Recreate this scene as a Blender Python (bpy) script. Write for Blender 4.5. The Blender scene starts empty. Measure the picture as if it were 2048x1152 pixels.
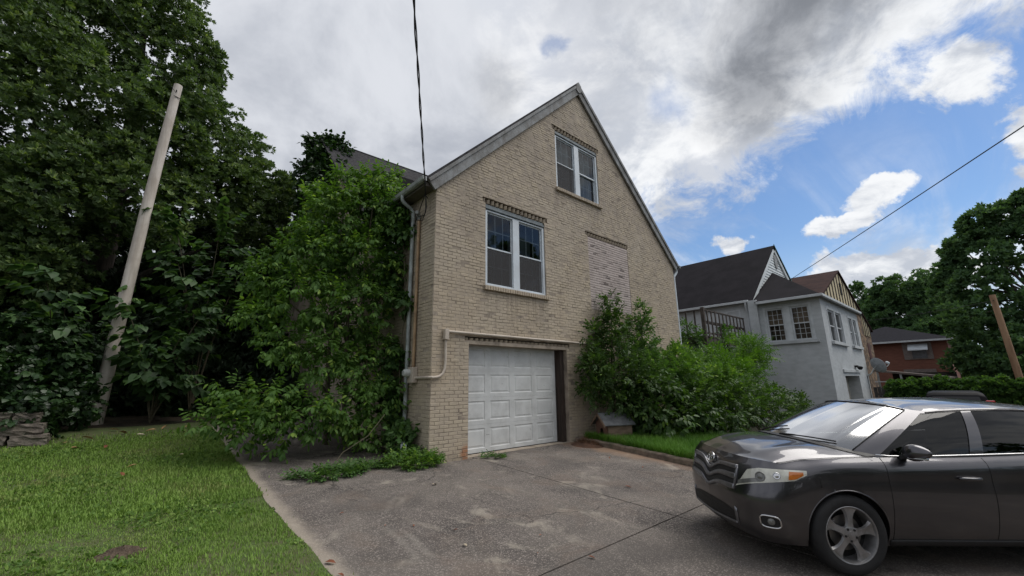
import bpy, bmesh, math, random
import numpy as np
from mathutils import Matrix, Vector
random.seed(7)
RNG = np.random.default_rng(11)
SC = bpy.context.scene
COL = SC.collection
R = math.radians

# ------------------------------------------------------------------ camera
CAM_ROT = ((0.75144, 0.13924, 0.64494), (-0.65966, 0.17807, 0.73016), (-0.01318, -0.97412, 0.22566))
cam_data = bpy.data.cameras.new('camera')
cam = bpy.data.objects.new('camera', cam_data)
COL.objects.link(cam)
m = Matrix(CAM_ROT)
rot = Matrix((m.col[0], -m.col[1], -m.col[2])).transposed()
cam.matrix_world = Matrix.Translation((0, 0, 1.45)) @ rot.to_4x4()
cam_data.sensor_width = 36.0
cam_data.lens = 829.0 / 2048.0 * 36.0
cam_data.clip_end = 3000.0
cam_data.clip_start = 0.05
SC.camera = cam

# ------------------------------------------------------------------ light and sky
SUN_DIR = Vector((0.46, -0.26, 0.85)).normalized()
sun_data = bpy.data.lights.new('sun', 'SUN')
sun_data.energy = 2.3
sun_data.angle = R(48)
sun_data.color = (1.0, 0.96, 0.9)
sun = bpy.data.objects.new('sun', sun_data)
COL.objects.link(sun)
sun.rotation_euler = SUN_DIR.to_track_quat('Z', 'Y').to_euler()
SC.view_settings.view_transform = 'Standard'
SC.view_settings.look = 'None'
SC.view_settings.gamma = 1.0
SC.view_settings.exposure = 0.25
SC.view_settings.use_curve_mapping = False
SC.cycles.max_bounces = 8
SC.cycles.transparent_max_bounces = 8
SC.cycles.use_denoising = True
SC.cycles.caustics_reflective = False
SC.cycles.caustics_refractive = False


class NT:
    """small helper that writes node trees"""
    def __init__(self, tree):
        self.t = tree
        tree.nodes.clear()

    def n(self, kind, **kw):
        nd = self.t.nodes.new(kind)
        for k, v in kw.items():
            setattr(nd, k, v)
        return nd

    def put(self, sock, v):
        if hasattr(v, 'is_output') or hasattr(v, 'links'):
            self.t.links.new(v, sock)
        elif isinstance(v, (tuple, list)) and sock.type == 'RGBA' and len(v) == 3:
            sock.default_value = (*v, 1)
        else:
            sock.default_value = v

    def math(self, op, a, b=0.0, c=0.0, clamp=False):
        nd = self.n('ShaderNodeMath', operation=op, use_clamp=clamp)
        for s, v in zip(nd.inputs, (a, b, c)):
            self.put(s, v)
        return nd.outputs[0]

    def vmath(self, op, a, b=(0, 0, 0), scale=None):
        nd = self.n('ShaderNodeVectorMath', operation=op)
        self.put(nd.inputs[0], a)
        self.put(nd.inputs[1], b)
        if scale is not None:
            self.put(nd.inputs['Scale'], scale)
        return nd.outputs['Value'] if op in ('DOT_PRODUCT', 'LENGTH', 'DISTANCE') else nd.outputs[0]

    def noise(self, vec, scale, detail=4.0, rough=0.55, dist=0.0, color=False):
        nd = self.n('ShaderNodeTexNoise')
        self.put(nd.inputs['Vector'], vec)
        self.put(nd.inputs['Scale'], scale)
        nd.inputs['Detail'].default_value = detail
        nd.inputs['Roughness'].default_value = rough
        nd.inputs['Distortion'].default_value = dist
        return nd.outputs['Color'] if color else nd.outputs[0]

    def voronoi(self, vec, scale, out='Distance', feature='F1', rand=1.0):
        nd = self.n('ShaderNodeTexVoronoi', feature=feature)
        self.put(nd.inputs['Vector'], vec)
        self.put(nd.inputs['Scale'], scale)
        nd.inputs['Randomness'].default_value = rand
        return nd.outputs[out]

    def mix(self, f, a, b, blend='MIX'):
        nd = self.n('ShaderNodeMix', data_type='RGBA', blend_type=blend)
        self.put(nd.inputs[0], f)
        self.put(nd.inputs[6], a)
        self.put(nd.inputs[7], b)
        return nd.outputs[2]

    def ramp(self, f, lo, hi, a=0.0, b=1.0):
        nd = self.n('ShaderNodeMapRange', interpolation_type='SMOOTHSTEP')
        self.put(nd.inputs[0], f)
        for i, v in zip((1, 2, 3, 4), (lo, hi, a, b)):
            nd.inputs[i].default_value = v
        return nd.outputs[0]

    def mapping(self, vec, scale=(1, 1, 1), rot=(0, 0, 0)):
        nd = self.n('ShaderNodeMapping')
        self.put(nd.inputs[0], vec)
        nd.inputs['Scale'].default_value = scale
        nd.inputs['Rotation'].default_value = rot
        return nd.outputs[0]


world = bpy.data.worlds.new('World')
SC.world = world
world.use_nodes = True
w = NT(world.node_tree)
tc = w.n('ShaderNodeTexCoord').outputs['Generated']
d = w.vmath('NORMALIZE', tc)
sky = w.n('ShaderNodeTexSky', sky_type='NISHITA')
sky.sun_disc = False
sky.sun_elevation = math.asin(SUN_DIR.z)
sky.sun_rotation = math.atan2(SUN_DIR.x, SUN_DIR.y)
sky.air_density = 1.2
sky.dust_density = 0.3
sky.ozone_density = 1.6
blue = w.mix(1.0, sky.outputs[0], (0.70, 0.815, 0.97), 'MULTIPLY')
# big cloud deck over the left and the zenith, ragged edge along a great circle
sx = w.n('ShaderNodeSeparateXYZ')
w.put(sx.inputs[0], d)
hz = w.math('ADD', w.math('ABSOLUTE', sx.outputs[2]), 0.35)
dp = w.vmath('DIVIDE', d, w.n('ShaderNodeCombineXYZ').outputs[0])
comb = dp.node.inputs[1].links[0].from_node
for i in range(3):
    w.put(comb.inputs[i], hz)
wn = w.noise(d, 5.0, 3.0, 0.5, 0.0, True)
warp = w.vmath('SCALE', w.vmath('SUBTRACT', wn, (0.5, 0.5, 0.5)), scale=0.10)
wn2 = w.noise(d, 17.0, 5.0, 0.6, 0.0, True)
warp2 = w.vmath('SCALE', w.vmath('SUBTRACT', wn2, (0.5, 0.5, 0.5)), scale=0.075)
dw = w.vmath('ADD', d, w.vmath('ADD', warp, warp2))
n_big = w.noise(dp, 2.2, 9.0, 0.6, 0.25)
n_fine = w.noise(dp, 7.0, 10.0, 0.66, 0.3)
n_edge = w.noise(d, 9.0, 10.0, 0.7, 0.5)
nz = w.math('SUBTRACT', w.math('ADD', w.math('MULTIPLY', n_big, 0.6), w.math('MULTIPLY', n_edge, 0.6)), 0.6)
edge = w.vmath('DOT_PRODUCT', dw, (-0.492, 0.093, 0.866))
deck = w.math('ADD', w.math('MULTIPLY', w.math('ADD', edge, 0.075), 3.4), w.math('MULTIPLY', nz, 1.7))
blue = w.mix(w.math('MULTIPLY', w.ramp(sx.outputs[2], 0.30, 0.0), 0.85), blue, (5.2, 6.1, 7.2))


def puff(dirv, r, flat=1.0, gain=0.95, nfac=2.3):
    v = w.vmath('SUBTRACT', dw, dirv)
    v = w.vmath('MULTIPLY', v, (1, 1, flat))
    dist = w.vmath('LENGTH', v)
    q = w.math('SUBTRACT', 1.0, w.math('DIVIDE', dist, r))
    return w.math('ADD', w.math('MULTIPLY', q, gain), w.math('MULTIPLY', nz, nfac))


dens = deck
for a in (((0.902, 0.308, 0.303), 0.040, 1.6), ((0.955, 0.125, 0.280), 0.055, 2.4), ((0.946, 0.075, 0.312), 0.055, 2.0), ((0.928, -0.105, 0.355), 0.065, 1.2),
          ((0.945, -0.12, 0.30), 0.07, 2.6), ((0.969, 0.143, 0.190), 0.075, 2.2), ((0.979, 0.060, 0.180), 0.09, 2.2), ((0.97, 0.10, 0.15), 0.12, 2.0),
          ((0.885, -0.06, 0.46), 0.07, 0.9), ((0.975, 0.2, 0.13), 0.12, 1.8), ((0.96, -0.22, 0.2), 0.2, 2.2)):
    dens = w.math('MAXIMUM', dens, puff(*a))
cover = w.ramp(dens, -0.04, 0.30)
veil = w.math('MULTIPLY', w.ramp(w.noise(w.mapping(dp, (1.0, 2.4, 1.0)), 1.8, 7.0, 0.62, 0.5), 0.40, 0.70), 0.8)
low = w.ramp(sx.outputs[2], 0.50, 0.14)
veil = w.math('MULTIPLY', veil, low)
cover = w.math('MAXIMUM', cover, veil)


def blob(dirv, r):
    dist = w.vmath('DISTANCE', dw, dirv)
    return w.ramp(w.math('ADD', dist, w.math('MULTIPLY', nz, -0.8 * r)), r, r * 0.1)


# light and dark of the cloud bodies: bright rims where thin, grey where deep
deep = w.ramp(w.math('ADD', deck, w.math('MULTIPLY', w.math('SUBTRACT', n_fine, 0.5), -1.4)), 0.35, 1.5)
lump = w.ramp(w.math('ADD', w.math('MULTIPLY', w.noise(dp, 3.6, 9.0, 0.62, 0.5), 0.6), w.math('MULTIPLY', w.noise(dp, 9.0, 9.0, 0.62, 0.6), 0.4)), 0.41, 0.59)
white = w.mix(lump, (4.6, 4.95, 5.6), (7.9, 8.05, 8.25))
grey = w.mix(w.ramp(n_big, 0.36, 0.62), (4.2, 4.4, 4.85), (6.8, 6.95, 7.3))
cl = w.mix(w.math('MULTIPLY', deep, 0.85), white, grey)
lef = w.ramp(w.math('ADD', w.vmath('DOT_PRODUCT', dw, (-0.80, 0.59, 0.05)), w.math('MULTIPLY', nz, 0.25)), -0.22, 0.10)
left_grey = w.mix(w.ramp(w.noise(dp, 2.0, 7.0, 0.6, 0.4), 0.36, 0.64), (3.7, 3.95, 4.5), (6.2, 6.4, 6.85))
cl = w.mix(w.math('MULTIPLY', lef, 0.95), cl, left_grey)
brt = w.math('MAXIMUM', w.math('MAXIMUM', blob((0.56, 0.53, 0.635), 0.20), blob((0.45, 0.50, 0.74), 0.12)), blob((0.83, 0.29, 0.47), 0.20))
cl = w.mix(w.math('MULTIPLY', brt, 0.75), cl, w.mix(lump, (5.8, 6.05, 6.6), (8.4, 8.45, 8.55)))
dk = w.math('MAXIMUM', w.math('MAXIMUM', blob((0.80, 0.19, 0.57), 0.17), blob((0.77, 0.10, 0.63), 0.19)), w.math('MULTIPLY', blob((0.50, 0.60, 0.62), 0.10), 0.45))
cl = w.mix(w.math('MULTIPLY', dk, 0.93), cl, w.mix(lump, (1.75, 1.87, 2.1), (3.0, 3.15, 3.45)))
hole = w.math('MAXIMUM', blob((0.742, 0.35, 0.572), 0.055), blob((0.553, 0.481, 0.68), 0.03))
cover = w.math('MULTIPLY', cover, w.math('SUBTRACT', 1.0, w.math('MULTIPLY', hole, 0.55)))
bg = w.n('ShaderNodeBackground')
w.put(bg.inputs[0], w.mix(cover, blue, cl))
bg.inputs[1].default_value = 0.1
wo = w.n('ShaderNodeOutputWorld')
w.t.links.new(bg.outputs[0], wo.inputs[0])
world.cycles.sampling_method = 'MANUAL'
world.cycles.sample_map_resolution = 512
CARX, CARY, CARTH, CARS, CARZ = 4.96, 2.35, 140.4, 0.92, 0.0

# ------------------------------------------------------------------ materials
MATS = {}


def mat(name, col, rough=0.8, col2=None, scale=6.0, var=0.5, bump=0.0, bscale=60.0, metallic=0.0, spec=0.4, coat=0.0,
        detail=5.0, grime=None, gscale=1.3, gamt=0.5, stretch=(1, 1, 1), extra=None):
    """principled material with noise colour variation in world position"""
    if name in MATS:
        return MATS[name]
    mt = bpy.data.materials.new(name)
    mt.use_nodes = True
    t = NT(mt.node_tree)
    pos = t.n('ShaderNodeNewGeometry').outputs['Position']
    if stretch != (1, 1, 1):
        posn = t.mapping(pos, stretch)
    else:
        posn = pos
    c = tuple(col)
    c2 = tuple(col2) if col2 else tuple(v * 0.72 for v in col)
    nz = t.noise(posn, scale, detail, 0.6)
    colr = t.mix(t.math('MULTIPLY', t.ramp(nz, 0.35, 0.68), var * 2 if var < 0.5 else 1.0), c, c2)
    if grime:
        g = t.ramp(t.noise(pos, gscale, 7.0, 0.65, 0.3), 0.42, 0.72)
        colr = t.mix(t.math('MULTIPLY', g, gamt), colr, grime)
    if extra:
        colr = extra(t, pos, colr)
    b = t.n('ShaderNodeBsdfPrincipled')
    t.put(b.inputs['Base Color'], colr)
    b.inputs['Roughness'].default_value = rough
    b.inputs['Metallic'].default_value = metallic
    b.inputs['Specular IOR Level'].default_value = spec
    b.inputs['Coat Weight'].default_value = coat
    b.inputs['Coat Roughness'].default_value = 0.03
    if bump:
        bp = t.n('ShaderNodeBump')
        bp.inputs['Strength'].default_value = 1.0
        bp.inputs['Distance'].default_value = bump
        t.put(bp.inputs['Height'], t.noise(posn, bscale, 4.0, 0.6))
        t.t.links.new(bp.outputs[0], b.inputs['Normal'])
    o = t.n('ShaderNodeOutputMaterial')
    t.t.links.new(b.outputs[0], o.inputs[0])
    MATS[name] = mt
    return mt


def leaf_mat(name, dark, light, tip=None, rough=0.45, trans=0.3, spec=0.4):
    if name in MATS:
        return MATS[name]
    mt = bpy.data.materials.new(name)
    mt.use_nodes = True
    t = NT(mt.node_tree)
    at = t.n('ShaderNodeAttribute', attribute_name='rnd').outputs['Fac']
    pos = t.n('ShaderNodeNewGeometry').outputs['Position']
    f = t.math('ADD', t.math('MULTIPLY', at, 0.65), t.math('MULTIPLY', t.math('SUBTRACT', t.noise(pos, 0.9, 3.0), 0.3), 0.7), clamp=True)
    c = t.mix(f, dark, light)
    if tip:
        c = t.mix(t.ramp(at, 0.70, 1.0), c, tip)
    b = t.n('ShaderNodeBsdfPrincipled')
    t.put(b.inputs['Base Color'], c)
    b.inputs['Roughness'].default_value = rough
    b.inputs['Specular IOR Level'].default_value = spec
    tr = t.n('ShaderNodeBsdfTranslucent')
    t.put(tr.inputs[0], t.mix(1.0, c, (1.15, 1.25, 0.5), 'MULTIPLY'))
    mx = t.n('ShaderNodeMixShader')
    mx.inputs[0].default_value = trans
    t.t.links.new(b.outputs[0], mx.inputs[1])
    t.t.links.new(tr.outputs[0], mx.inputs[2])
    o = t.n('ShaderNodeOutputMaterial')
    t.t.links.new(mx.outputs[0], o.inputs[0])
    MATS[name] = mt
    return mt


# ------------------------------------------------------------------ objects
def tag(o, label=None, cat=None, group=None, kind=None):
    for k, v in (('label', label), ('category', cat), ('group', group), ('kind', kind)):
        if v:
            o[k] = v
    return o


def thing(name, loc, label, cat, group=None, rz=0.0):
    o = bpy.data.objects.new(name, None)
    o.empty_display_size = 0.2
    COL.objects.link(o)
    o.location = loc
    o.rotation_euler = (0, 0, rz)
    tag(o, label, cat, group)
    return o


def attach(o, parent):
    """children are written in world coordinates; keep them there"""
    if parent is None:
        return
    o.parent = parent
    # world matrix of the parent chain (only translations and z rotations are used)
    chain = []
    p = parent
    while p is not None:
        chain.append(p.matrix_parent_inverse @ Matrix.LocRotScale(p.location, p.rotation_euler, p.scale))
        p = p.parent
    Wm = Matrix.Identity(4)
    for c in reversed(chain):
        Wm = Wm @ c
    o.matrix_parent_inverse = Wm.inverted()


def link_mesh(name, me, mt, parent=None, local=False, smooth=False):
    o = bpy.data.objects.new(name, me)
    COL.objects.link(o)
    if mt is not None and not me.materials:
        me.materials.append(mt)
    if smooth:
        me.shade_smooth()
    if parent is not None:
        if local:
            o.parent = parent
        else:
            attach(o, parent)
    return o


def mesh(name, verts, faces, mt, parent=None, smooth=False, local=False):
    me = bpy.data.meshes.new(name)
    me.from_pydata([tuple(v) for v in verts], [], faces)
    me.update()
    return link_mesh(name, me, mt, parent, local, smooth)


class MB:
    """collects shapes; build() links them as one mesh object"""
    def __init__(self):
        self.v, self.f = [], []

    def add(self, vs, fs):
        k = len(self.v)
        self.v += [tuple(p) for p in vs]
        self.f += [tuple(i + k for i in q) for q in fs]
        return self

    def box(self, x0, x1, y0, y1, z0, z1):
        vs = [(x, y, z) for z in (z0, z1) for y in (y0, y1) for x in (x0, x1)]
        return self.add(vs, [(0, 2, 3, 1), (4, 5, 7, 6), (0, 1, 5, 4), (2, 6, 7, 3), (0, 4, 6, 2), (1, 3, 7, 5)])

    def prism(self, poly, axis, a, b):
        """extrude a 2D polygon along an axis ('x': poly is (y,z); 'y': (x,z); 'z': (x,y))"""
        n = len(poly)
        mk = {'x': lambda p, t: (t, p[0], p[1]), 'y': lambda p, t: (p[0], t, p[1]), 'z': lambda p, t: (p[0], p[1], t)}[axis]
        vs = [mk(p, a) for p in poly] + [mk(p, b) for p in poly]
        fs = [tuple(range(n)), tuple(range(2 * n - 1, n - 1, -1))] + [(i, i + n, (i + 1) % n + n, (i + 1) % n) for i in range(n)]
        return self.add(vs, fs)

    def bar(self, p, q, wx, wy, up=(0, 0, 1)):
        """rectangular bar from p to q"""
        p, q = Vector(p), Vector(q)
        dz = (q - p).normalized()
        u = Vector(up)
        if abs(dz.dot(u)) > 0.98:
            u = Vector((1, 0, 0))
        sx = dz.cross(u).normalized() * wx / 2
        sy = sx.cross(dz).normalized() * wy / 2
        vs = [c + a * sx + b * sy for c in (p, q) for a, b in ((-1, -1), (1, -1), (1, 1), (-1, 1))]
        return self.add(vs, [(3, 2, 1, 0), (4, 5, 6, 7)] + [(i, (i + 1) % 4, (i + 1) % 4 + 4, i + 4) for i in range(4)])

    def tube(self, pts, r, n=10, cap=True):
        """round tube through points; r a number or one per point"""
        pts = [Vector(p) for p in pts]
        rs = r if isinstance(r, (list, tuple)) else [r] * len(pts)
        k0 = len(self.v)
        prev = None
        for i, p in enumerate(pts):
            a = pts[max(i - 1, 0)]
            b = pts[min(i + 1, len(pts) - 1)]
            t = (b - a).normalized()
            if prev is None:
                u = Vector((0, 0, 1)) if abs(t.z) < 0.9 else Vector((1, 0, 0))
                s = t.cross(u).normalized()
            else:
                s = (prev - t * prev.dot(t)).normalized()
            prev = s
            q = t.cross(s)
            for j in range(n):
                an = 2 * math.pi * j / n
                self.v.append(tuple(p + (s * math.cos(an) + q * math.sin(an)) * rs[i]))
        for i in range(len(pts) - 1):
            for j in range(n):
                a = k0 + i * n + j
                b = k0 + i * n + (j + 1) % n
                self.f.append((a, b, b + n, a + n))
        if cap:
            self.f.append(tuple(k0 + j for j in range(n))[::-1])
            e = k0 + (len(pts) - 1) * n
            self.f.append(tuple(e + j for j in range(n)))
        return self

    def lathe(self, prof, centre, axis=(0, 0, 1), n=24, cap=True):
        """profile [(radius, height)] turned about an axis"""
        ax = Vector(axis).normalized()
        u = Vector((0, 0, 1)) if abs(ax.z) < 0.9 else Vector((1, 0, 0))
        s = ax.cross(u).normalized()
        q = ax.cross(s)
        c = Vector(centre)
        k0 = len(self.v)
        for rr, h in prof:
            for j in range(n):
                an = 2 * math.pi * j / n
                self.v.append(tuple(c + ax * h + (s * math.cos(an) + q * math.sin(an)) * rr))
        for i in range(len(prof) - 1):
            for j in range(n):
                a = k0 + i * n + j
                b = k0 + i * n + (j + 1) % n
                self.f.append((a, b, b + n, a + n))
        if cap:
            self.f.append(tuple(k0 + j for j in range(n))[::-1])
            e = k0 + (len(prof) - 1) * n
            self.f.append(tuple(e + j for j in range(n)))
        return self

    def build(self, name, mt, parent=None, smooth=False, bevel=0.0, local=False, seg=2):
        me = bpy.data.meshes.new(name)
        me.from_pydata(self.v, [], self.f)
        bm = bmesh.new()
        bm.from_mesh(me)
        bmesh.ops.recalc_face_normals(bm, faces=bm.faces[:])
        if bevel:
            ed = [e for e in bm.edges if len(e.link_faces) == 2 and e.calc_face_angle(0) > 0.5]
            bmesh.ops.bevel(bm, geom=ed, offset=bevel, segments=seg, affect='EDGES', profile=0.6)
        bm.to_mesh(me)
        bm.free()
        me.update()
        o = link_mesh(name, me, mt, parent, local)
        if smooth:
            me.shade_smooth()
            me.set_sharp_from_angle(angle=R(40))
        return o


def sp(t, k):
    return k * np.log1p(np.exp(np.clip(t / k, -50, 50)))


def sst(a, b, x):
    t = np.clip((x - a) / (b - a), 0, 1)
    return t * t * (3 - 2 * t)


YW = 7.39


def ground(x, y):
    """height of the ground: the drive climbs to the garage, the lawn bank rises behind, the plot falls to the east"""
    z = -0.048 * sp(YW - y, 0.3)
    z = z + 0.09 * sp(y - 7.0, 0.6) * (1 - sst(3.6, 5.0, x))
    z = z - 0.55 * sst(11, 19, x)
    return z


def gz(x, y):
    return float(ground(np.float64(x), np.float64(y)))


# ------------------------------------------------------------------ foliage
def rot_from(fwd, roll):
    """n x 3 x 3 frames: local x along fwd, z up-ish, rolled"""
    f = fwd / (np.linalg.norm(fwd, axis=1, keepdims=True) + 1e-9)
    up = np.tile(np.array([0.0, 0.0, 1.0]), (len(f), 1))
    bad = np.abs(f[:, 2]) > 0.97
    up[bad] = (1, 0, 0)
    s = np.cross(up, f)
    s /= np.linalg.norm(s, axis=1, keepdims=True)
    t = np.cross(f, s)
    c, sn = np.cos(roll)[:, None], np.sin(roll)[:, None]
    s2 = s * c + t * sn
    t2 = -s * sn + t * c
    return np.stack([f, s2, t2], 2)


def leaf_template(L, wd, fold=0.18, droop=0.15, base=0.0, heart=False):
    """one leaf along +x: 2 rows of quads folded on the midrib"""
    if heart:
        xs = [0.0, 0.12, 0.45, 1.0]
        ws = [0.30, 0.5, 0.42, 0.0]
    else:
        xs = [0.0, 0.3, 0.65, 1.0]
        ws = [0.02, 0.42, 0.40, 0.0]
    v, f = [], []
    for x, q in zip(xs, ws):
        z = -droop * L * x * x
        v += [(base + x * L, 0, z), (base + x * L - (0.06 * L if heart and x == 0 else 0), q * wd, z + fold * q * wd), (base + x * L - (0.06 * L if heart and x == 0 else 0), -q * wd, z + fold * q * wd)]
    for i in range(3):
        a, b = 3 * i, 3 * i + 3
        if i == 2:
            f += [(a, b, a + 1), (a, a + 2, b)]
        else:
            f += [(a, b, b + 1, a + 1), (a, a + 2, b + 2, b)]
    return np.array(v, float), f


def cluster_template(leaves):
    """leaves: list of (template, 3x3 rotation, offset)"""
    V, F, ids = [], [], []
    for k, ((v, f), M, o) in enumerate(leaves):
        b = sum(len(q) for q in V)
        V.append(v @ np.array(M).T + np.array(o))
        F += [tuple(i + b for i in q) for q in f]
        ids += [k] * len(f)
    return np.concatenate(V), F, np.array(ids)


def scatter(name, tpl, pos, frames, scale, mt, parent=None, rng=None, tint=None):
    """one mesh holding a copy of the template at each position"""
    rng = rng or RNG
    V, F, ids = tpl
    n, k = len(pos), len(V)
    if n == 0:
        return None
    P = np.einsum('nij,kj->nki', frames, V) * scale[:, None, None] + pos[:, None, :]
    verts = P.reshape(-1, 3)
    lens = np.array([len(q) for q in F])
    flat = np.concatenate([np.array(q) for q in F])
    loops = (flat[None, :] + (np.arange(n) * k)[:, None]).ravel()
    tot = np.tile(lens, n)
    me = bpy.data.meshes.new(name)
    me.vertices.add(len(verts))
    me.vertices.foreach_set('co', verts.astype(np.float32).ravel())
    me.loops.add(len(loops))
    me.loops.foreach_set('vertex_index', loops.astype(np.int32))
    me.polygons.add(len(tot))
    me.polygons.foreach_set('loop_start', np.concatenate([[0], np.cumsum(tot)[:-1]]).astype(np.int32))
    me.update(calc_edges=True)
    nl = ids.max() + 1
    r = rng.random((n, nl))
    if tint is not None:
        r = np.clip(r * 0.6 + tint[:, None] * 0.4, 0, 1)
    a = me.attributes.new('rnd', 'FLOAT', 'FACE')
    a.data.foreach_set('value', r[:, ids].ravel().astype(np.float32))
    return link_mesh(name, me, mt, parent)


def lobes_points(lobes, per_area, rng, shell=0.55, squash=1.0, under=0.6, clump=0.30, fill=0.22, flat=0.7):
    """leaf positions gathered in clumps on the surface of the lobes (light tops, gaps between), plus a sparse dark filling"""
    Ps, Ns = [], []
    L = np.array([q[:4] for q in lobes])

    def inside(p, i, k=0.6):
        bad = np.zeros(len(p), bool)
        for j, (a, b, c, q) in enumerate(L):
            if j != i:
                bad |= np.linalg.norm((p - np.array([a, b, c])), axis=1) < q * k
        return bad
    for i, (x, y, z, r) in enumerate(L):
        area = 4 * math.pi * r * r
        n_tot = per_area * area
        rc = max(0.13, clump * r)
        m_ = max(4, int(area / (rc * rc * 2.6)))
        cv = rng.normal(size=(m_, 3))
        cv /= np.linalg.norm(cv, axis=1, keepdims=True)
        cr = r * rng.uniform(0.62, 1.05, m_)
        cc = np.array([x, y, z]) + cv * cr[:, None]
        ok = ~inside(cc, i) & ~((cv[:, 2] < -0.45) & (rng.random(m_) > under))
        cc, cv = cc[ok], cv[ok]
        per = int(n_tot * (1 - fill) / m_) + 1
        for c, v0 in zip(cc, cv):
            k = max(3, int(per * rng.uniform(0.5, 1.5)))
            rr = rc * rng.uniform(0.7, 1.35)
            v = rng.normal(size=(k, 3)) + v0 * 0.7 + np.array([0, 0, 0.35])
            v /= np.linalg.norm(v, axis=1, keepdims=True)
            p = c + v * (rr * rng.uniform(0.45, 1.0, k))[:, None] * np.array([1, 1, flat])
            Ps.append(p)
            Ns.append(v * 0.75 + v0 * 0.4)
        k = int(n_tot * fill)
        v = rng.normal(size=(k, 3))
        v /= np.linalg.norm(v, axis=1, keepdims=True)
        p = np.array([x, y, z]) + v * (r * rng.uniform(0.35, 0.8, k))[:, None]
        ok = ~inside(p, i, 0.4)
        Ps.append(p[ok])
        Ns.append(v[ok])
    return np.concatenate(Ps), np.concatenate(Ns)


def branches(mb, base, targets, r0, rng, trunk_top=None, n=7):
    """limbs from a trunk point out to targets"""
    b = Vector(base)
    for t in targets:
        t = Vector(t)
        mid = b.lerp(t, 0.5) + Vector((rng.normal() * 0.12, rng.normal() * 0.12, 0.25)) * (t - b).length * 0.3
        pts = []
        for k in range(7):
            s = k / 6
            pts.append(b * (1 - s) ** 2 + mid * 2 * s * (1 - s) + t * s * s)
        L = (t - b).length
        mb.tube(pts, [r0 * (1 - 0.85 * k / 6) for k in range(7)], n)

# ------------------------------------------------------------------ ground, drive, lawn
def axis_coords(fine0, fine1, step, far0, far1):
    a = list(np.arange(fine0, fine1 + 1e-6, step))
    s, x = step, fine1
    while x < far1:
        s *= 1.5
        x = min(x + s, far1)
        a.append(x)
    s, x = step, fine0
    while x > far0:
        s *= 1.5
        x = max(x - s, far0)
        a.insert(0, x)
    return np.array(a)


def sheet(name, xs, ys, zfun, mt, parent=None, smooth=True):
    X, Y = np.meshgrid(xs, ys)
    Z = zfun(X, Y)
    v = np.stack([X, Y, Z], 2).reshape(-1, 3)
    nx, ny = len(xs), len(ys)
    f = [(j * nx + i, j * nx + i + 1, (j + 1) * nx + i + 1, (j + 1) * nx + i) for j in range(ny - 1) for i in range(nx - 1)]
    return mesh(name, v, f, mt, parent, smooth)


soil = mat('leaf_littered_soil', (0.05, 0.036, 0.024), 0.95, (0.02, 0.016, 0.011), 3.0, bump=0.02, bscale=25, grime=(0.03, 0.04, 0.016), gscale=0.6, gamt=0.7)
g = sheet('ground', axis_coords(-8, 24, 0.5, -500, 900), axis_coords(-8, 22, 0.5, -500, 700), lambda X, Y: ground(X, Y) - 0.04, soil)
tag(g, kind='structure')


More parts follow.
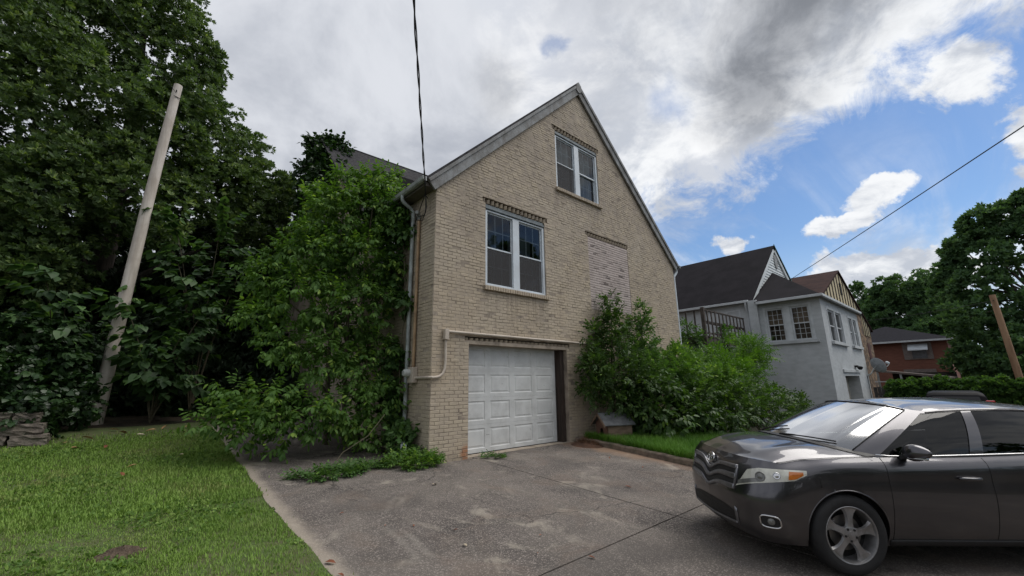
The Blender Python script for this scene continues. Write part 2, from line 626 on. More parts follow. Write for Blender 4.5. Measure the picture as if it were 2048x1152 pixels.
def drive_extra(t, pos, col):
    # pebbles of an exposed aggregate surface, dusty patches and tyre scuffs
    cell = t.voronoi(pos, 95.0, 'Color')
    sepc = t.n('ShaderNodeSeparateColor')
    t.put(sepc.inputs[0], cell)
    peb = t.ramp(sepc.outputs[0], 0.62, 0.98)
    big = t.ramp(t.noise(pos, 0.8, 6.0, 0.62, 0.5), 0.40, 0.62)
    col = t.mix(t.math('MULTIPLY', peb, 0.75), col, (0.32, 0.28, 0.25))
    col = t.mix(t.math('MULTIPLY', t.ramp(sepc.outputs[1], 0.7, 1.0), 0.6), col, (0.04, 0.035, 0.035))
    col = t.mix(t.math('MULTIPLY', big, 0.30), col, (0.21, 0.185, 0.16))
    dust = t.ramp(t.noise(t.mapping(pos, (1.0, 0.7, 1)), 2.1, 6.0, 0.6, 0.8), 0.55, 0.72)
    col = t.mix(t.math('MULTIPLY', dust, 0.62), col, (0.33, 0.295, 0.245))
    dark = t.ramp(t.noise(pos, 0.55, 4.0, 0.5, 0.2), 0.52, 0.72)
    col = t.mix(t.math('MULTIPLY', dark, 0.5), col, (0.07, 0.062, 0.058))
    brown = t.ramp(t.noise(pos, 1.3, 5.0, 0.6, 0.6), 0.50, 0.68)
    col = t.mix(t.math('MULTIPLY', brown, 0.25), col, (0.15, 0.105, 0.078))
    # hairline cracks and oil drips
    wv = t.vmath('ADD', pos, t.vmath('SCALE', t.noise(pos, 2.2, 4.0, 0.6, 0.0, True), scale=0.55))
    ed = t.voronoi(wv, 0.42, 'Distance', 'DISTANCE_TO_EDGE')
    ck = t.math('MULTIPLY', t.ramp(ed, 0.006, 0.001), t.ramp(t.noise(pos, 0.45, 2.0), 0.47, 0.56))
    col = t.mix(t.math('MULTIPLY', ck, 0.8), col, (0.03, 0.026, 0.023))
    oil = t.ramp(t.voronoi(t.vmath('MULTIPLY', pos, (1, 1, 0)), 2.1, 'Distance'), 0.13, 0.03)
    oil = t.math('MULTIPLY', oil, t.ramp(t.noise(pos, 0.6, 2.0), 0.5, 0.62))
    col = t.mix(t.math('MULTIPLY', oil, 0.55), col, (0.035, 0.03, 0.028))
    sep = t.n('ShaderNodeSeparateXYZ')
    t.put(sep.inputs[0], pos)
    # bare weathered cement rim along the lawn
    rim = t.ramp(t.math('ADD', sep.outputs[0], t.math('MULTIPLY', t.noise(pos, 5.0, 4.0), 0.16)), 1.80, 1.62)
    col = t.mix(t.math('MULTIPLY', rim, 0.6), col, (0.36, 0.31, 0.25))
    # reddish needle dust blown against the kerb
    red = t.math('MULTIPLY', t.ramp(t.math('ADD', sep.outputs[0], t.math('MULTIPLY', t.noise(pos, 3.0, 5.0), 0.9)), 8.2, 8.9), t.ramp(sep.outputs[1], 2.6, 3.6))
    col = t.mix(t.math('MULTIPLY', red, 0.65), col, (0.28, 0.175, 0.11))
    # pale curved tyre scuffs
    for cx_, cy_, rr in ((4.9, 4.1, 2.75), (4.9, 4.1, 2.62)):
        dd = t.math('ADD', t.vmath('DISTANCE', pos, (cx_, cy_, -0.12)), t.math('MULTIPLY', t.noise(pos, 1.7, 4.0), 0.22))
        sc = t.ramp(t.math('ABSOLUTE', t.math('SUBTRACT', dd, rr)), 0.085, 0.0)
        sc = t.math('MULTIPLY', sc, t.ramp(t.noise(pos, 1.1, 3.0), 0.45, 0.6))
        sc = t.math('MULTIPLY', sc, t.ramp(sep.outputs[0], 3.6, 2.6))
        col = t.mix(t.math('MULTIPLY', sc, 0.28), col, (0.34, 0.31, 0.27))
    return col


concrete = mat('exposed_aggregate_concrete', (0.108, 0.093, 0.084), 0.9, (0.062, 0.054, 0.049), 2.2, bump=0.006, bscale=110, extra=drive_extra)
drive = bpy.data.objects.new('driveway', None)
COL.objects.link(drive)
tag(drive, kind='structure')


def lawn_edge(y):
    return 1.50 + 0.014 * np.sin(y * 1.7) + 0.012 * np.sin(y * 5.3 + 1)


def slab(x0, x1, y0, y1, wob=False):
    nx, ny = max(2, int((x1 - x0) / 0.4) + 2), max(2, int((y1 - y0) / 0.35) + 2)
    xs, ys = np.linspace(x0, x1, nx), np.linspace(y0, y1, ny)
    X, Y = np.meshgrid(xs, ys)
    if wob:
        X = X + (1 - (X - x0) / (x1 - x0)) * (lawn_edge(Y) - x0)
    Z = ground(X, Y)
    top = np.stack([X, Y, Z], 2).reshape(-1, 3)
    bot = top - np.array([0, 0, 0.1])
    n = nx * ny
    f = [(j * nx + i, j * nx + i + 1, (j + 1) * nx + i + 1, (j + 1) * nx + i) for j in range(ny - 1) for i in range(nx - 1)]
    per = [i for i in range(nx)] + [j * nx + nx - 1 for j in range(1, ny)] + [(ny - 1) * nx + i for i in range(nx - 2, -1, -1)] + [j * nx for j in range(ny - 2, 0, -1)]
    f += [(per[k], per[k] + n, per[(k + 1) % len(per)] + n, per[(k + 1) % len(per)]) for k in range(len(per))]
    return mesh('slab', np.concatenate([top, bot]), f, concrete, drive)


J = 0.010
slab(1.45, 5.37 - J, 2.98 + J, 7.30, True)
slab(5.37 + J, 8.62, 2.98 + J, 7.72)
slab(1.45, 5.37 - J, -1.2 + J, 2.98 - J, True)
slab(5.37 + J, 9.2, -1.2 + J, 2.98 - J)
slab(1.45, 5.37 - J, -7, -1.2 - J, True)
slab(5.37 + J, 9.2, -7, -1.2 - J)
slab(9.2 + J, 14, -7, 2.0)
slab(14 + J, 30, -7, 2.0)
slab(1.45, 4.32, 7.30 + J, 13.0, True)

# kerb along the planting bed
kerb_m = mat('old_kerb_concrete', (0.22, 0.17, 0.13), 0.95, (0.11, 0.085, 0.07), 7.0, bump=0.012, bscale=40, grime=(0.07, 0.08, 0.04), gscale=2.0, gamt=0.6)
path = [(8.52, 7.30), (8.58, 6.74), (8.50, 5.9), (8.38, 5.0), (8.25, 4.15), (8.22, 3.6), (8.36, 3.1), (8.8, 2.7), (9.6, 2.45), (12, 2.3), (16, 2.2), (22, 2.15)]
kb = []
for i in range(len(path) - 1):
    a, b = np.array(path[i]), np.array(path[i + 1])
    kb += [a + (b - a) * t for t in np.linspace(0, 1, 5)[:-1]]
kb.append(np.array(path[-1]))
kb = np.array(kb)
kv, kf = [], []
for i, p in enumerate(kb):
    t = kb[min(i + 1, len(kb) - 1)] - kb[max(i - 1, 0)]
    t = t / np.linalg.norm(t)
    nrm = np.array([-t[1], t[0]])  # towards the bed
    z = gz(*p)
    wob = 0.012 * math.sin(i * 2.1)
    for off, h in ((0, -0.1), (0.0, 0.09), (0.02, 0.115), (0.15, 0.12), (0.17, 0.10), (0.17, -0.1)):
        kv.append((p[0] + nrm[0] * (off + wob), p[1] + nrm[1] * (off + wob), z + h + wob * 0.6))
for i in range(len(kb) - 1):
    for j in range(5):
        a = i * 6 + j
        kf.append((a, a + 1, a + 7, a + 6))
o = mesh('kerb', kv, kf, kerb_m)
tag(o, kind='structure')


def bed_z(X, Y):
    return ground(X, Y) + 0.08


bed = MB()
inner = [(p[0] + 0.16, p[1] + 0.06) for p in kb[:29]]
xs = np.linspace(0, 1, 24)
bv, bf = [], []
for (x, y) in inner:
    for s in xs:
        X = x + (20 - x) * s ** 1.6
        bv.append((X, y, float(bed_z(np.float64(X), np.float64(y)))))
for i in range(len(inner) - 1):
    for j in range(23):
        a = i * 24 + j
        bf.append((a, a + 1, a + 25, a + 24))
o = mesh('planting_bed', bv, bf, soil, None, True)
tag(o, kind='structure')

lawn_m = mat('lawn_soil', (0.07, 0.105, 0.03), 0.95, (0.085, 0.085, 0.04), 5.0, bump=0.01, bscale=60)
ys = np.arange(-3, 13.9, 0.25)
tt = np.linspace(0, 1, 34)
lv, lf = [], []
for y in ys:
    xe = float(lawn_edge(y)) + 0.02
    for s in tt:
        X = xe + (-9 - xe) * s ** 1.3
        lv.append((X, y, gz(X, y) - 0.012 + 0.012 * math.sin(X * 2.1 + y) * math.sin(y * 1.7)))
for j in range(len(ys) - 1):
    for i in range(33):
        a = j * 34 + i
        lf.append((a, a + 34, a + 35, a + 1))
o = mesh('lawn', lv, lf, lawn_m, None, True)
tag(o, kind='structure')

# ------------------------------------------------------------------ painted brick house with the garage
def wall_extra(t, pos, col):
    sep = t.n('ShaderNodeSeparateXYZ')
    t.put(sep.inputs[0], pos)
    # yellower, cleaner paint low down; weathered grey paint high in the gable
    low = t.ramp(sep.outputs[2], 6.5, 2.5)
    col = t.mix(t.math('MULTIPLY', low, 0.45), col, (0.46, 0.375, 0.27))
    # thin runs of dirt
    st = t.ramp(t.noise(t.mapping(pos, (6, 6, 0.5)), 1.6, 5.0, 0.6), 0.52, 0.72)
    col = t.mix(t.math('MULTIPLY', st, 0.32), col, (0.20, 0.165, 0.125))
    # chips where the paint is off
    ch = t.ramp(t.noise(t.mapping(pos, (1, 1, 2.2)), 11.0, 4.0, 0.6), 0.68, 0.74)
    ch = t.math('MULTIPLY', ch, t.ramp(t.noise(pos, 0.7, 3.0), 0.42, 0.6))
    col = t.mix(t.math('MULTIPLY', ch, 0.75), col, (0.115, 0.085, 0.065))
    fl = t.ramp(t.noise(t.mapping(pos, (2.6, 2.6, 13)), 2.4, 4.0, 0.6), 0.63, 0.70)  # stretched dark flecks: worn dirt together with joint shadows put into the colour
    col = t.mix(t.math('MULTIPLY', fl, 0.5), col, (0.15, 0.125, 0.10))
    # water runs below the window sills
    run = t.ramp(t.noise(t.mapping(pos, (9, 9, 0.35)), 1.5, 4.0, 0.6), 0.45, 0.65)
    for x0_, x1_, zt_ in ((5.6, 7.85, 3.6), (8.2, 10.45, 6.9), (9.5, 11.8, 3.55)):
        mk = t.math('MULTIPLY', t.ramp(sep.outputs[2], zt_ - 1.5, zt_ - 0.1), t.math('LESS_THAN', sep.outputs[2], zt_))
        mk = t.math('MULTIPLY', mk, t.math('MULTIPLY', t.ramp(sep.outputs[0], x0_ - 0.1, x0_ + 0.2), t.ramp(sep.outputs[0], x1_ + 0.1, x1_ - 0.2)))
        col = t.mix(t.math('MULTIPLY', t.math('MULTIPLY', mk, run), 0.5), col, (0.17, 0.14, 0.11))
    # patches touched up in a different cream
    tp = t.ramp(t.noise(pos, 0.42, 2.0, 0.4, 0.3), 0.54, 0.60)
    col = t.mix(t.math('MULTIPLY', tp, 0.22), col, (0.52, 0.46, 0.37))
    # raw orange brick at the foot of the garage pier
    dd = t.vmath('DISTANCE', t.vmath('MULTIPLY', pos, (1, 0.6, 0.8)), (5.22, 4.43, 0.06))
    raw = t.ramp(t.math('ADD', dd, t.math('MULTIPLY', t.noise(pos, 9.0, 3.0), 0.22)), 0.30, 0.19)
    col = t.mix(t.math('MULTIPLY', raw, 0.9), col, (0.36, 0.17, 0.085))
    return col


PAINT = (0.44, 0.372, 0.278)
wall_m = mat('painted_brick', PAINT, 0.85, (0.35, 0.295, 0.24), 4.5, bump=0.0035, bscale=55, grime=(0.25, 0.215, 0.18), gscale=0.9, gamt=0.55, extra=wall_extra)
mortar_m = mat('painted_mortar', (0.40, 0.34, 0.272), 0.95, (0.33, 0.275, 0.22), 5.0, bump=0.003, bscale=70, grime=(0.12, 0.098, 0.078), gscale=2.4, gamt=0.8)
infill_m = mat('pink_painted_infill_brick', (0.50, 0.43, 0.40), 0.85, (0.44, 0.375, 0.35), 5.0, bump=0.003, bscale=60, grime=(0.33, 0.28, 0.255), gscale=1.5, gamt=0.5)
infill_mortar = mat('infill_joint', (0.16, 0.13, 0.12), 0.95, (0.10, 0.085, 0.08), 9.0)
trim_m = mat('weathered_grey_trim', (0.27, 0.28, 0.285), 0.8, (0.17, 0.165, 0.16), 5.0, bump=0.004, bscale=60, stretch=(1, 1, 0.6), grime=(0.10, 0.095, 0.085), gscale=2.5, gamt=0.6)
white_m = mat('white_frame_paint', (0.60, 0.66, 0.71), 0.5, (0.56, 0.60, 0.64), 3.0, grime=(0.34, 0.34, 0.33), gscale=2.5, gamt=0.35)
head_m = mat('blue_grey_head_trim', (0.16, 0.19, 0.205), 0.6, (0.10, 0.115, 0.125), 5.0)
gutter_m = mat('aluminium_gutter', (0.36, 0.38, 0.38), 0.5, (0.24, 0.255, 0.25), 3.0, grime=(0.10, 0.11, 0.10), gscale=3.0, gamt=0.6, metallic=0.2)
shingle_m = mat('grey_asphalt_shingle', (0.065, 0.063, 0.066), 0.97, (0.04, 0.039, 0.042), 9.0, bump=0.006, bscale=120, spec=0.06)
soffit_m = mat('soffit_wood', (0.14, 0.125, 0.11), 0.9)
dark_m = mat('dark_interior', (0.012, 0.012, 0.013), 0.9)


def glass_mat(name, tint, rough=0.02, mixf=0.55):
    if name in MATS:
        return MATS[name]
    mt = bpy.data.materials.new(name)
    mt.use_nodes = True
    t = NT(mt.node_tree)
    tr = t.n('ShaderNodeBsdfTransparent')
    t.put(tr.inputs[0], tint)
    gl = t.n('ShaderNodeBsdfGlossy')
    gl.inputs['Roughness'].default_value = rough
    fr = t.n('ShaderNodeFresnel')
    fr.inputs['IOR'].default_value = 1.6
    mx = t.n('ShaderNodeMixShader')
    t.put(mx.inputs[0], t.math('MULTIPLY', fr.outputs[0], mixf * 2.2, clamp=True))
    t.t.links.new(tr.outputs[0], mx.inputs[1])
    t.t.links.new(gl.outputs[0], mx.inputs[2])
    o = t.n('ShaderNodeOutputMaterial')
    t.t.links.new(mx.outputs[0], o.inputs[0])
    MATS[name] = mt
    return mt


pane_m = glass_mat('window_glass', (0.55, 0.6, 0.62), 0.03, 0.42)
screen_m = mat('insect_screen', (0.075, 0.073, 0.075), 0.7, (0.055, 0.054, 0.057), 3.0, spec=0.3)
blind_m = mat('window_shade', (0.20, 0.23, 0.25), 0.9, (0.13, 0.15, 0.165), 2.0)
curtain_m = mat('pale_curtain', (0.50, 0.54, 0.54), 0.9, (0.30, 0.33, 0.34), 3.0, stretch=(5, 5, 0.4))

house = thing('brick_house', (9.5, 12.0, 0.0), 'tan painted brick house with steep front gable and white garage door', 'house')
XL, XR = 4.34, 14.75
XM = 9.45
EAVE, APEX = 6.02, 10.95
RISE = (APEX - EAVE) / (XM - XL)
COURSE = 0.0725
DOOR = (5.26, 8.43, 0.0, 2.31)
W1 = (5.71, 7.73, 3.69, 5.72)
W2 = (8.31, 10.33, 6.99, 8.86)
INF = (9.61, 11.70, 3.55, 5.80)
DENT = ((5.62, 7.85, 5.745, 0.14), (8.19, 10.43, 8.885, 0.14), (9.50, 11.74, 5.82, 0.13), (5.15, 8.55, 2.385, 0.09))   # x0, x1, z, height of the saw-tooth courses
holes = [DOOR, W1, W2, INF] + [(a, b, z, z + h) for a, b, z, h in DENT]

wall = bpy.data.objects.new('brick_wall', None)
COL.objects.link(wall)
attach(wall, house)


def spans(z0, z1, lo, hi):
    zc = (z0 + z1) / 2
    seg = [(lo, hi)]
    for a, b, c, e in holes:
        if c - 0.02 < zc < e + 0.005:
            out = []
            for p, q in seg:
                if q <= a or p >= b:
                    out.append((p, q))
                else:
                    if p < a:
                        out.append((p, a))
                    if q > b:
                        out.append((b, q))
            seg = out
    return [s for s in seg if s[1] - s[0] > 0.03]


def brick_list(lo_fn, zmax, L=0.222, hole=True, rng=None):
    """[(a0, a1, z0, z1)] of a running bond"""
    out = []
    k = 0
    z = -0.12
    while z < zmax:
        z0, z1 = z, z + COURSE
        lo, hi = lo_fn(z0 + COURSE / 2)
        if hi - lo > 0.1:
            for p, q in (spans(z0, z1, lo, hi) if hole else [(lo, hi)]):
                if k % 2 == 0:
                    a = p
                    first = L
                else:
                    a = p
                    first = L / 2
                while a < q - 1e-4:
                    ln = first if a == p else L
                    ln *= 1 + rng.normal() * 0.02
                    b = min(a + ln, q)
                    if q - b < 0.045:
                        b = q
                    out.append((a, b, z0, z1))
                    a = b
        z += COURSE
        k += 1
    return out


def front_lim(z):
    if z <= EAVE:
        return XL, XR
    s = (z - EAVE) / RISE
    return XL + s, XR - s * (XR - XM) / (XM - XL)


rb = np.random.default_rng(5)
DEP = 0.0044          # depth of the joints
GAP = 0.0022


def brick_geo(a, b, z0, z1, rng, jit=0.0036, d=0.0, gx=None, cx=None):
    """frustum brick: outer ring in the joint plane, inner ring proud; coordinates (along, out, up)"""
    g_ = GAP
    ch = 0.0095
    gx = g_ if gx is None else gx
    cx = ch if cx is None else cx
    o_ = [(a + gx, z0 + g_), (b - gx, z0 + g_), (b - gx, z1 - g_), (a + gx, z1 - g_)]
    i_ = [(a + gx + cx, z0 + g_ + ch * 0.8), (b - gx - cx, z0 + g_ + ch * 0.8), (b - gx - cx, z1 - g_ - ch * 0.8), (a + gx + cx, z1 - g_ - ch * 0.8)]
    v = [(p[0] + rng.normal() * jit * 0.6, -0.004, p[1] + rng.normal() * jit * 0.6) for p in o_]
    v += [(p[0] + rng.normal() * jit, DEP + d + rng.normal() * 0.0012, p[1] + rng.normal() * jit) for p in i_]
    f = [(4, 5, 6, 7), (0, 1, 5, 4), (1, 2, 6, 5), (2, 3, 7, 6), (3, 0, 4, 7)]
    return v, f


def wall_bricks(blist, place, parent, mt, n_single, cam_pos=np.array((0, 0, 1.45))):
    """nearest n_single full bricks become objects sharing three meshes, the rest one joined part"""
    full = [q for q in blist if abs((q[1] - q[0]) - 0.222) < 0.03]
    cen = np.array([place((q[0] + q[1]) / 2, 0, (q[2] + q[3]) / 2) for q in full])
    order = np.argsort(np.linalg.norm(cen - cam_pos, axis=1))[:n_single]
    single = set(full[i] for i in order)
    joined = MB()
    for q in blist:
        if q in single:
            continue
        d_ = float(rb.normal() * 0.0026)
        if rb.random() < 0.03:
            d_ = -0.007
        v, f = brick_geo(*q, rb, d=d_)
        joined.add([place(*p) for p in v], f)
    protos = []
    for k in range(3):
        v, f = brick_geo(-0.111, 0.111, 0, COURSE, rb)
        me = bpy.data.meshes.new('brick')
        o0 = np.array(place(0, 0, 0))
        me.from_pydata([tuple(np.array(place(*p)) - o0) for p in v], [], f)
        me.materials.append(mt)
        protos.append(me)
    for q in single:
        b = bpy.data.objects.new('brick', protos[rb.integers(3)])
        COL.objects.link(b)
        b.location = Vector(place((q[0] + q[1]) / 2, float(rb.normal() * 0.002), q[2]))
        attach(b, parent)
    o = joined.build('brick_field', mt, parent)
    tag(o, kind='stuff')
    return o


front = brick_list(front_lim, APEX - 0.1, rng=rb)
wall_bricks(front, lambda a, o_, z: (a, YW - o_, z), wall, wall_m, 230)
side = brick_list(lambda z: (YW + 0.0, 11.6), EAVE - 0.02, hole=False, rng=rb)
SWIN = (9.15, 10.35, 3.7, 5.45)
side = [q for q in side if not (SWIN[0] < (q[0] + q[1]) / 2 < SWIN[1] and SWIN[2] < (q[2] + q[3]) / 2 < SWIN[3])]
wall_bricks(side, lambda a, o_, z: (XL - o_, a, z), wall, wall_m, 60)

# joint backing: the wall body with real openings (front face at YW)
def plate(parent, mt, name, outline_fn):
    zs = sorted({-0.12, EAVE, APEX} | {h[2] for h in holes} | {h[3] for h in holes})
    mb = MB()
    for z0, z1 in zip(zs[:-1], zs[1:]):
        n = 1 if z1 <= EAVE else max(1, int((z1 - z0) / 0.25))
        for k in range(n):
            a, b = z0 + (z1 - z0) * k / n, z0 + (z1 - z0) * (k + 1) / n
            lo, hi = outline_fn(a)
            lo2, hi2 = outline_fn(b)
            for p, q in spans(a, b, lo, hi):
                p2 = lo2 if p == lo else p
                q2 = hi2 if q == hi else q
                if q2 - p2 < 0.0:
                    p2 = q2 = (p2 + q2) / 2
                mb.prism([(p, a), (q, a), (q2, b), (p2, b)], 'y', YW, YW + 0.30)
    return mb.build(name, mt, parent)


plate(wall, mortar_m, 'mortar', front_lim)
MB().box(XL, XL + 0.28, YW + 0.30, SWIN[0], -0.2, EAVE).box(XL, XL + 0.28, SWIN[1], 22, -0.2, EAVE).box(XL, XL + 0.28, SWIN[0], SWIN[1], -0.2, SWIN[2]).box(
    XL, XL + 0.28, SWIN[0], SWIN[1], SWIN[3], EAVE).build('side_wall', mortar_m, house)
MB().box(XR - 0.28, XR, YW + 0.30, 22, -0.6, EAVE).build('side_wall', mortar_m, house)
MB().box(XL + 0.28, XR - 0.28, 21.7, 22, -0.2, EAVE).build('rear_wall', mortar_m, house)
MB().box(XL + 0.3, XR - 0.3, 11.0, 11.2, -0.1, APEX - 1.2 - 2.0).box(XL + 0.3, XR - 0.3, YW + 0.31, 11, 2.75, 2.95).build('inner_wall', dark_m, house)

# saw-tooth brick courses over the openings
for a, b, z, DH in DENT:
    bk = MB().box(a - 0.02, b + 0.02, YW + 0.13, YW + 0.16, z - 0.01, z + DH + 0.01).build('dentil_back', soffit_m, house)  # backing darkened to stand in for shade between the teeth
    n = round((b - a) / 0.142)
    for k in range(n):
        c = a + (b - a) * (k + 0.5) / n
        hw = 0.047
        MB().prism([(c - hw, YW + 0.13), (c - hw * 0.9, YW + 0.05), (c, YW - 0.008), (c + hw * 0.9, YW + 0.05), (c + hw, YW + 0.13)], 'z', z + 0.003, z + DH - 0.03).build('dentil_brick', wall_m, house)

# bricked-up window
ib = []
z = INF[2]
k = 0
while z < INF[3] - 0.02:
    a = INF[0]
    first = 0.23 if k % 2 else 0.115
    while a < INF[1] - 1e-3:
        bq = min(a + (first if a == INF[0] else 0.23), INF[1])
        if INF[1] - bq < 0.05:
            bq = INF[1]
        ib.append((a, bq, z, min(z + 0.0745, INF[3])))
        a = bq
    z += 0.0745
    k += 1
inf = bpy.data.objects.new('bricked_up_window', None)
COL.objects.link(inf)
attach(inf, house)
inf['label'] = 'bricked-up window of pinkish white painted bricks'
pm = []
for k in range(3):
    v, f = brick_geo(-0.115, 0.115, 0, 0.0745, rb, jit=0.0008, gx=0.0003, cx=0.0015)
    me = bpy.data.meshes.new('brick')
    me.from_pydata([(p[0], -p[1] * 1.2, p[2]) for p in v], [], f)
    me.materials.append(infill_m)
    pm.append(me)
rest = MB()
for q in ib:
    if abs(q[1] - q[0] - 0.23) < 0.01 and q[3] - q[2] > 0.07:
        b = bpy.data.objects.new('brick', pm[rb.integers(3)])
        COL.objects.link(b)
        b.location = ((q[0] + q[1]) / 2, YW + 0.012 + float(rb.normal() * 0.0015), q[2])
        attach(b, inf)
    else:
        v, f = brick_geo(*q, rb, jit=0.0008, gx=0.0003, cx=0.0015)
        rest.add([(p[0], YW + 0.012 - p[1] * 1.2, p[2]) for p in v], f)
o = rest.build('half_bricks', infill_m, inf)
tag(o, kind='stuff')
MB().box(INF[0], INF[1], YW + 0.010, YW + 0.2, INF[2], INF[3]).build('infill_mortar', infill_mortar, inf)


def sill(x0, x1, z, parent):
    s = bpy.data.objects.new('window_sill', None)
    COL.objects.link(s)
    attach(s, parent)
    n = round((x1 - x0) / 0.078)
    wd = (x1 - x0) / n
    for k in range(n):
        a = x0 + k * wd
        dz = random.uniform(-0.004, 0.004)
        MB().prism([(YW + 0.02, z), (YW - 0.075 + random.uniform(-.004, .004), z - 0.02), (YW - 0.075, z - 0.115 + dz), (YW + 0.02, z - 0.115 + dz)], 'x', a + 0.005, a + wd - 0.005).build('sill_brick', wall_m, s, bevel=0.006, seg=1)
    MB().box(x0 + 0.003, x1 - 0.003, YW - 0.062, YW + 0.02, z - 0.109, z - 0.012).build('sill_mortar', mortar_m, s)


def sash_bars(mb, x0, x1, z0, z1, y, nx, nz, r=0.009):
    for i in range(1, nx):
        c = x0 + (x1 - x0) * i / nx
        mb.box(c - r, c + r, y - 0.006, y + 0.006, z0, z1)
    for i in range(1, nz):
        c = z0 + (z1 - z0) * i / nz
        mb.box(x0, x1, y - 0.0052, y + 0.0052, c - r, c + r)


def double_window(W, curtains=None, head=0.20):
    x0, x1, z0, z1 = W
    win = bpy.data.objects.new('window', None)
    COL.objects.link(win)
    attach(win, house)
    y = YW + 0.045
    zt = z1 - head
    h = MB()
    h.box(x0, x1, YW + 0.025, YW + 0.20, zt + 0.065, z1)
    h.box(x0 + 0.004, x1 - 0.004, YW - 0.002, YW + 0.024, zt + 0.085, zt + 0.125)
    h.build('head_trim', head_m, win, bevel=0.006)
    fr = MB()
    fr.box(x0 + 0.0, x0 + 0.075, y - 0.02, y + 0.15, z0, zt + 0.064)
    fr.box(x1 - 0.075, x1 - 0.0, y - 0.02, y + 0.15, z0, zt + 0.064)
    xm = (x0 + x1) / 2
    fr.box(xm - 0.115, xm + 0.10, y - 0.018, y + 0.149, z0, zt + 0.063)
    fr.box(x0 + 0.075, xm - 0.115, y - 0.019, y + 0.148, zt + 0.03, zt + 0.062)
    fr.box(xm + 0.10, x1 - 0.075, y - 0.019, y + 0.148, zt + 0.03, zt + 0.062)
    fr.box(x0 + 0.075, xm - 0.115, y - 0.019, y + 0.148, z0, z0 + 0.05)
    fr.box(xm + 0.10, x1 - 0.075, y - 0.019, y + 0.148, z0, z0 + 0.05)
    fr.build('frame', white_m, win, bevel=0.005)
    zm = (z0 + zt) / 2 + 0.04
    for k, (a, b) in enumerate(((x0 + 0.077, xm - 0.117), (xm + 0.102, x1 - 0.077))):
        zb, zu = z0 + 0.052, zt + 0.028
        for up in (0, 1):
            s0, s1 = (zm - 0.02, zu) if up else (zb, zm + 0.02)
            yy = y + 0.030 + (0 if up else 0.045)
            sm = MB()
            sm.box(a, a + 0.035, yy, yy + 0.035, s0, s1).box(b - 0.035, b, yy, yy + 0.035, s0, s1)
            sm.box(a + 0.035, b - 0.035, yy + 0.001, yy + 0.034, s0, s0 + 0.04).box(a + 0.035, b - 0.035, yy + 0.001, yy + 0.034, s1 - 0.035, s1)
            sash_bars(sm, a + 0.035, b - 0.035, s0 + 0.04, s1 - 0.035, yy + 0.020, 3, 2, 0.013)
            s = sm.build('sash', white_m, win)
            xs_ = [a + 0.035 + (b - a - 0.07) * i / 3 for i in range(4)]
            zs_ = [s0 + 0.04 + (s1 - s0 - 0.075) * i / 2 for i in range(3)]
            for i in range(3):
                for j in range(2):
                    tl = random.uniform(-0.0012, 0.0012)
                    mesh('pane', [(xs_[i], yy + 0.0115 + tl, zs_[j]), (xs_[i + 1], yy + 0.0115, zs_[j]), (xs_[i + 1], yy + 0.0115 - tl, zs_[j + 1]), (xs_[i], yy + 0.0115, zs_[j + 1])], [(0, 1, 2, 3)], pane_m, win)
        if not (curtains and k == 1):
            # half screen in front of the lower sash
            sc = MB()
            sc.box(a, a + 0.02, y + 0.012, y + 0.028, zb, zm).box(b - 0.02, b, y + 0.012, y + 0.028, zb, zm).box(a + 0.02, b - 0.02, y + 0.013, y + 0.027, zb, zb + 0.02).box(a + 0.02, b - 0.02, y + 0.013, y + 0.027, zm - 0.02, zm)
            sc.build('screen_frame', white_m, win)
            mesh('insect_screen', [(a + 0.02, y + 0.02, zb + 0.02), (b - 0.02, y + 0.02, zb + 0.02), (b - 0.02, y + 0.02, zm - 0.02), (a + 0.02, y + 0.02, zm - 0.02)], [(0, 1, 2, 3)], mesh_screen_m, win)
        # shade or curtain inside
        if curtains:
            cv, cf = [], []
            n = 40
            for i in range(n + 1):
                xx = a + (b - a) * i / n
                yy = y + 0.20 + 0.02 * math.sin(i * 1.3 + k)
                cv += [(xx, yy, z0), (xx, yy, zt)]
            cf = [(2 * i, 2 * i + 2, 2 * i + 3, 2 * i + 1) for i in range(n)]
            mesh('curtain', cv, cf, curtain_m, win, True)
        else:
            MB().box(a, b, y + 0.45, y + 0.47, zm - 0.3, zt).build('shade', blind_m, win)
    sill(x0 - 0.06, x1 + 0.07, z0, win)
    MB().box(x0, x1, y + 1.2, y + 1.25, z0, z1).build('room', dark_m, win)
    return win


def screen_material():
    mt = bpy.data.materials.new('insect_mesh')
    mt.use_nodes = True
    t = NT(mt.node_tree)
    tr = t.n('ShaderNodeBsdfTransparent')
    df = t.n('ShaderNodeBsdfDiffuse')
    t.put(df.inputs[0], (0.10, 0.098, 0.10))
    mx = t.n('ShaderNodeMixShader')
    mx.inputs[0].default_value = 0.62
    t.t.links.new(tr.outputs[0], mx.inputs[1])
    t.t.links.new(df.outputs[0], mx.inputs[2])
    o = t.n('ShaderNodeOutputMaterial')
    t.t.links.new(mx.outputs[0], o.inputs[0])
    return mt


mesh_screen_m = screen_material()
double_window(W1)
double_window(W2, curtains=True)
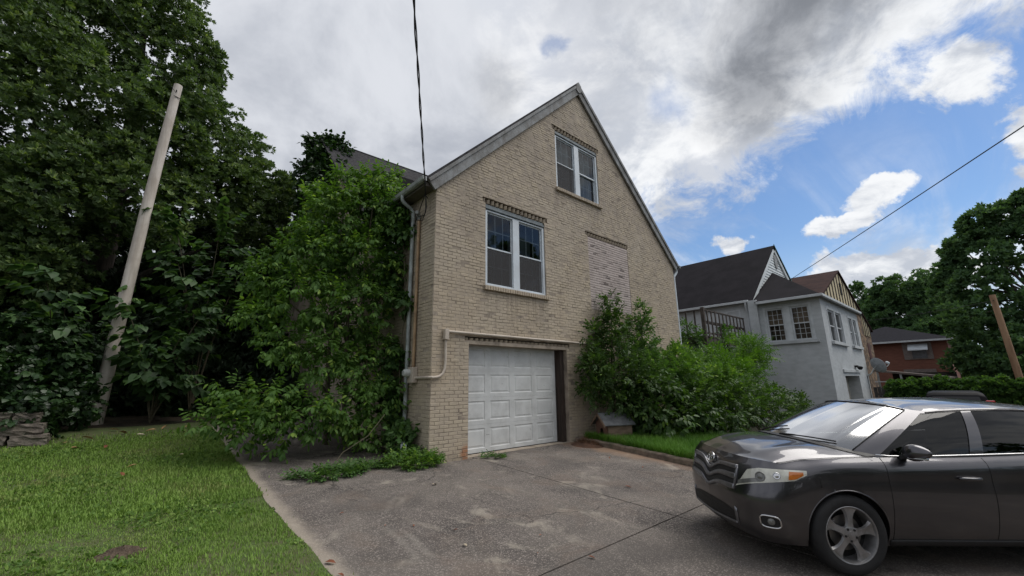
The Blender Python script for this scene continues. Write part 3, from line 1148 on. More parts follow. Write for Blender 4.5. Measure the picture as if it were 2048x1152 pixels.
# window on the side wall behind the sapling
sw = bpy.data.objects.new('window', None)
COL.objects.link(sw)
attach(sw, house)
fr = MB()
a, b, c, e = SWIN
fr.box(XL + 0.03, XL + 0.12, a, a + 0.07, c, e).box(XL + 0.03, XL + 0.12, b - 0.07, b, c, e).box(XL + 0.031, XL + 0.119, a + 0.07, b - 0.07, e - 0.07, e)
fr.box(XL + 0.031, XL + 0.119, a + 0.07, b - 0.07, c, c + 0.07).box(XL + 0.031, XL + 0.119, a + 0.07, b - 0.07, (c + e) / 2 - 0.03, (c + e) / 2 + 0.03)
fr.build('frame', white_m, sw)
for z0_, z1_ in ((c + 0.07, (c + e) / 2 - 0.03), ((c + e) / 2 + 0.03, e - 0.07)):
    mesh('pane', [(XL + 0.08, a + 0.07, z0_), (XL + 0.08, b - 0.07, z0_), (XL + 0.08, b - 0.07, z1_), (XL + 0.08, a + 0.07, z1_)], [(0, 1, 2, 3)], pane_m, sw)
MB().box(XL - 0.05, XL + 0.03, a - 0.05, b + 0.05, c - 0.09, c).build('sill', wall_m, sw, bevel=0.008)

# ------------------------------------------------------------------ garage door
door_m = mat('white_garage_door_paint', (0.64, 0.65, 0.645), 0.55, (0.57, 0.58, 0.575), 3.0, bump=0.001, bscale=40, grime=(0.36, 0.36, 0.35), gscale=3.2, gamt=0.4,
             extra=lambda t, pos, col: t.mix(t.math('MULTIPLY', t.ramp(t.noise(t.mapping(pos, (1, 1, 2.5)), 7.0, 5.0, 0.7), 0.66, 0.72), 0.75), col, (0.16, 0.165, 0.16)))
gd = bpy.data.objects.new('garage_door', None)
COL.objects.link(gd)
attach(gd, house)
YD = YW + 0.27
gx0, gx1 = 5.20, 8.24
nsec = 4
hs = 2.31 / nsec
for k in range(nsec):
    z0 = 0.015 + k * hs
    z1 = z0 + hs - 0.006
    mb = MB()
    pw = (gx1 - gx0 - 0.10) / 4
    rim, bev = 0.075, 0.035
    # section sheet with four stamped panels: build the face as a grid with sunk rings and raised fields
    prev = gx0
    mb.prism([(YD + 0.045, z0), (YD + 0.045, z1), (YD + 0.04, z1), (YD + 0.04, z0)], 'x', gx0, gx1)
    v, f = [], []
    for c in range(4):
        a, b = gx0 + 0.05 + c * pw, gx0 + 0.05 + (c + 1) * pw
        L_ = a if c else gx0
        R_ = b if c < 3 else gx1
        rings = [((L_, R_, z0, z1), 0.0), ((a + rim, b - rim, z0 + 0.085, z1 - 0.075), 0.0), ((a + rim + 0.014, b - rim - 0.014, z0 + 0.099, z1 - 0.089), 0.011),
                 ((a + rim + 0.03, b - rim - 0.03, z0 + 0.115, z1 - 0.105), 0.011), ((a + rim + 0.065, b - rim - 0.065, z0 + 0.148, z1 - 0.138), 0.003)]
        base = len(v)
        for (p, q, s, e_), dep in rings:
            v += [(p, YD + dep, s), (q, YD + dep, s), (q, YD + dep, e_), (p, YD + dep, e_)]
        for r_ in range(len(rings) - 1):
            for i in range(4):
                a0 = base + 4 * r_ + i
                a1 = base + 4 * r_ + (i + 1) % 4
                f.append((a0, a1, a1 + 4, a0 + 4))
        t0 = base + 4 * (len(rings) - 1)
        f.append((t0, t0 + 1, t0 + 2, t0 + 3))
    mb.add(v, f)
    # lips of the section joint
    mb.box(gx0, gx1, YD + 0.001, YD + 0.04, z1, z1 + 0.004)
    mb.build('door_section', door_m, gd)
MB().box(gx0, gx1, YD - 0.012, YD + 0.04, 0.0, 0.0145).build('bottom_seal', dark_m, gd)
MB().box(gx0, gx1 + 0.3, YD + 0.06, YD + 0.1, -0.05, 2.6).build('backing', dark_m, gd)
oldwood = mat('rotten_brown_post', (0.055, 0.038, 0.030), 0.9, (0.025, 0.018, 0.015), 8.0, bump=0.01, bscale=40, stretch=(1, 1, 0.15))
MB().box(8.27, 8.40, YW + 0.10, YD - 0.002, -0.03, 2.32).build('door_post', oldwood, house, bevel=0.008)
MB().box(8.245, 8.30, YD - 0.03, YD + 0.03, -0.03, 2.33).build('door_stop', oldwood, house)
MB().box(DOOR[0], DOOR[1], YW + 0.02, YD + 0.04, 2.312, 2.396).build('lintel', mortar_m, house)
MB().box(DOOR[0], DOOR[0] + 0.0, YW, YW, 0, 0)

# ------------------------------------------------------------------ roofs
def slope_slab(mb, p, q, r_, s_, th):
    """quad (p,q along the eave, r,s along the ridge) thickened downwards"""
    P = [Vector(x) for x in (p, q, r_, s_)]
    nrm = (P[1] - P[0]).cross(P[3] - P[0]).normalized()
    if nrm.z < 0:
        nrm = -nrm
    mb.add(P + [x - nrm * th for x in P], [(0, 1, 2, 3), (7, 6, 5, 4), (0, 4, 5, 1), (1, 5, 6, 2), (2, 6, 7, 3), (3, 7, 4, 0)])


OV = 0.10       # rake overhang
EO = 0.30       # eave overhang
ZT = APEX + 0.10
YB = 17.5
roof = MB()
slope_slab(roof, (XL - EO, YW - OV, ZT - RISE * (XM - XL + EO)), (XL - EO, YB, ZT - RISE * (XM - XL + EO)), (XM, YB, ZT), (XM, YW - OV, ZT), 0.05)
rr = (ZT - EAVE - 0.1) / (XR - XM)
slope_slab(roof, (XR + EO, YW - OV, ZT - rr * (XR - XM + EO)), (XR + EO, YB, ZT - rr * (XR - XM + EO)), (XM, YB, ZT), (XM, YW - OV, ZT), 0.05)
rf = roof.build('roof', shingle_m, house)
# barge boards on the front gable
def barge(xa, za, xb, zb, name='barge_board'):
    dv = Vector((xb - xa, 0, zb - za))
    nrm = Vector((-dv.z, 0, dv.x)).normalized()
    if nrm.z > 0:
        nrm = -nrm
    a, b = Vector((xa, 0, za)), Vector((xb, 0, zb))
    off, wd = 0.055, 0.27
    pts = [a + nrm * off, b + nrm * off, b + nrm * (off + wd), a + nrm * (off + wd)]
    # mitre at the apex
    mb = MB()
    mb.prism([(p.x, p.z) for p in pts], 'y', YW - OV + 0.012, YW - 0.03)
    pts2 = [a + nrm * (off - 0.004), b + nrm * (off - 0.004), b + nrm * (off + 0.07), a + nrm * (off + 0.07)]
    mb.prism([(p.x, p.z) for p in pts2], 'y', YW - OV - 0.02, YW - OV + 0.011)
    return mb.build(name, trim_m, house, bevel=0.006)


MB().prism([(XM, ZT - 0.012), (XM + 0.12, ZT - 0.125), (XM + 0.12, ZT - 0.34), (XM, ZT - 0.42), (XM - 0.12, ZT - 0.34), (XM - 0.12, ZT - 0.125)], 'y', YW - OV - 0.023, YW - 0.034).build('barge_apex', trim_m, house)
barge(XL - EO, ZT - RISE * (XM - XL + EO), XM + 0.0, ZT)
barge(XR + EO, ZT - rr * (XR - XM + EO), XM - 0.0, ZT)
# boxed eaves
ze = ZT - RISE * (XM - XL + EO)
MB().box(XL - EO + 0.02, XL - 0.012, YW - OV + 0.1, 11.0, ze - 0.16, ze - 0.075).build('soffit', soffit_m, house)
zr = ZT - rr * (XR - XM + EO)
MB().box(XR + 0.012, XR + EO - 0.02, YW - OV + 0.1, 17, zr - 0.16, zr - 0.075).build('soffit', soffit_m, house)

# main roof behind, ridge parallel to the front
MY, MZ = 16.3, 11.25
courses = MB()
ny = 40
y_e, z_e = 10.9, 6.0
mr = MB()
for k in range(ny):
    t0, t1 = k / ny, (k + 1) / ny
    ya, yb_ = y_e + (MY - y_e) * t0, y_e + (MY - y_e) * t1
    za, zb_ = z_e + (MZ - z_e) * t0, z_e + (MZ - z_e) * t1
    lift = 0.014
    x = 4.15
    odd = 0.15 * (k % 2)
    # butt-edged courses
    mr.add([(x, ya - 0.02, za - 0.02 + lift), (XR + 0.2, ya - 0.02, za - 0.02 + lift), (XR + 0.2, yb_, zb_), (x, yb_, zb_), (x, ya - 0.02, za - 0.02 - 0.004), (XR + 0.2, ya - 0.02, za - 0.02 - 0.004)], [(0, 1, 2, 3), (0, 4, 5, 1)])
o = mr.build('main_roof', shingle_m, house)
MB().prism([(y_e, z_e - 0.06), (MY, MZ - 0.06), (MY + (MY - y_e), z_e - 0.06), (MY + (MY - y_e), z_e), (MY, MZ - 0.005), (y_e, z_e)], 'x', 4.16, XR + 0.19).build('roof_deck', shingle_m, house)
MB().tube([(4.12, MY, MZ + 0.0), (XR + 0.2, MY, MZ + 0.0)], 0.05, 8).build('ridge_cap', shingle_m, house)
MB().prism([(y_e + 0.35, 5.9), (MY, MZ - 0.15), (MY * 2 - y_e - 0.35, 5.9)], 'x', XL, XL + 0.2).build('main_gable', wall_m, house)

# ------------------------------------------------------------------ gutters, pipes
def gutter(y0, y1, x, z, side, name):
    prof = [(0, 0), (0.012, -0.07), (0.04, -0.10), (0.10, -0.10), (0.10, 0.0), (0.092, 0.0), (0.092, -0.088), (0.045, -0.088), (0.02, -0.065), (0.012, 0)]
    mb = MB().prism([(x + side * (0.10 - p[0]), z + p[1]) for p in prof], 'y', y0, y1)
    mb.prism([(x + side * (0.10 - p[0]), z + p[1]) for p in ((0.012, -0.07), (0.04, -0.10), (0.10, -0.10), (0.10, 0), (0.012, 0))], 'y', y0 + 0.001, y0 + 0.006)
    return mb.build(name, gutter_m, house)


gutter(YW - OV - 0.02, 11.0, XL - EO - 0.01, ze - 0.02, -1, 'gutter')
gutter(YW - OV - 0.02, 17, XR + EO + 0.01, zr - 0.02, 1, 'gutter')
GX = XL - EO - 0.06
dsp = MB()
dsp.tube([(GX, 8.28, ze - 0.11), (GX, 8.28, ze - 0.20), (GX + 0.04, 8.28, ze - 0.27), (XL - 0.14, 8.28, ze - 0.36), (XL - 0.075, 8.28, ze - 0.44), (XL - 0.07, 8.28, ze - 0.6), (XL - 0.07, 8.28, 3.2), (XL - 0.07, 8.28, 0.75), (XL - 0.10, 8.22, 0.62), (XL - 0.32, 7.80, 0.20), (XL - 0.40, 7.62, 0.12)], 0.043, 10)
dsp.build('downspout', mat('pale_downspout', (0.42, 0.46, 0.46), 0.5, (0.28, 0.31, 0.31), 3.0, grime=(0.12, 0.15, 0.11), gscale=2.5, gamt=0.6), house, smooth=True)
MB().bar((XL - 0.26, 7.90, 0.30), (XL - 0.40, 7.62, 0.10), 0.11, 0.085).build('downspout_outlet', white_m, house, bevel=0.012)
tan_pipe = mat('tan_conduit_paint', (0.40, 0.28, 0.165), 0.5, (0.29, 0.19, 0.11), 4.0, grime=(0.14, 0.09, 0.06), gscale=4, gamt=0.5)
MB().tube([(XL - 0.055, 8.02, 1.8), (XL - 0.055, 8.02, 5.12)], 0.034, 10).build('service_conduit', tan_pipe, house, smooth=True)
MB().tube([(XL - 0.055, 8.02, 5.12), (XL - 0.06, 8.02, 5.2), (XL - 0.10, 7.98, 5.27), (XL - 0.17, 7.92, 5.25)], [0.034, 0.04, 0.045, 0.04], 10).build('weather_head', gutter_m, house, smooth=True)
paintp = mat('painted_conduit', (0.50, 0.44, 0.37), 0.6, (0.42, 0.36, 0.30), 4.0)
MB().box(XL - 0.13, XL - 0.011, 7.90, 8.12, 1.50, 1.82).build('meter_box', paintp, house, bevel=0.01)
MB().lathe([(0.0, 0.13), (0.055, 0.13), (0.08, 0.10), (0.085, 0.0)], (XL - 0.13, 8.06, 1.70), (-1, 0, 0), 18).build('electric_meter', mat('meter_glass', (0.45, 0.47, 0.45), 0.25, (0.3, 0.32, 0.3)), house, smooth=True)
pts = [(XL - 0.05, 7.90, 1.60), (XL - 0.05, 7.55, 1.60), (XL - 0.05, YW - 0.04, 1.60), (XL - 0.02, YW - 0.075, 1.60), (XL + 0.08, YW - 0.05, 1.60), (XL + 0.17, YW - 0.05, 1.62), (XL + 0.25, YW - 0.05, 1.68), (XL + 0.29, YW - 0.05, 1.78), (XL + 0.30, YW - 0.05, 1.9), (XL + 0.30, YW - 0.05, 2.36)]
MB().tube(pts, 0.028, 10).build('conduit', paintp, house, smooth=True)
MB().box(XL + 0.25, XL + 0.345, YW - 0.11, YW - 0.011, 2.36, 2.58).build('junction_box', paintp, house, bevel=0.008)
MB().tube([(XL + 0.345, YW - 0.05, 2.535), (9.9, YW - 0.05, 2.515)], 0.030, 10).build('conduit', paintp, house, smooth=True)
# right downspout
rdx = XR + EO + 0.05
MB().tube([(rdx, YW + 0.05, zr - 0.10), (rdx, YW + 0.05, zr - 0.25), (XR + 0.12, YW + 0.05, zr - 0.45), (XR + 0.09, YW + 0.05, zr - 0.6), (XR + 0.09, YW + 0.05, -0.3)], 0.05, 10).build('downspout', white_m, house, smooth=True)
MB().box(rdx - 0.07, rdx + 0.07, YW - 0.02, YW + 0.12, zr - 0.12, zr - 0.0).build('gutter_end', white_m, house, bevel=0.008)

# ------------------------------------------------------------------ grey neighbouring house
grey_m = mat('grey_painted_brick', (0.50, 0.525, 0.54), 0.85, (0.43, 0.455, 0.47), 3.0, bump=0.004, bscale=30, stretch=(1, 1, 2.5), grime=(0.32, 0.335, 0.34), gscale=0.8, gamt=0.45)
trimw_m = mat('grey_white_trim', (0.55, 0.58, 0.60), 0.6, (0.45, 0.475, 0.49), 3.0)
blackroof_m = mat('near_black_shingle', (0.018, 0.0165, 0.020), 0.95, (0.012, 0.0115, 0.014), 1.2, bump=0.01, bscale=40, spec=0.08)
siding_m = mat('white_lap_siding', (0.66, 0.70, 0.71), 0.6, (0.56, 0.60, 0.61), 3.0)
teal_m = mat('teal_rake_trim', (0.12, 0.26, 0.24), 0.6)
shade_m = mat('tan_window_shade', (0.34, 0.26, 0.19), 0.9, (0.24, 0.18, 0.13), 4.0)
gpane_m = glass_mat('neighbour_glass', (0.6, 0.62, 0.62))

gh = thing('neighbour_house', (27, 8, -0.55), 'grey painted brick house with black roof and windowed bay', 'house')
GX0, GX1, GY0, GY1 = 22.4, 30.1, 4.57, 7.42
WT = 5.12
BASE = -0.7
gwx = ((4.93, 6.90, 3.23, 4.90),)           # on the face towards the drive (y0,y1,z0,z1)
gwy = ((23.3, 26.1, 3.16, 4.75), (27.5, 29.5, 3.16, 4.72))
gdoor = (24.6, 27.7, BASE, 1.62)


def holed(mb, u0, u1, z0, z1, hs, put, t0, t1):
    """wall strip with rectangular holes; put(u0,u1,z0,z1) adds a box"""
    us = sorted({u0, u1} | {h[0] for h in hs} | {h[1] for h in hs})
    for a, b in zip(us[:-1], us[1:]):
        zz = [z0]
        for h in sorted(hs, key=lambda q: q[2]):
            if h[0] <= a and b <= h[1]:
                zz += [h[2], h[3]]
        zz.append(z1)
        for p, q in zip(zz[0::2], zz[1::2]):
            if q - p > 1e-4:
                put(a, b, p, q)


wl = MB()
holed(wl, GY0, GY1, BASE, WT, gwx, lambda a, b, p, q: wl.box(GX0, GX0 + 0.25, a, b, p, q), 0, 0)
holed(wl, GX0 + 0.25, GX1, BASE, WT, gwy + (gdoor,), lambda a, b, p, q: wl.box(a, b, GY0, GY0 + 0.25, p, q), 0, 0)
wl.box(GX1 - 0.25, GX1, GY0 + 0.25, GY1, BASE, WT)
wl.build('bay_wall', grey_m, gh)
MB().box(22.62, 22.9, GY1 + 0.02, 21, BASE, 5.3).box(31.2, 31.5, GY1 + 0.02, 21, BASE, 5.3).box(22.9, 31.2, GY1 + 0.02, GY1 + 0.3, BASE, 5.3).build('main_wall', grey_m, gh)
MB().box(22.18, 22.62, 7.06, 7.46, BASE, 5.32).build('pilaster', grey_m, gh, bevel=0.01)
MB().box(22.75, 29.8, 5.9, 5.95, BASE, 5.0).build('inner_wall', dark_m, gh)


def grid_window(parent, plane, c, u0, u1, z0, z1, nx=3, nz=3, shade=True):
    """one double-hung window; plane 'x' faces -X at x=c, plane 'y' faces -Y at y=c"""
    def bx(mb, a, b, p, q, d0, d1):
        if plane == 'x':
            mb.box(c + d0, c + d1, a, b, p, q)
        else:
            mb.box(a, b, c + d0, c + d1, p, q)
    wn = bpy.data.objects.new('window', None)
    COL.objects.link(wn)
    attach(wn, parent)
    fr = MB()
    t_ = 0.07
    bx(fr, u0, u0 + t_, z0, z1, 0.04, 0.12)
    bx(fr, u1 - t_, u1, z0, z1, 0.04, 0.12)
    bx(fr, u0 + t_, u1 - t_, z1 - t_, z1, 0.041, 0.119)
    bx(fr, u0 + t_, u1 - t_, z0, z0 + t_, 0.041, 0.119)
    zm = (z0 + z1) / 2
    bx(fr, u0 + t_, u1 - t_, zm - 0.025, zm + 0.025, 0.05, 0.115)
    fr.build('frame', trimw_m, wn)
    mu = MB()
    for lo, hi, dd in ((z0 + t_, zm - 0.025, 0.085), (zm + 0.025, z1 - t_, 0.07)):
        for i in range(1, nx):
            q = u0 + t_ + (u1 - u0 - 2 * t_) * i / nx
            bx(mu, q - 0.008, q + 0.008, lo, hi, dd, dd + 0.016)
        for i in range(1, nz):
            q = lo + (hi - lo) * i / nz
            bx(mu, u0 + t_, u1 - t_, q - 0.008, q + 0.008, dd + 0.001, dd + 0.015)
    mu.build('muntins', trimw_m, wn)
    for lo, hi, dd in ((z0 + t_, zm - 0.025, 0.105), (zm + 0.025, z1 - t_, 0.09)):
        if plane == 'x':
            q = [(c + dd, u0 + t_, lo), (c + dd, u1 - t_, lo), (c + dd, u1 - t_, hi), (c + dd, u0 + t_, hi)]
        else:
            q = [(u0 + t_, c + dd, lo), (u1 - t_, c + dd, lo), (u1 - t_, c + dd, hi), (u0 + t_, c + dd, hi)]
        mesh('pane', q, [(0, 1, 2, 3)], gpane_m, wn)
    if shade:
        sh = MB()
        bx(sh, u0 + t_, u1 - t_, zm - 0.02, z1 - t_, 0.16, 0.17)
        sh.build('shade', shade_m, wn)
        sh = MB()
        bx(sh, u0 + t_, u1 - t_, z0, zm - 0.02, 0.24, 0.25)
        sh.build('curtain', mat('brown_curtain', (0.075, 0.055, 0.045), 0.9, (0.05, 0.038, 0.03), 4.0), wn)
    return wn


y0, y1, z0, z1 = gwx[0]
ca = MB().box(GX0 - 0.02, GX0 + 0.2, y0, y0 + 0.10, z0, z1).box(GX0 - 0.02, GX0 + 0.2, y1 - 0.10, y1, z0, z1).box(GX0 - 0.019, GX0 + 0.2, y0 + 0.10, y1 - 0.10, z1 - 0.1, z1)
ym = (y0 + y1) / 2
ca.box(GX0 - 0.021, GX0 + 0.2, ym - 0.14, ym + 0.14, z0, z1 - 0.1)
ca.build('window_casing', trimw_m, gh, bevel=0.006)
grid_window(gh, 'x', GX0, y0 + 0.10, ym - 0.14, z0, z1 - 0.1)
grid_window(gh, 'x', GX0, ym + 0.14, y1 - 0.10, z0, z1 - 0.1)
MB().box(GX0 - 0.12, GX0 + 0.05, y0 - 0.12, y1 + 0.12, z0 - 0.14, z0).build('window_sill', grey_m, gh, bevel=0.01)
for a, b, z0, z1 in gwy:
    mid = (a + b) / 2
    ca = MB().box(a, a + 0.1, GY0 - 0.02, GY0 + 0.2, z0, z1).box(b - 0.1, b, GY0 - 0.02, GY0 + 0.2, z0, z1).box(a + 0.1, b - 0.1, GY0 - 0.019, GY0 + 0.2, z1 - 0.1, z1).box(mid - 0.1, mid + 0.1, GY0 - 0.021, GY0 + 0.2, z0, z1 - 0.1)
    ca.build('window_casing', trimw_m, gh, bevel=0.006)
    grid_window(gh, 'y', GY0, a + 0.1, mid - 0.1, z0, z1 - 0.1, 1, 1, False)
    grid_window(gh, 'y', GY0, mid + 0.1, b - 0.1, z0, z1 - 0.1, 1, 1, False)
    MB().box(a - 0.1, b + 0.1, GY0 - 0.12, GY0 + 0.05, z0 - 0.14, z0).build('window_sill', grey_m, gh, bevel=0.01)
# basement garage door, deep in its opening
dm = MB()
for k in range(4):
    dm.box(gdoor[0], gdoor[1], GY0 + 0.5, GY0 + 0.55, BASE + k * 0.56, BASE + k * 0.56 + 0.55)
dm.build('garage_door', mat('cream_door_paint', (0.55, 0.53, 0.47), 0.6), gh)
MB().box(gdoor[1], gdoor[1] + 0.02, GY0 + 0.25, GY0 + 0.56, BASE, gdoor[3]).box(gdoor[0], gdoor[1], GY0 + 0.25, GY0 + 0.56, gdoor[3], gdoor[3] + 0.02).build('door_reveal', grey_m, gh)
MB().box(gdoor[0] - 0.25, gdoor[1] + 0.35, GY0 - 0.06, GY0 + 0.02, gdoor[3] + 0.16, gdoor[3] + 0.30).build('door_lintel', grey_m, gh, bevel=0.01)
fl = MB()
fl.lathe([(0.03, 0), (0.05, 0.03), (0.09, 0.14), (0.095, 0.17)], (27.0, GY0 - 0.1, 2.08), (-0.4, -0.7, -0.5), 12)
fl.lathe([(0.03, 0), (0.05, 0.03), (0.09, 0.14), (0.095, 0.17)], (27.25, GY0 - 0.1, 2.08), (0.6, -0.6, -0.5), 12)
fl.box(26.98, 27.27, GY0 - 0.12, GY0 - 0.001, 2.05, 2.14)
fl.build('flood_light', dark_m, gh, smooth=True)
# roofs
br = MB()
E0 = 0.36
EY, ER = 0.13, 0.15
A, B_ = (GX0 - E0, GY0 - EY, 5.16), (GX1 + ER, GY0 - EY, 5.16)
PK = (26.6, GY1 - 0.02, 7.52)
br.add([A, B_, (GX1 + ER, GY1 - 0.02, 5.16), (GX0 - E0, GY1 - 0.36, 5.16), PK, (GX0 + 0.1, GY1 - 0.02, 5.30)], [(0, 1, 4), (1, 2, 4), (3, 0, 4), (3, 4, 5), (0, 3, 5, 2, 1)])
br.build('bay_roof', blackroof_m, gh)
gt = MB()
gt.box(GX0 - E0 - 0.1, GX0 - E0 - 0.0, GY0 - EY - 0.1, GY1 - 0.40, 5.05, 5.17)
gt.box(GX0 - E0, GX1 + ER, GY0 - EY - 0.1, GY0 - EY - 0.0, 5.05, 5.169)
gt.box(22.30, 22.42, GY1 + 0.06, 21, 5.28, 5.40)
gt.build('gutter', trimw_m, gh, bevel=0.015)
MB().box(GX0 - E0, GX1 + ER, GY0 - EY, GY0, 5.08, 5.12).box(GX0 - E0, GX0, GY0, GY1 - 0.4, 5.081, 5.12).build('soffit', mat('mid_grey_soffit', (0.30, 0.32, 0.33), 0.9), gh)  # soffit in a darker grey than the trim
mr = MB()
RX, RZ = 27.3, 9.29
slope_slab(mr, (22.40, GY1 - 0.12, 5.36), (22.40, 21.3, 5.36), (RX, 21.3, RZ), (RX, GY1 - 0.12, RZ), 0.06)
slope_slab(mr, (32.2, GY1 - 0.12, 5.36), (32.2, 21.3, 5.36), (RX, 21.3, RZ), (RX, GY1 - 0.12, RZ), 0.06)
mr.build('main_roof', blackroof_m, gh)
sd = bpy.data.objects.new('gable_siding', None)
COL.objects.link(sd)
attach(sd, gh)
nb = 22
for k in range(nb):
    za, zb = 5.35 + (RZ - 5.45) * k / nb, 5.35 + (RZ - 5.45) * (k + 1) / nb
    s0, s1 = (za - 5.36) / (RZ - 5.36), (zb - 5.36) / (RZ - 5.36)
    xa0, xb0 = 22.45 + (RX - 22.45) * s0, 32.15 + (RX - 32.15) * s0
    xa1, xb1 = 22.45 + (RX - 22.45) * s1, 32.15 + (RX - 32.15) * s1
    mesh('siding_board', [(xa0, GY1 - 0.035, za), (xb0, GY1 - 0.035, za), (xb1, GY1 - 0.005, zb), (xa1, GY1 - 0.005, zb), (xa0, GY1 - 0.002, za), (xb0, GY1 - 0.002, za)], [(0, 1, 2, 3), (0, 4, 5, 1)], siding_m, sd)
rk = MB()
for x0_, in ((22.42,), (32.18,)):
    rk.bar((x0_, GY1 - 0.08, 5.25), (RX, GY1 - 0.08, RZ - 0.10), 0.05, 0.20, up=(0, 1, 0)) if False else None
    a, b = Vector((x0_, 0, 5.30)), Vector((RX, 0, RZ - 0.06))
    nrm = Vector((-(b - a).z, 0, (b - a).x)).normalized()
    nrm = -nrm if nrm.z > 0 else nrm
    pts = [a, b, b + nrm * 0.24, a + nrm * 0.24]
    rk.prism([(p.x, p.z) for p in pts], 'y', GY1 - 0.10, GY1 - 0.04)
rk.build('rake_trim', siding_m, gh)
rt = MB()
a, b = Vector((32.25, 0, 5.36)), Vector((RX, 0, RZ + 0.01))
rt.prism([(a.x, a.z), (b.x, b.z), (b.x, b.z + 0.06), (a.x + 0.05, a.z + 0.05)], 'y', GY1 - 0.15, GY1 - 0.11)
rt.build('rake_edge', teal_m, gh)
vt = MB().lathe([(0.0, 0.02), (0.20, 0.02), (0.24, 0.03), (0.26, 0.0)], (27.45, GY1 - 0.05, 8.30), (0, -1, 0), 20)
for p in range(len(vt.v)):
    x, y, z = vt.v[p]
    vt.v[p] = (x, y, 8.30 + (z - 8.30) * 1.7)
vt.build('oval_vent', mat('vent_grey', (0.33, 0.34, 0.34), 0.7), gh)
MB().tube([(22.36, 7.62, 5.28), (22.36, 7.62, 5.1), (22.52, 7.62, 4.85), (22.56, 7.62, 4.6), (22.56, 7.62, -0.6)], 0.05, 8).build('downspout', trimw_m, gh, smooth=True)
MB().box(22.60, 22.64, 9.0, 9.8, 3.55, 5.0).build('side_door', trimw_m, gh)
grid_window(gh, 'x', 22.56, 8.0, 8.7, 3.9, 5.0, 2, 2, False)

# satellite dish and air conditioner at its far corner
sdish = thing('satellite_dish', (29.8, GY0, 1.9), 'grey satellite dish bracketed to the corner of the grey house', 'satellite dish')
dm = MB()
prof = [(0.0, 0.0), (0.15, 0.012), (0.3, 0.05), (0.42, 0.10), (0.425, 0.105), (0.42, 0.115), (0.3, 0.065), (0.15, 0.027), (0.0, 0.015)]
dm.lathe(prof, (30.0, GY0 - 0.45, 2.15), (0.75, -0.55, 0.36), 24, False)
dm.build('dish', mat('dish_grey', (0.36, 0.38, 0.40), 0.5), sdish, smooth=True)
MB().tube([(30.0, GY0 - 0.42, 2.13), (29.85, GY0 - 0.32, 2.0), (29.7, GY0 - 0.2, 1.75), (29.6, GY0 + 0.0, 1.6)], 0.03, 8).build('mast', gutter_m, sdish, smooth=True)
MB().tube([(30.05, GY0 - 0.5, 1.85), (30.45, GY0 - 0.85, 2.15), (30.6, GY0 - 0.92, 2.3)], 0.02, 8).build('feed_arm', gutter_m, sdish, smooth=True)
MB().lathe([(0.03, 0), (0.06, 0.02), (0.07, 0.12), (0.04, 0.18)], (30.58, GY0 - 0.9, 2.27), (-0.5, 0.5, 0.4), 12).build('receiver', white_m, sdish, smooth=True)
MB().tube([(29.6, GY0 - 0.03, 1.6), (29.6, GY0 - 0.03, 0.4), (29.65, GY0 - 0.03, -0.6)], 0.012, 6).build('coax', dark_m, sdish)
ac = thing('air_conditioner', (30.4, 5.0, 2.4), 'grey window air conditioner sticking out beside the satellite dish', 'air conditioner')
MB().box(30.1, 30.8, 4.75, 5.35, 2.45, 2.98).build('casing', mat('ac_grey', (0.40, 0.43, 0.44), 0.5), ac, bevel=0.02)
lv = MB()
for k in range(9):
    lv.box(30.16, 30.74, 4.735, 4.749, 2.50 + k * 0.05, 2.525 + k * 0.05)
lv.build('louvres', gutter_m, ac)
MB().bar((30.12, 5.0, 2.1), (30.6, 4.85, 2.44), 0.03, 0.03).build('bracket', gutter_m, ac)

# ------------------------------------------------------------------ wooden deck between the houses
deckwood = mat('weathered_deck_wood', (0.085, 0.070, 0.062), 0.9, (0.045, 0.037, 0.034), 6.0, bump=0.006, bscale=40)
dk = thing('wooden_deck', (20, 8.5, gz(19, 8)), 'dark weathered wooden deck with railing on the grey house', 'deck')
DY, DX0, DX1 = 7.75, 17.7, 22.15
FZ, TZ = 3.32, 4.43
for x, y in ((DX0, DY), (DX0, DY + 3.2), (20.0, DY)):
    MB().box(x - 0.07, x + 0.07, y - 0.07, y + 0.07, gz(x, y) - 0.2, TZ + (0.12 if x == DX0 else -1.0)).build('post', deckwood, dk, bevel=0.008)
MB().box(DX0, DX1, DY - 0.02, DY + 0.02, FZ - 0.28, FZ - 0.02).box(DX0 - 0.02, DX0 + 0.02, DY + 0.02, DY + 3.2, FZ - 0.28, FZ - 0.02).build('rim_joist', deckwood, dk)
for k in range(22):
    MB().box(DX0 - 0.05, DX1, DY - 0.05 + k * 0.15, DY - 0.05 + k * 0.15 + 0.14, FZ - 0.015, FZ + 0.02).build('deck_board', deckwood, dk)
MB().box(DX0, DX1, DY - 0.05, DY + 0.05, TZ, TZ + 0.045).box(DX0 - 0.05, DX0 + 0.05, DY + 0.05, DY + 3.2, TZ, TZ + 0.044).build('top_rail', deckwood, dk)
MB().box(DX0 + 0.07, DX1, DY - 0.02, DY + 0.02, FZ + 0.10, FZ + 0.17).box(DX0 - 0.02, DX0 + 0.02, DY + 0.07, DY + 3.2, FZ + 0.10, FZ + 0.17).build('bottom_rail', deckwood, dk)
MB().box(DX0 + 0.07, DX1, DY + 0.021, DY + 0.06, FZ + 0.55, FZ + 0.68).build('middle_rail', deckwood, dk)
for k in range(11):
    x = DX0 + 0.32 + k * 0.40
    MB().box(x - 0.04, x + 0.04, DY - 0.062, DY - 0.022, FZ - 0.05, TZ).build('baluster', deckwood, dk)
for k in range(8):
    y = DY + 0.35 + k * 0.38
    MB().box(DX0 - 0.062, DX0 - 0.022, y - 0.03, y + 0.03, FZ - 0.05, TZ).build('baluster', deckwood, dk)

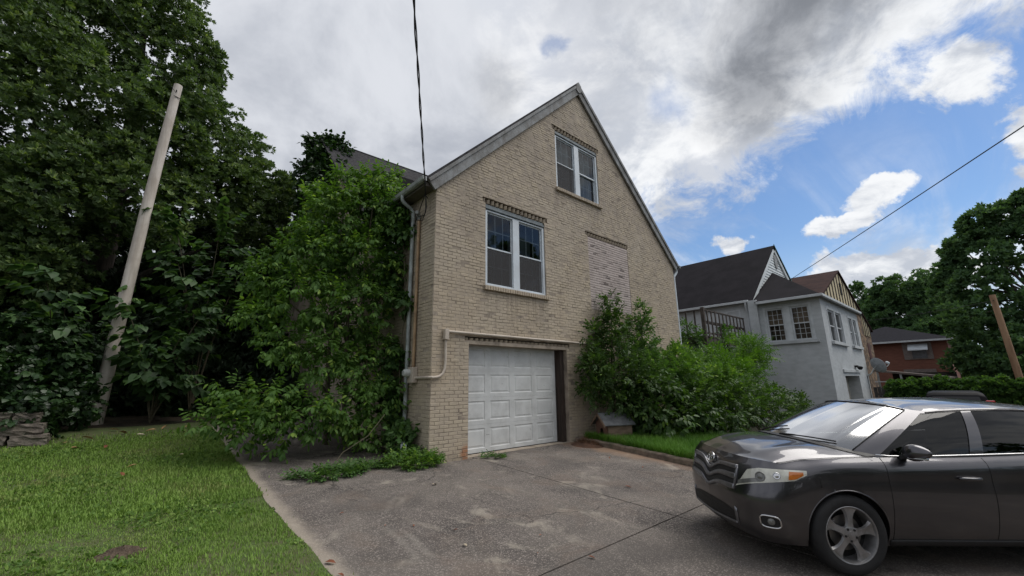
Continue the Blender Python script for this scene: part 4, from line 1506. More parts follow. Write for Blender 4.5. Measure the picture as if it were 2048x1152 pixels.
# ------------------------------------------------------------------ half-timbered stone house behind
brownroof_m = mat('brown_shingle', (0.055, 0.034, 0.031), 0.95, (0.038, 0.025, 0.024), 1.5, bump=0.01, bscale=30, spec=0.05)
cream_m = mat('cream_stucco', (0.62, 0.54, 0.36), 0.85, (0.52, 0.45, 0.30), 2.0)
batten_m = mat('brown_batten', (0.055, 0.042, 0.035), 0.85)


def stone_extra(t, pos, col):
    c = t.voronoi(t.mapping(pos, (1, 1, 1.5)), 2.6, 'Color')
    s = t.n('ShaderNodeSeparateColor')
    t.put(s.inputs[0], c)
    col = t.mix(t.ramp(s.outputs[0], 0.1, 0.9), (0.30, 0.20, 0.12), (0.12, 0.085, 0.06))
    e = t.voronoi(t.mapping(pos, (1, 1, 1.5)), 2.6, 'Distance', 'DISTANCE_TO_EDGE')
    return t.mix(t.ramp(e, 0.06, 0.0), col, (0.055, 0.045, 0.038))


stone_m = mat('brown_fieldstone', (0.25, 0.17, 0.11), 0.9, extra=stone_extra, bump=0.03, bscale=4)
sh = thing('stone_house', (38.5, 11, -0.6), 'brown roofed house with cream half-timbered gable and fieldstone wall', 'house')
SY = 6.5
MB().prism([(32, BASE), (47.4, BASE), (47.4, 5.4), (45.0, 6.75), (32, 6.75)], 'y', SY, SY + 9).build('stone_wall', stone_m, sh)
MB().prism([(31.9, 6.7), (45.0, 6.7), (38.5, 9.35)], 'y', SY - 0.03, SY + 0.2).build('gable', cream_m, sh)
MB().prism([(44.6, 5.0), (47.3, 5.0), (47.3, 5.75), (45.2, 6.55), (44.6, 6.8)], 'y', SY - 0.04, SY - 0.005).build('eave_panel', cream_m, sh)
for k in range(13):
    x = 33.2 + k * 0.9
    zt_ = 9.35 - abs(x - 38.5) * (2.65 / 6.55)
    if zt_ > 6.9:
        MB().box(x - 0.08, x + 0.08, SY - 0.07, SY - 0.031, 6.72, zt_).build('batten', batten_m, sh)
for k in range(4):
    MB().box(44.8 + k * 0.7, 44.93 + k * 0.7, SY - 0.08, SY - 0.041, 5.0, 6.6 - k * 0.28).build('batten', batten_m, sh)
MB().box(31.8, 45.2, SY - 0.08, SY - 0.03, 6.62, 6.72).build('gable_sill', batten_m, sh)
MB().box(38.3, 38.75, SY - 0.09, SY - 0.04, 7.6, 8.5).build('gable_window', dark_m, sh)
mr = MB()
slope_slab(mr, (30.6, SY - 0.15, 6.15), (30.6, SY + 9, 6.15), (38.5, SY + 9, 9.5), (38.5, SY - 0.15, 9.5), 0.1)
slope_slab(mr, (47.9, SY - 0.15, 5.55), (47.9, SY + 9, 5.55), (38.5, SY + 9, 9.5), (38.5, SY - 0.15, 9.5), 0.1)
mr.build('roof', brownroof_m, sh)
MB().box(45.0, 45.9, SY - 0.03, SY, 2.6, 4.4).build('shutter', mat('maroon_shutter', (0.10, 0.035, 0.03), 0.7), sh)

# ------------------------------------------------------------------ carport, red house
cp = thing('carport', (40, 3.2, -0.6), 'low dark lean-to carport in front of the red brick house', 'carport')
mb = MB()
mb.add([(36, 5.2, 2.05), (44, 5.2, 2.05), (44, 1.75, 1.55), (36, 1.75, 1.55), (36, 5.2, 1.93), (44, 5.2, 1.93), (44, 1.75, 1.43), (36, 1.75, 1.43)], [(0, 1, 2, 3), (7, 6, 5, 4), (0, 4, 5, 1), (1, 5, 6, 2), (2, 6, 7, 3), (3, 7, 4, 0)])
mb.build('roof', mat('carport_roof', (0.16, 0.13, 0.115), 0.8, (0.10, 0.085, 0.075), 2.0), cp)
for y in (5.0, 3.9, 2.9, 1.9):
    MB().box(36.05, 36.17, y - 0.05, y + 0.05, -0.7, 1.43 + (y - 1.75) * 0.145).build('post', gutter_m, cp)
MB().box(36.02, 36.05, 1.9, 5.2, 1.25, 1.31).build('beam', trimw_m, cp)
MB().box(43.8, 43.9, 1.75, 5.2, -0.7, 1.9).build('rear_panel', mat('dark_carport_panel', (0.05, 0.045, 0.04), 0.9), cp)

brick_red = mat('red_brick', (0.19, 0.082, 0.058), 0.9, (0.145, 0.064, 0.047), 2.5, bump=0.004, bscale=20, stretch=(1, 1, 4))
rh = thing('red_brick_house', (58, 5.5, -0.6), 'red brick house with low grey hip roof and window awning', 'house')
MB().box(54.5, 64, 2.3, 11, -0.8, 5.0).build('wall', brick_red, rh)
mb = MB()
mb.add([(53.9, 1.7, 4.95), (64.6, 1.7, 4.95), (64.6, 11.6, 4.95), (53.9, 11.6, 4.95), (57.4, 6.6, 6.75), (61, 6.6, 6.75)], [(0, 1, 5, 4), (1, 2, 5), (2, 3, 4, 5), (3, 0, 4), (3, 2, 1, 0)])
mb.build('roof', mat('charcoal_shingle', (0.028, 0.028, 0.034), 0.95, spec=0.05), rh)
MB().box(53.82, 53.92, 1.65, 11.65, 4.80, 4.96).build('fascia', trimw_m, rh)
MB().box(54.42, 54.5, 3.35, 5.35, 3.2, 4.75).build('window_panel', mat('brown_grey_panel', (0.20, 0.17, 0.16), 0.8), rh)
MB().box(54.38, 54.42, 3.75, 4.75, 3.3, 4.3).build('pane', mat('far_glass', (0.10, 0.105, 0.12), 0.2), rh)
mb = MB()
mb.add([(54.4, 3.6, 4.6), (54.4, 4.95, 4.6), (53.8, 4.95, 4.1), (53.8, 3.6, 4.1), (53.8, 4.95, 4.0), (53.8, 3.6, 4.0), (54.4, 3.6, 4.5), (54.4, 4.95, 4.5)], [(0, 1, 2, 3), (3, 2, 4, 5), (5, 4, 7, 6), (0, 3, 5, 6), (1, 7, 4, 2)])
mb.build('awning', white_m, rh)
MB().box(54.42, 54.5, 3.4, 5.6, 1.6, 2.3).build('lower_window', mat('brown_grey_panel', (0.2, 0.17, 0.16)), rh)

# ------------------------------------------------------------------ plants
def rotz(a):
    c, s = math.cos(a), math.sin(a)
    return np.array([[c, -s, 0], [s, c, 0], [0, 0, 1]])


def roty(a):
    c, s = math.cos(a), math.sin(a)
    return np.array([[c, 0, s], [0, 1, 0], [-s, 0, c]])


def rotx(a):
    c, s = math.cos(a), math.sin(a)
    return np.array([[1, 0, 0], [0, c, -s], [0, s, c]])


def lite(L, wd, fold=0.25):
    return np.array([(0, 0, 0), (0.45 * L, wd / 2, fold * wd / 2), (0.45 * L, -wd / 2, fold * wd / 2), (L, 0, -0.1 * L)], float), [(0, 3, 1), (0, 2, 3)]


tr_ = random.Random(3)


def rosette(leaf, n, tilt0, tilt1, axis='x'):
    """leaves radiating round the +x axis, swept forward"""
    out = []
    for k in range(n):
        a = 2 * math.pi * k / n + tr_.uniform(-0.3, 0.3)
        M = rotx(a) @ roty(-tr_.uniform(tilt0, tilt1)) @ rotx(tr_.uniform(-0.5, 0.5))
        out.append((leaf, M, M @ np.array([0.01, 0, 0])))
    return cluster_template(out)


def spray(leaf, n, length, droop=0.5, pair=0.9):
    """leaflets in pairs along a twig on +x, drooping"""
    out = []
    for k in range(n):
        x = length * (0.15 + 0.85 * (k // 2) / max(1, (n - 1) // 2))
        sgn = 1 if k % 2 else -1
        if k == n - 1:
            M = roty(droop * 0.6)
        else:
            M = rotz(sgn * (pair + tr_.uniform(-0.25, 0.25))) @ roty(droop + tr_.uniform(-0.25, 0.25)) @ rotx(tr_.uniform(-0.4, 0.4))
        out.append((leaf, M, (x, 0, -0.12 * x * x / max(length, .01))))
    return cluster_template(out)


def leaf4(L, wd, fold=0.25, droop=0.12):
    """five-point leaf, four triangles"""
    return np.array([(0, 0, 0), (0.5 * L, 0, -0.25 * droop * L), (0.5 * L, wd / 2, fold * wd / 2), (0.5 * L, -wd / 2, fold * wd / 2), (L, 0, -droop * L)], float), [(0, 1, 2), (0, 3, 1), (1, 4, 2), (1, 3, 4)]


MAG = rosette(leaf4(0.155, 0.065, 0.25, 0.12), 10, 0.35, 1.25)
MAG_L = rosette(lite(0.22, 0.10), 9, 0.3, 1.3)
BOX = spray(leaf_template(0.105, 0.050, 0.12, 0.3), 7, 0.20, 0.6)
SHR = spray(leaf_template(0.085, 0.042, 0.15, 0.2), 9, 0.22, 0.25)
BIGS = spray(leaf_template(0.13, 0.075, 0.12, 0.25), 7, 0.24, 0.45)
PIN = spray(lite(0.11, 0.035), 15, 0.5, 0.25, 1.1)
HRT = spray(leaf_template(0.24, 0.22, 0.1, 0.25, heart=True), 6, 0.5, 0.75)
IVY = spray(leaf_template(0.085, 0.08, 0.08, 0.2, heart=True), 7, 0.2, 0.8)
FAR = rosette(lite(0.26, 0.15), 10, 0.3, 1.4)
MID = rosette(lite(0.24, 0.13), 9, 0.3, 1.4)

mag_m = leaf_mat('magnolia_leaf', (0.044, 0.080, 0.032), (0.135, 0.205, 0.066), (0.28, 0.36, 0.12), 0.5, 0.34, 0.3)
box_m = leaf_mat('sapling_leaf', (0.046, 0.112, 0.026), (0.15, 0.27, 0.05), (0.32, 0.45, 0.085), 0.55, 0.42, 0.3)
shr_m = leaf_mat('shrub_leaf', (0.038, 0.088, 0.026), (0.10, 0.195, 0.048), (0.18, 0.30, 0.065), 0.55, 0.36, 0.3)
dks_m = leaf_mat('dark_shrub_leaf', (0.026, 0.058, 0.016), (0.075, 0.145, 0.030), (0.15, 0.24, 0.045), 0.5, 0.32, 0.35)
hrt_m = leaf_mat('catalpa_leaf', (0.035, 0.075, 0.03), (0.08, 0.15, 0.05), (0.12, 0.22, 0.065), 0.5, 0.4)
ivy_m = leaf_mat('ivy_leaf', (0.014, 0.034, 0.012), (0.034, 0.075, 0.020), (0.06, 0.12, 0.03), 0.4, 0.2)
far_m = leaf_mat('far_tree_leaf', (0.05, 0.105, 0.052), (0.125, 0.22, 0.09), (0.18, 0.29, 0.11), 0.6, 0.35, 0.2)
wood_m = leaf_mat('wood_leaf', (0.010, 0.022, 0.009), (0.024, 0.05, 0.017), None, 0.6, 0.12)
pin_m = leaf_mat('pinnate_leaf', (0.05, 0.12, 0.018), (0.11, 0.23, 0.03), (0.2, 0.33, 0.05), 0.5, 0.4)
bark_m = mat('grey_bark', (0.11, 0.09, 0.075), 0.95, (0.05, 0.042, 0.036), 10.0, bump=0.02, bscale=30, stretch=(1, 1, 0.3))
twig_m = mat('young_bark', (0.12, 0.105, 0.07), 0.9, (0.07, 0.06, 0.04), 12.0)


def leaves(name, tpl, lobes, per_area, mt, parent, seed, out=0.9, up=0.25, rnd=0.6, s0=0.75, s1=1.2, shell=0.55, squash=1.0, under=0.6, roll=0.5, clip=None, clump=0.30, fill=0.22, flat=0.7):
    rng = np.random.default_rng(seed)
    P, N = lobes_points(lobes, per_area, rng, shell, squash, under, clump, fill, flat)
    if clip is not None:
        k = clip(P)
        P, N = P[k], N[k]
    f = N * out + rng.normal(size=P.shape) * rnd + np.array([0, 0, up])
    fr = rot_from(f, rng.normal(size=len(P)) * roll)
    return scatter(name, tpl, P, fr, rng.uniform(s0, s1, len(P)), mt, parent, rng, tint=rng.random(len(P)))


# --- magnolia
MAGL = [(-4.32, 19.0, 13.06, 2.2), (-2.72, 19.0, 13.46, 1.6), (-1.0, 19.0, 13.85, 1.7), (0.03, 18.5, 12.94, 0.9), (-0.92, 19.0, 15.9, 1.2), (-3.55, 18.0, 9.16, 2.0), (-1.89, 17.5, 9.99, 1.7),
        (-0.33, 17.5, 9.71, 1.5), (1.0, 18.0, 10.11, 1.3), (1.9, 18.5, 10.9, 0.85), (-2.6, 17.0, 6.48, 1.7), (-0.98, 16.5, 7.09, 1.35), (0.99, 17.5, 8.23, 1.45), (2.75, 18.5, 9.3, 1.2),
        (3.5, 19.0, 9.9, 0.7), (2.48, 18.5, 7.55, 1.5), (-2.6, 16.5, 4.59, 1.2), (3.8, 19.0, 8.8, 0.75), (0.85, 18.5, 11.7, 0.85), (-5.07, 18.0, 10.27, 1.7), (-4.05, 16.5, 6.18, 1.5), (-5.5, 19, 14.5, 2.0), (-2.6, 19.5, 16.2, 1.7), (-6.5, 17.5, 8, 1.8),
        (0.35, 18.6, 14.2, 0.6), (0.2, 17.2, 11.4, 0.7), (-1.2, 16.6, 8.6, 0.8), (1.7, 17.4, 9.3, 0.6), (-2.4, 16.2, 7.9, 0.7), (-3.3, 17.0, 11.4, 1.0), (0.3, 16.7, 7.6, 0.7), (-0.2, 16.0, 6.0, 0.6)]
mg = thing('magnolia_tree', (-1.6, 20.0, gz(-1.6, 20)), 'huge dark glossy-leaved magnolia towering behind the pale utility pole', 'tree')
leaves('crown', MAG, MAGL, 34, mag_m, mg, 21, out=1.0, up=0.35, rnd=0.55, shell=0.5, under=0.55)
tb = MB()
tb.tube([(-1.6, 20, 0.6), (-1.65, 20, 3), (-1.5, 19.9, 7), (-1.6, 19.9, 12), (-1.8, 19.8, 16)], [0.42, 0.34, 0.28, 0.18, 0.05], 12)
branches(tb, (-1.55, 20, 4.5), [(-3.4, 18, 8.8), (2.2, 18.6, 7.4), (-2.5, 17, 6.2), (0.9, 17.6, 8)], 0.15, RNG)
branches(tb, (-1.55, 19.9, 8.0), [(-4.2, 19, 12.6), (2.8, 18.6, 9.2), (0.9, 18.4, 11.3), (-0.9, 18.9, 13.5), (-2.7, 19, 13)], 0.12, RNG)
tb.build('trunk', bark_m, mg, smooth=True)

# --- dark wood behind the lawn: one mass nobody could count
BACK = [(0.14, 21.0, 2.82, 1.6), (1.91, 21.0, 2.9, 1.9), (3.5, 21.0, 4.01, 2.0), (4.05, 21.0, 6.05, 2.0), (0.99, 21.0, 1.76, 1.5), (2.89, 21.0, 1.56, 1.6), (4.22, 20.0, 2.13, 1.6), (-0.91, 21.0, 4.54, 1.6),
        (-2.56, 21.0, 4.34, 2.1), (-3.47, 20.5, 3.44, 1.7), (1.05, 21.0, 4.78, 1.6), (-5.5, 20, 4, 2.5), (-8, 18, 5, 3), (2.5, 22, 5.5, 2.0), (-8, 20, 9, 3), (0, 23, 6, 2.5), (3, 23, 8, 2.4), (-4, 23, 7, 3.0), (-2, 24, 3, 3), (2, 24, 3, 3), (-7, 23, 3, 3.5), (0.4, 18.2, 1.5, 0.9), (1.6, 18.5, 1.6, 1.0), (2.8, 18.0, 1.8, 1.0), (-0.6, 18.0, 1.8, 1.0), (2.2, 19, 3.2, 1.2), (0.8, 19, 3.0, 1.2), (3.6, 17, 1.6, 0.8), (0.5, 16.2, 0.95, 0.55), (1.5, 16.0, 0.95, 0.55), (2.5, 15.6, 1.0, 0.65), (-0.1, 16.2, 1.1, 0.5), (1.0, 15.7, 0.75, 0.35), (3.3, 15.2, 1.1, 0.6), (2.0, 16.5, 1.6, 0.6)]
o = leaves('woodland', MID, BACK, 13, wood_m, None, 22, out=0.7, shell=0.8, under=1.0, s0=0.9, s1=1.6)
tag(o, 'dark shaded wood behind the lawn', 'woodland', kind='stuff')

# --- big-leaved catalpa saplings round the pole
def catalpa(name, base, tips, label, seed, dens=1.0):
    rng = np.random.default_rng(seed)
    root = thing(name, base, label, 'sapling', 'big-leaved saplings by the utility pole')
    tw = MB()
    P, F, S = [], [], []
    for t in tips:
        b, t = Vector(base), Vector(t)
        mid = b.lerp(t, 0.5) + Vector((0, 0, 0.35 * (t - b).length))
        pts = [b * (1 - s) ** 2 + mid * 2 * s * (1 - s) + t * s * s for s in np.linspace(0, 1, 12)]
        tw.tube(pts, [0.022 * (1 - 0.8 * k / 11) for k in range(12)], 6)
        n = int(13 * dens)
        for k in range(n):
            s = 0.30 + 0.70 * k / (n - 1)
            i = min(int(s * 11), 10)
            q = pts[i].lerp(pts[i + 1], s * 11 - i)
            dr = (pts[i + 1] - pts[i]).normalized()
            P.append(np.array(q) + rng.normal(size=3) * 0.10)
            F.append(np.array(dr) * 0.6 + rng.normal(size=3) * np.array([0.6, 0.6, 0.25]) + np.array([0, 0, -0.15]))
            S.append(rng.uniform(0.6, 1.15))
    tw.build('stem', twig_m, root, smooth=True)
    P, F = np.array(P), np.array(F)
    scatter('leaves', HRT, P, rot_from(F, rng.normal(size=len(P)) * 0.25), np.array(S), hrt_m, root, rng, tint=rng.random(len(P)))
    return root


catalpa('catalpa_sapling', (0.35, 14.3, 0.62), [(-0.75, 13.7, 3.7), (0.65, 13.6, 2.7), (-0.1, 13.8, 2.3), (1.2, 14.0, 3.6), (0.3, 13.5, 1.9), (0.9, 13.8, 1.7)], 'catalpa sapling with hanging heart-shaped leaves just right of the pale pole', 31)
catalpa('catalpa_sapling', (1.2, 15.2, 0.7), [(0.2, 14.6, 5.2), (1.5, 14.6, 5.6), (1.9, 15.0, 4.6), (0.7, 14.3, 4.3), (1.2, 14.5, 6.4), (2.2, 15.2, 5.6), (0.3, 14.4, 3.6), (0.0, 14.9, 6.3)], 'tall catalpa sapling rising between the pole and the house', 32, 1.3)
catalpa('catalpa_sapling', (-1.5, 14.6, 0.7), [(-2.2, 13.6, 2.9), (-1.5, 13.7, 3.3), (-2.6, 14.2, 2.4), (-1.35, 13.8, 2.2), (-1.9, 13.5, 3.9)], 'catalpa sapling spreading over the bank left of the pole', 33, 1.1)

# --- ivy bank above the stones
und = [(-2.09, 14.3, 2.2, 0.9), (-1.4, 15.2, 2.3, 0.9), (-1.27, 13.6, 1.25, 0.6), (-1.95, 13.2, 1.5, 0.6), (-2.9, 13.2, 2.0, 0.9), (-3.8, 13.5, 2.2, 1.2), (-1.1, 14.9, 1.1, 0.5), (-1.6, 12.45, 1.05, 0.28), (-2.4, 12.4, 1.1, 0.3), (-3.2, 12.5, 1.2, 0.4), (-1.25, 12.5, 0.8, 0.2)]
iv = thing('ivy_bank', (-2, 14, gz(-2, 14)), 'ivy smothered bank above the rough stone blocks', 'ivy')
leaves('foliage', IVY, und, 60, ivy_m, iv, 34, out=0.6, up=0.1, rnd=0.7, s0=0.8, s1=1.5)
vr = np.random.default_rng(35)
n = 26
tv = vr.uniform(0.05, 0.62, n)
ang = vr.uniform(0, 6.28, n)
vp = np.stack([-0.66 + 0.31 * tv + 0.16 * np.cos(ang), 14.54 + 0.05 * tv + 0.16 * np.sin(ang), 0.7 + 9.6 * tv * 0.62], 1)
vn = thing('climbing_vine', (-0.5, 14.4, gz(-0.5, 14.4)), 'thin leafy vine climbing the lower part of the pale pole', 'vine')
scatter('leaves', IVY, vp, rot_from(np.stack([np.cos(ang), np.sin(ang), vr.normal(size=n) * 0.4], 1), vr.normal(size=n)), vr.uniform(0.9, 1.5, n), shr_m, vn, vr)

# --- box-elder sapling against the side wall
LS = [(3.29, 9.8, 6.0, 0.45), (3.83, 9.3, 6.05, 0.36), (2.82, 10.0, 5.5, 0.57), (3.65, 9.3, 5.49, 0.7), (1.93, 10.0, 4.66, 0.47), (2.48, 9.6, 4.32, 0.63), (3.45, 9.2, 4.29, 0.78), (4.0, 8.8, 4.94, 0.36), (1.63, 9.9, 3.67, 0.41),
      (2.32, 9.4, 3.24, 0.7), (3.24, 9.0, 2.96, 0.79), (3.84, 8.75, 3.3, 0.42), (1.58, 9.6, 2.77, 0.37), (2.01, 9.3, 2.27, 0.42), (2.68, 8.9, 1.97, 0.57), (3.6, 8.7, 1.78, 0.55), (1.35, 9.2, 1.32, 0.29), (1.87, 8.9, 1.13, 0.42), (2.5, 8.6, 0.93, 0.48),
      (3.2, 8.6, 0.99, 0.5), (1.03, 9.2, 0.86, 0.22), (1.59, 8.9, 0.8, 0.32), (2.19, 8.6, 0.6, 0.37), (3.92, 8.6, 2.29, 0.26), (4.0, 8.7, 4.01, 0.26), (2.75, 10.5, 6.2, 0.3), (3.2, 9.6, 4.96, 0.57), (3.84, 8.5, 1.17, 0.35), (4.0, 10.2, 5.3, 0.4), (3.4, 10.4, 4.0, 0.9), (3.3, 10.4, 2.4, 0.9)]
LS = [(x, y, z, r * (0.80 if z > 1.5 else 0.9)) for x, y, z, r in LS if not (x < 2.2 and z > 4.4)] + [(2.05, 9.9, 4.35, 0.3), (2.5, 9.9, 5.0, 0.3), (3.55, 9.5, 6.4, 0.28), (3.95, 9.2, 6.5, 0.28), (3.2, 9.8, 6.25, 0.33), (2.85, 10.0, 5.8, 0.33), (3.95, 8.9, 6.0, 0.25), (3.9, 8.7, 5.5, 0.25), (3.6, 8.6, 0.5, 0.3)]
bs = thing('box_elder_sapling', (3.4, 9.6, gz(3.4, 9.6)), 'bright green bushy box elder sapling crowding the side wall of the brick house', 'tree')
leaves('crown', BOX, LS, 50, box_m, bs, 41, out=0.8, up=0.0, rnd=0.5, s0=0.8, s1=1.3, shell=0.7, under=0.7, roll=0.35, clip=lambda P: (P[:, 0] < XL - 0.06) | (P[:, 2] > 6.6), clump=0.46, fill=0.14, flat=0.5)
tb = MB()
for q in ((3.5, 9.5), (3.2, 9.7), (3.7, 9.2)):
    tb.tube([(q[0], q[1], 0.0), (q[0] - 0.1, q[1], 2), (q[0] - 0.1, q[1] + 0.1, 4), (q[0], q[1], 6.2)], [0.055, 0.045, 0.03, 0.01], 8)
branches(tb, (3.4, 9.6, 0.9), [(1.1, 9.2, 0.9), (1.5, 9.4, 1.4), (1.7, 9.6, 2.8), (2.2, 8.7, 0.7)], 0.03, RNG)
branches(tb, (3.3, 9.6, 2.2), [(1.7, 9.9, 3.6), (2.0, 10, 4.6), (2.5, 9.5, 4.3), (2.8, 10, 5.5)], 0.03, RNG)
tb.tube([(3.7, 8.0, 0.9), (3.3, 7.8, 0.55), (2.9, 7.9, 0.3), (2.7, 7.8, 0.08)], 0.008, 5)
tb.build('trunk', twig_m, bs, smooth=True)

# --- ivy on the end gable of the main roof and down the corner pipes
gi = thing('wall_ivy', (4.3, 15.5, 0.6), 'dark ivy mounded over the far roof end of the brick house', 'ivy')
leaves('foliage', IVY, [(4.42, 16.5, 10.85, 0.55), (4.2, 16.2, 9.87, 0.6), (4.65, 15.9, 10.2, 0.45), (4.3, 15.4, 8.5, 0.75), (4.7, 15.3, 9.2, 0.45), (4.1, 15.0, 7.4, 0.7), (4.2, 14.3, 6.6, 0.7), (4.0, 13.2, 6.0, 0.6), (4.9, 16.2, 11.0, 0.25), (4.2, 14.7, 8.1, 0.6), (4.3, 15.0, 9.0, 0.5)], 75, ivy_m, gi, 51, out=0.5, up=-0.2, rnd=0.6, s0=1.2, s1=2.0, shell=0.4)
pv = thing('pipe_vine', (4.2, 8.3, 0.1), 'vine wrapped round the downspout and meter at the house corner', 'vine')
rv = np.random.default_rng(52)
lob = [(4.17, 8.75, 5.15, 0.30), (4.19, 8.55, 4.9, 0.2), (4.2, 8.30, 3.2, 0.17), (4.2, 8.62, 1.4, 0.28), (4.2, 8.55, 0.9, 0.25), (4.15, 8.35, 0.6, 0.22), (4.1, 8.0, 0.35, 0.2), (4.15, 8.7, 2.0, 0.28), (4.18, 9.4, 5.75, 0.25), (4.05, 9.9, 5.85, 0.3), (4.2, 8.85, 4.3, 0.25), (4.2, 8.9, 3.6, 0.2)]
leaves('foliage', IVY, lob, 95, shr_m, pv, 53, out=0.6, up=-0.1, rnd=0.6, s0=0.8, s1=1.3, clip=lambda P: P[:, 0] < XL - 0.03)
MB().tube([(4.2, 8.5, 0.05), (4.22, 8.4, 1), (4.2, 8.5, 2), (4.23, 8.36, 3.2), (4.2, 8.5, 4.3), (4.2, 8.7, 5.2)], 0.012, 6).build('stem', twig_m, pv, smooth=True)

# --- shrubs in the bed to the right of the garage
def shrub(name, base, lobes, tpl, mt, dens, seed, label, cat='shrub', s=(0.8, 1.3), up=0.2, stems=5):
    root = thing(name, (base[0], base[1], gz(*base)), label, cat, 'shrubs in the planting bed')
    leaves('foliage', tpl, lobes, dens, mt, root, seed, out=0.7, up=up, rnd=0.55, s0=s[0], s1=s[1], shell=0.65, under=0.8, clump=0.40, fill=0.12, flat=0.6, clip=lambda P: (P[:, 1] < YW - 0.05) | (P[:, 0] > XR + 0.1))
    tb = MB()
    b = (base[0], base[1], gz(*base) - 0.05)
    tg = [q[:3] for q in sorted(lobes, key=lambda q: -q[2])[:stems]]
    branches(tb, b, tg, 0.025, RNG, n=6)
    tb.build('stem', twig_m, root, smooth=True)
    return root


shrub('garage_shrub', (9.5, 6.9), [(9.75, 6.9, 2.47, 0.36), (9.86, 6.95, 2.85, 0.3), (9.9, 6.95, 3.15, 0.24), (9.94, 6.98, 3.42, 0.19), (9.97, 7.0, 3.65, 0.14), (9.99, 7.0, 3.86, 0.09), (8.95, 6.85, 1.85, 0.34), (9.1, 6.95, 2.3, 0.16), (9.71, 6.5, 1.51, 0.68), (8.8, 6.95, 1.3, 0.28), (9.45, 6.75, 1.25, 0.32), (8.85, 6.9, 2.7, 0.12)], SHR, dks_m, 72, 61, 'tall pointed shrub over the dog house beside the garage door')
shrub('spire_shrub', (11.3, 6.9), [(11.25, 6.9, 2.65, 0.32), (11.38, 6.95, 3.1, 0.26), (11.43, 6.95, 3.32, 0.2), (11.48, 6.98, 3.52, 0.15), (11.52, 6.98, 3.7, 0.1), (11.9, 6.7, 1.81, 0.66), (10.9, 6.6, 1.6, 0.6), (11.0, 6.8, 2.2, 0.32)], SHR, shr_m, 68, 62, 'second pointed shrub below the bricked-up window')
shrub('rounded_shrub', (13.0, 6.3), [(13.19, 6.8, 2.2, 0.38), (12.38, 6.2, 1.35, 0.72), (14.11, 6.2, 1.49, 0.62), (14.16, 5.8, 1.02, 0.67), (13.5, 6.7, 1.9, 0.5), (12.8, 6.6, 2.0, 0.4)], SHR, box_m, 58, 63, 'rounded yellow-green shrub at the far corner of the brick house')
shrub('low_shrub', (11.0, 5.8), [(10.35, 6.2, 0.98, 0.62), (11.28, 5.6, 0.57, 0.5), (10.3, 5.8, 0.37, 0.4), (10.1, 6.2, 0.7, 0.36), (12.13, 5.2, 0.28, 0.44), (11.9, 5.7, 0.8, 0.5)], BIGS, dks_m, 46, 64, 'low dark leafy shrub between the dog house and the grass verge', up=0.0)
shrub('drooping_shrub', (15.5, 5.2), [(13.62, 5.2, 0.6, 0.62), (15.0, 5.2, 0.5, 0.6), (16.2, 5.2, 0.55, 0.62), (17.6, 5.2, 0.5, 0.5), (18.96, 5.2, 0.55, 0.34), (16.9, 5.3, 0.8, 0.4), (14.6, 5.5, 1.0, 0.5)], SHR, dks_m, 48, 65, 'arching dark shrub in front of the grey house wall', up=0.1)
shrub('tree_of_heaven', (17.2, 6.4), [(17.74, 6.5, 2.35, 0.55), (17.99, 6.3, 1.86, 0.6), (16.47, 6.3, 1.6, 0.55), (15.76, 6.5, 1.95, 0.43), (19.0, 6.5, 2.6, 0.3), (16.12, 5.9, 1.14, 0.45), (18.4, 6.4, 2.65, 0.3)], PIN, pin_m, 26, 66, 'bright lime green sapling with feathery leaves below the wooden deck', 'sapling', (0.9, 1.5), 0.1)
shrub('deck_vine', (16.8, 8.2), [(16.9, 8.0, 2.2, 0.5), (17.2, 8.1, 3.0, 0.4), (18.0, 7.9, 2.6, 0.5), (19.2, 7.7, 2.7, 0.4), (19.5, 7.6, 3.5, 0.25), (17.0, 8.2, 3.6, 0.2), (18.6, 7.6, 1.8, 0.6)], SHR, shr_m, 40, 67, 'leafy vine climbing through the railing of the wooden deck', 'vine', (0.9, 1.5), 0.0)

# --- trees beyond on the right
def big_tree(name, base, h, lobes, tpl, mt, dens, seed, label, group='trees beyond the houses'):
    root = thing(name, (base[0], base[1], -0.6), label, 'tree', group)
    leaves('crown', tpl, lobes, dens, mt, root, seed, out=0.8, up=0.15, rnd=0.6, s0=0.8, s1=1.5, shell=0.5, under=0.6, clump=0.38, fill=0.12)
    tb = MB()
    x, y = base
    top = max(lobes, key=lambda q: q[2])
    tb.tube([(x, y, -0.8), (x, y, h * 0.3), (x + 0.2, y + 0.1, h * 0.6), (top[0], top[1], top[2])], [0.4, 0.32, 0.2, 0.03], 10)
    branches(tb, (x, y, h * 0.3), [q[:3] for q in lobes[::2]], 0.13, RNG, n=6)
    branches(tb, (x + .1, y, h * 0.5), [q[:3] for q in lobes[1::2]], 0.10, RNG, n=6)
    tb.build('trunk', bark_m, root, smooth=True)
    return root


def wl_(px, py, X):
    v = Vector(((px - 1024) / 829.0, (py - 576) / 829.0, 1.0))
    dr = Matrix(CAM_ROT) @ v
    return Vector((0, 0, 1.45)) + dr * (X / dr.x)


def lob_px(lst, X, sc):
    return [(*wl_(px, py, X + dx), r * sc) for px, py, r, dx in lst]


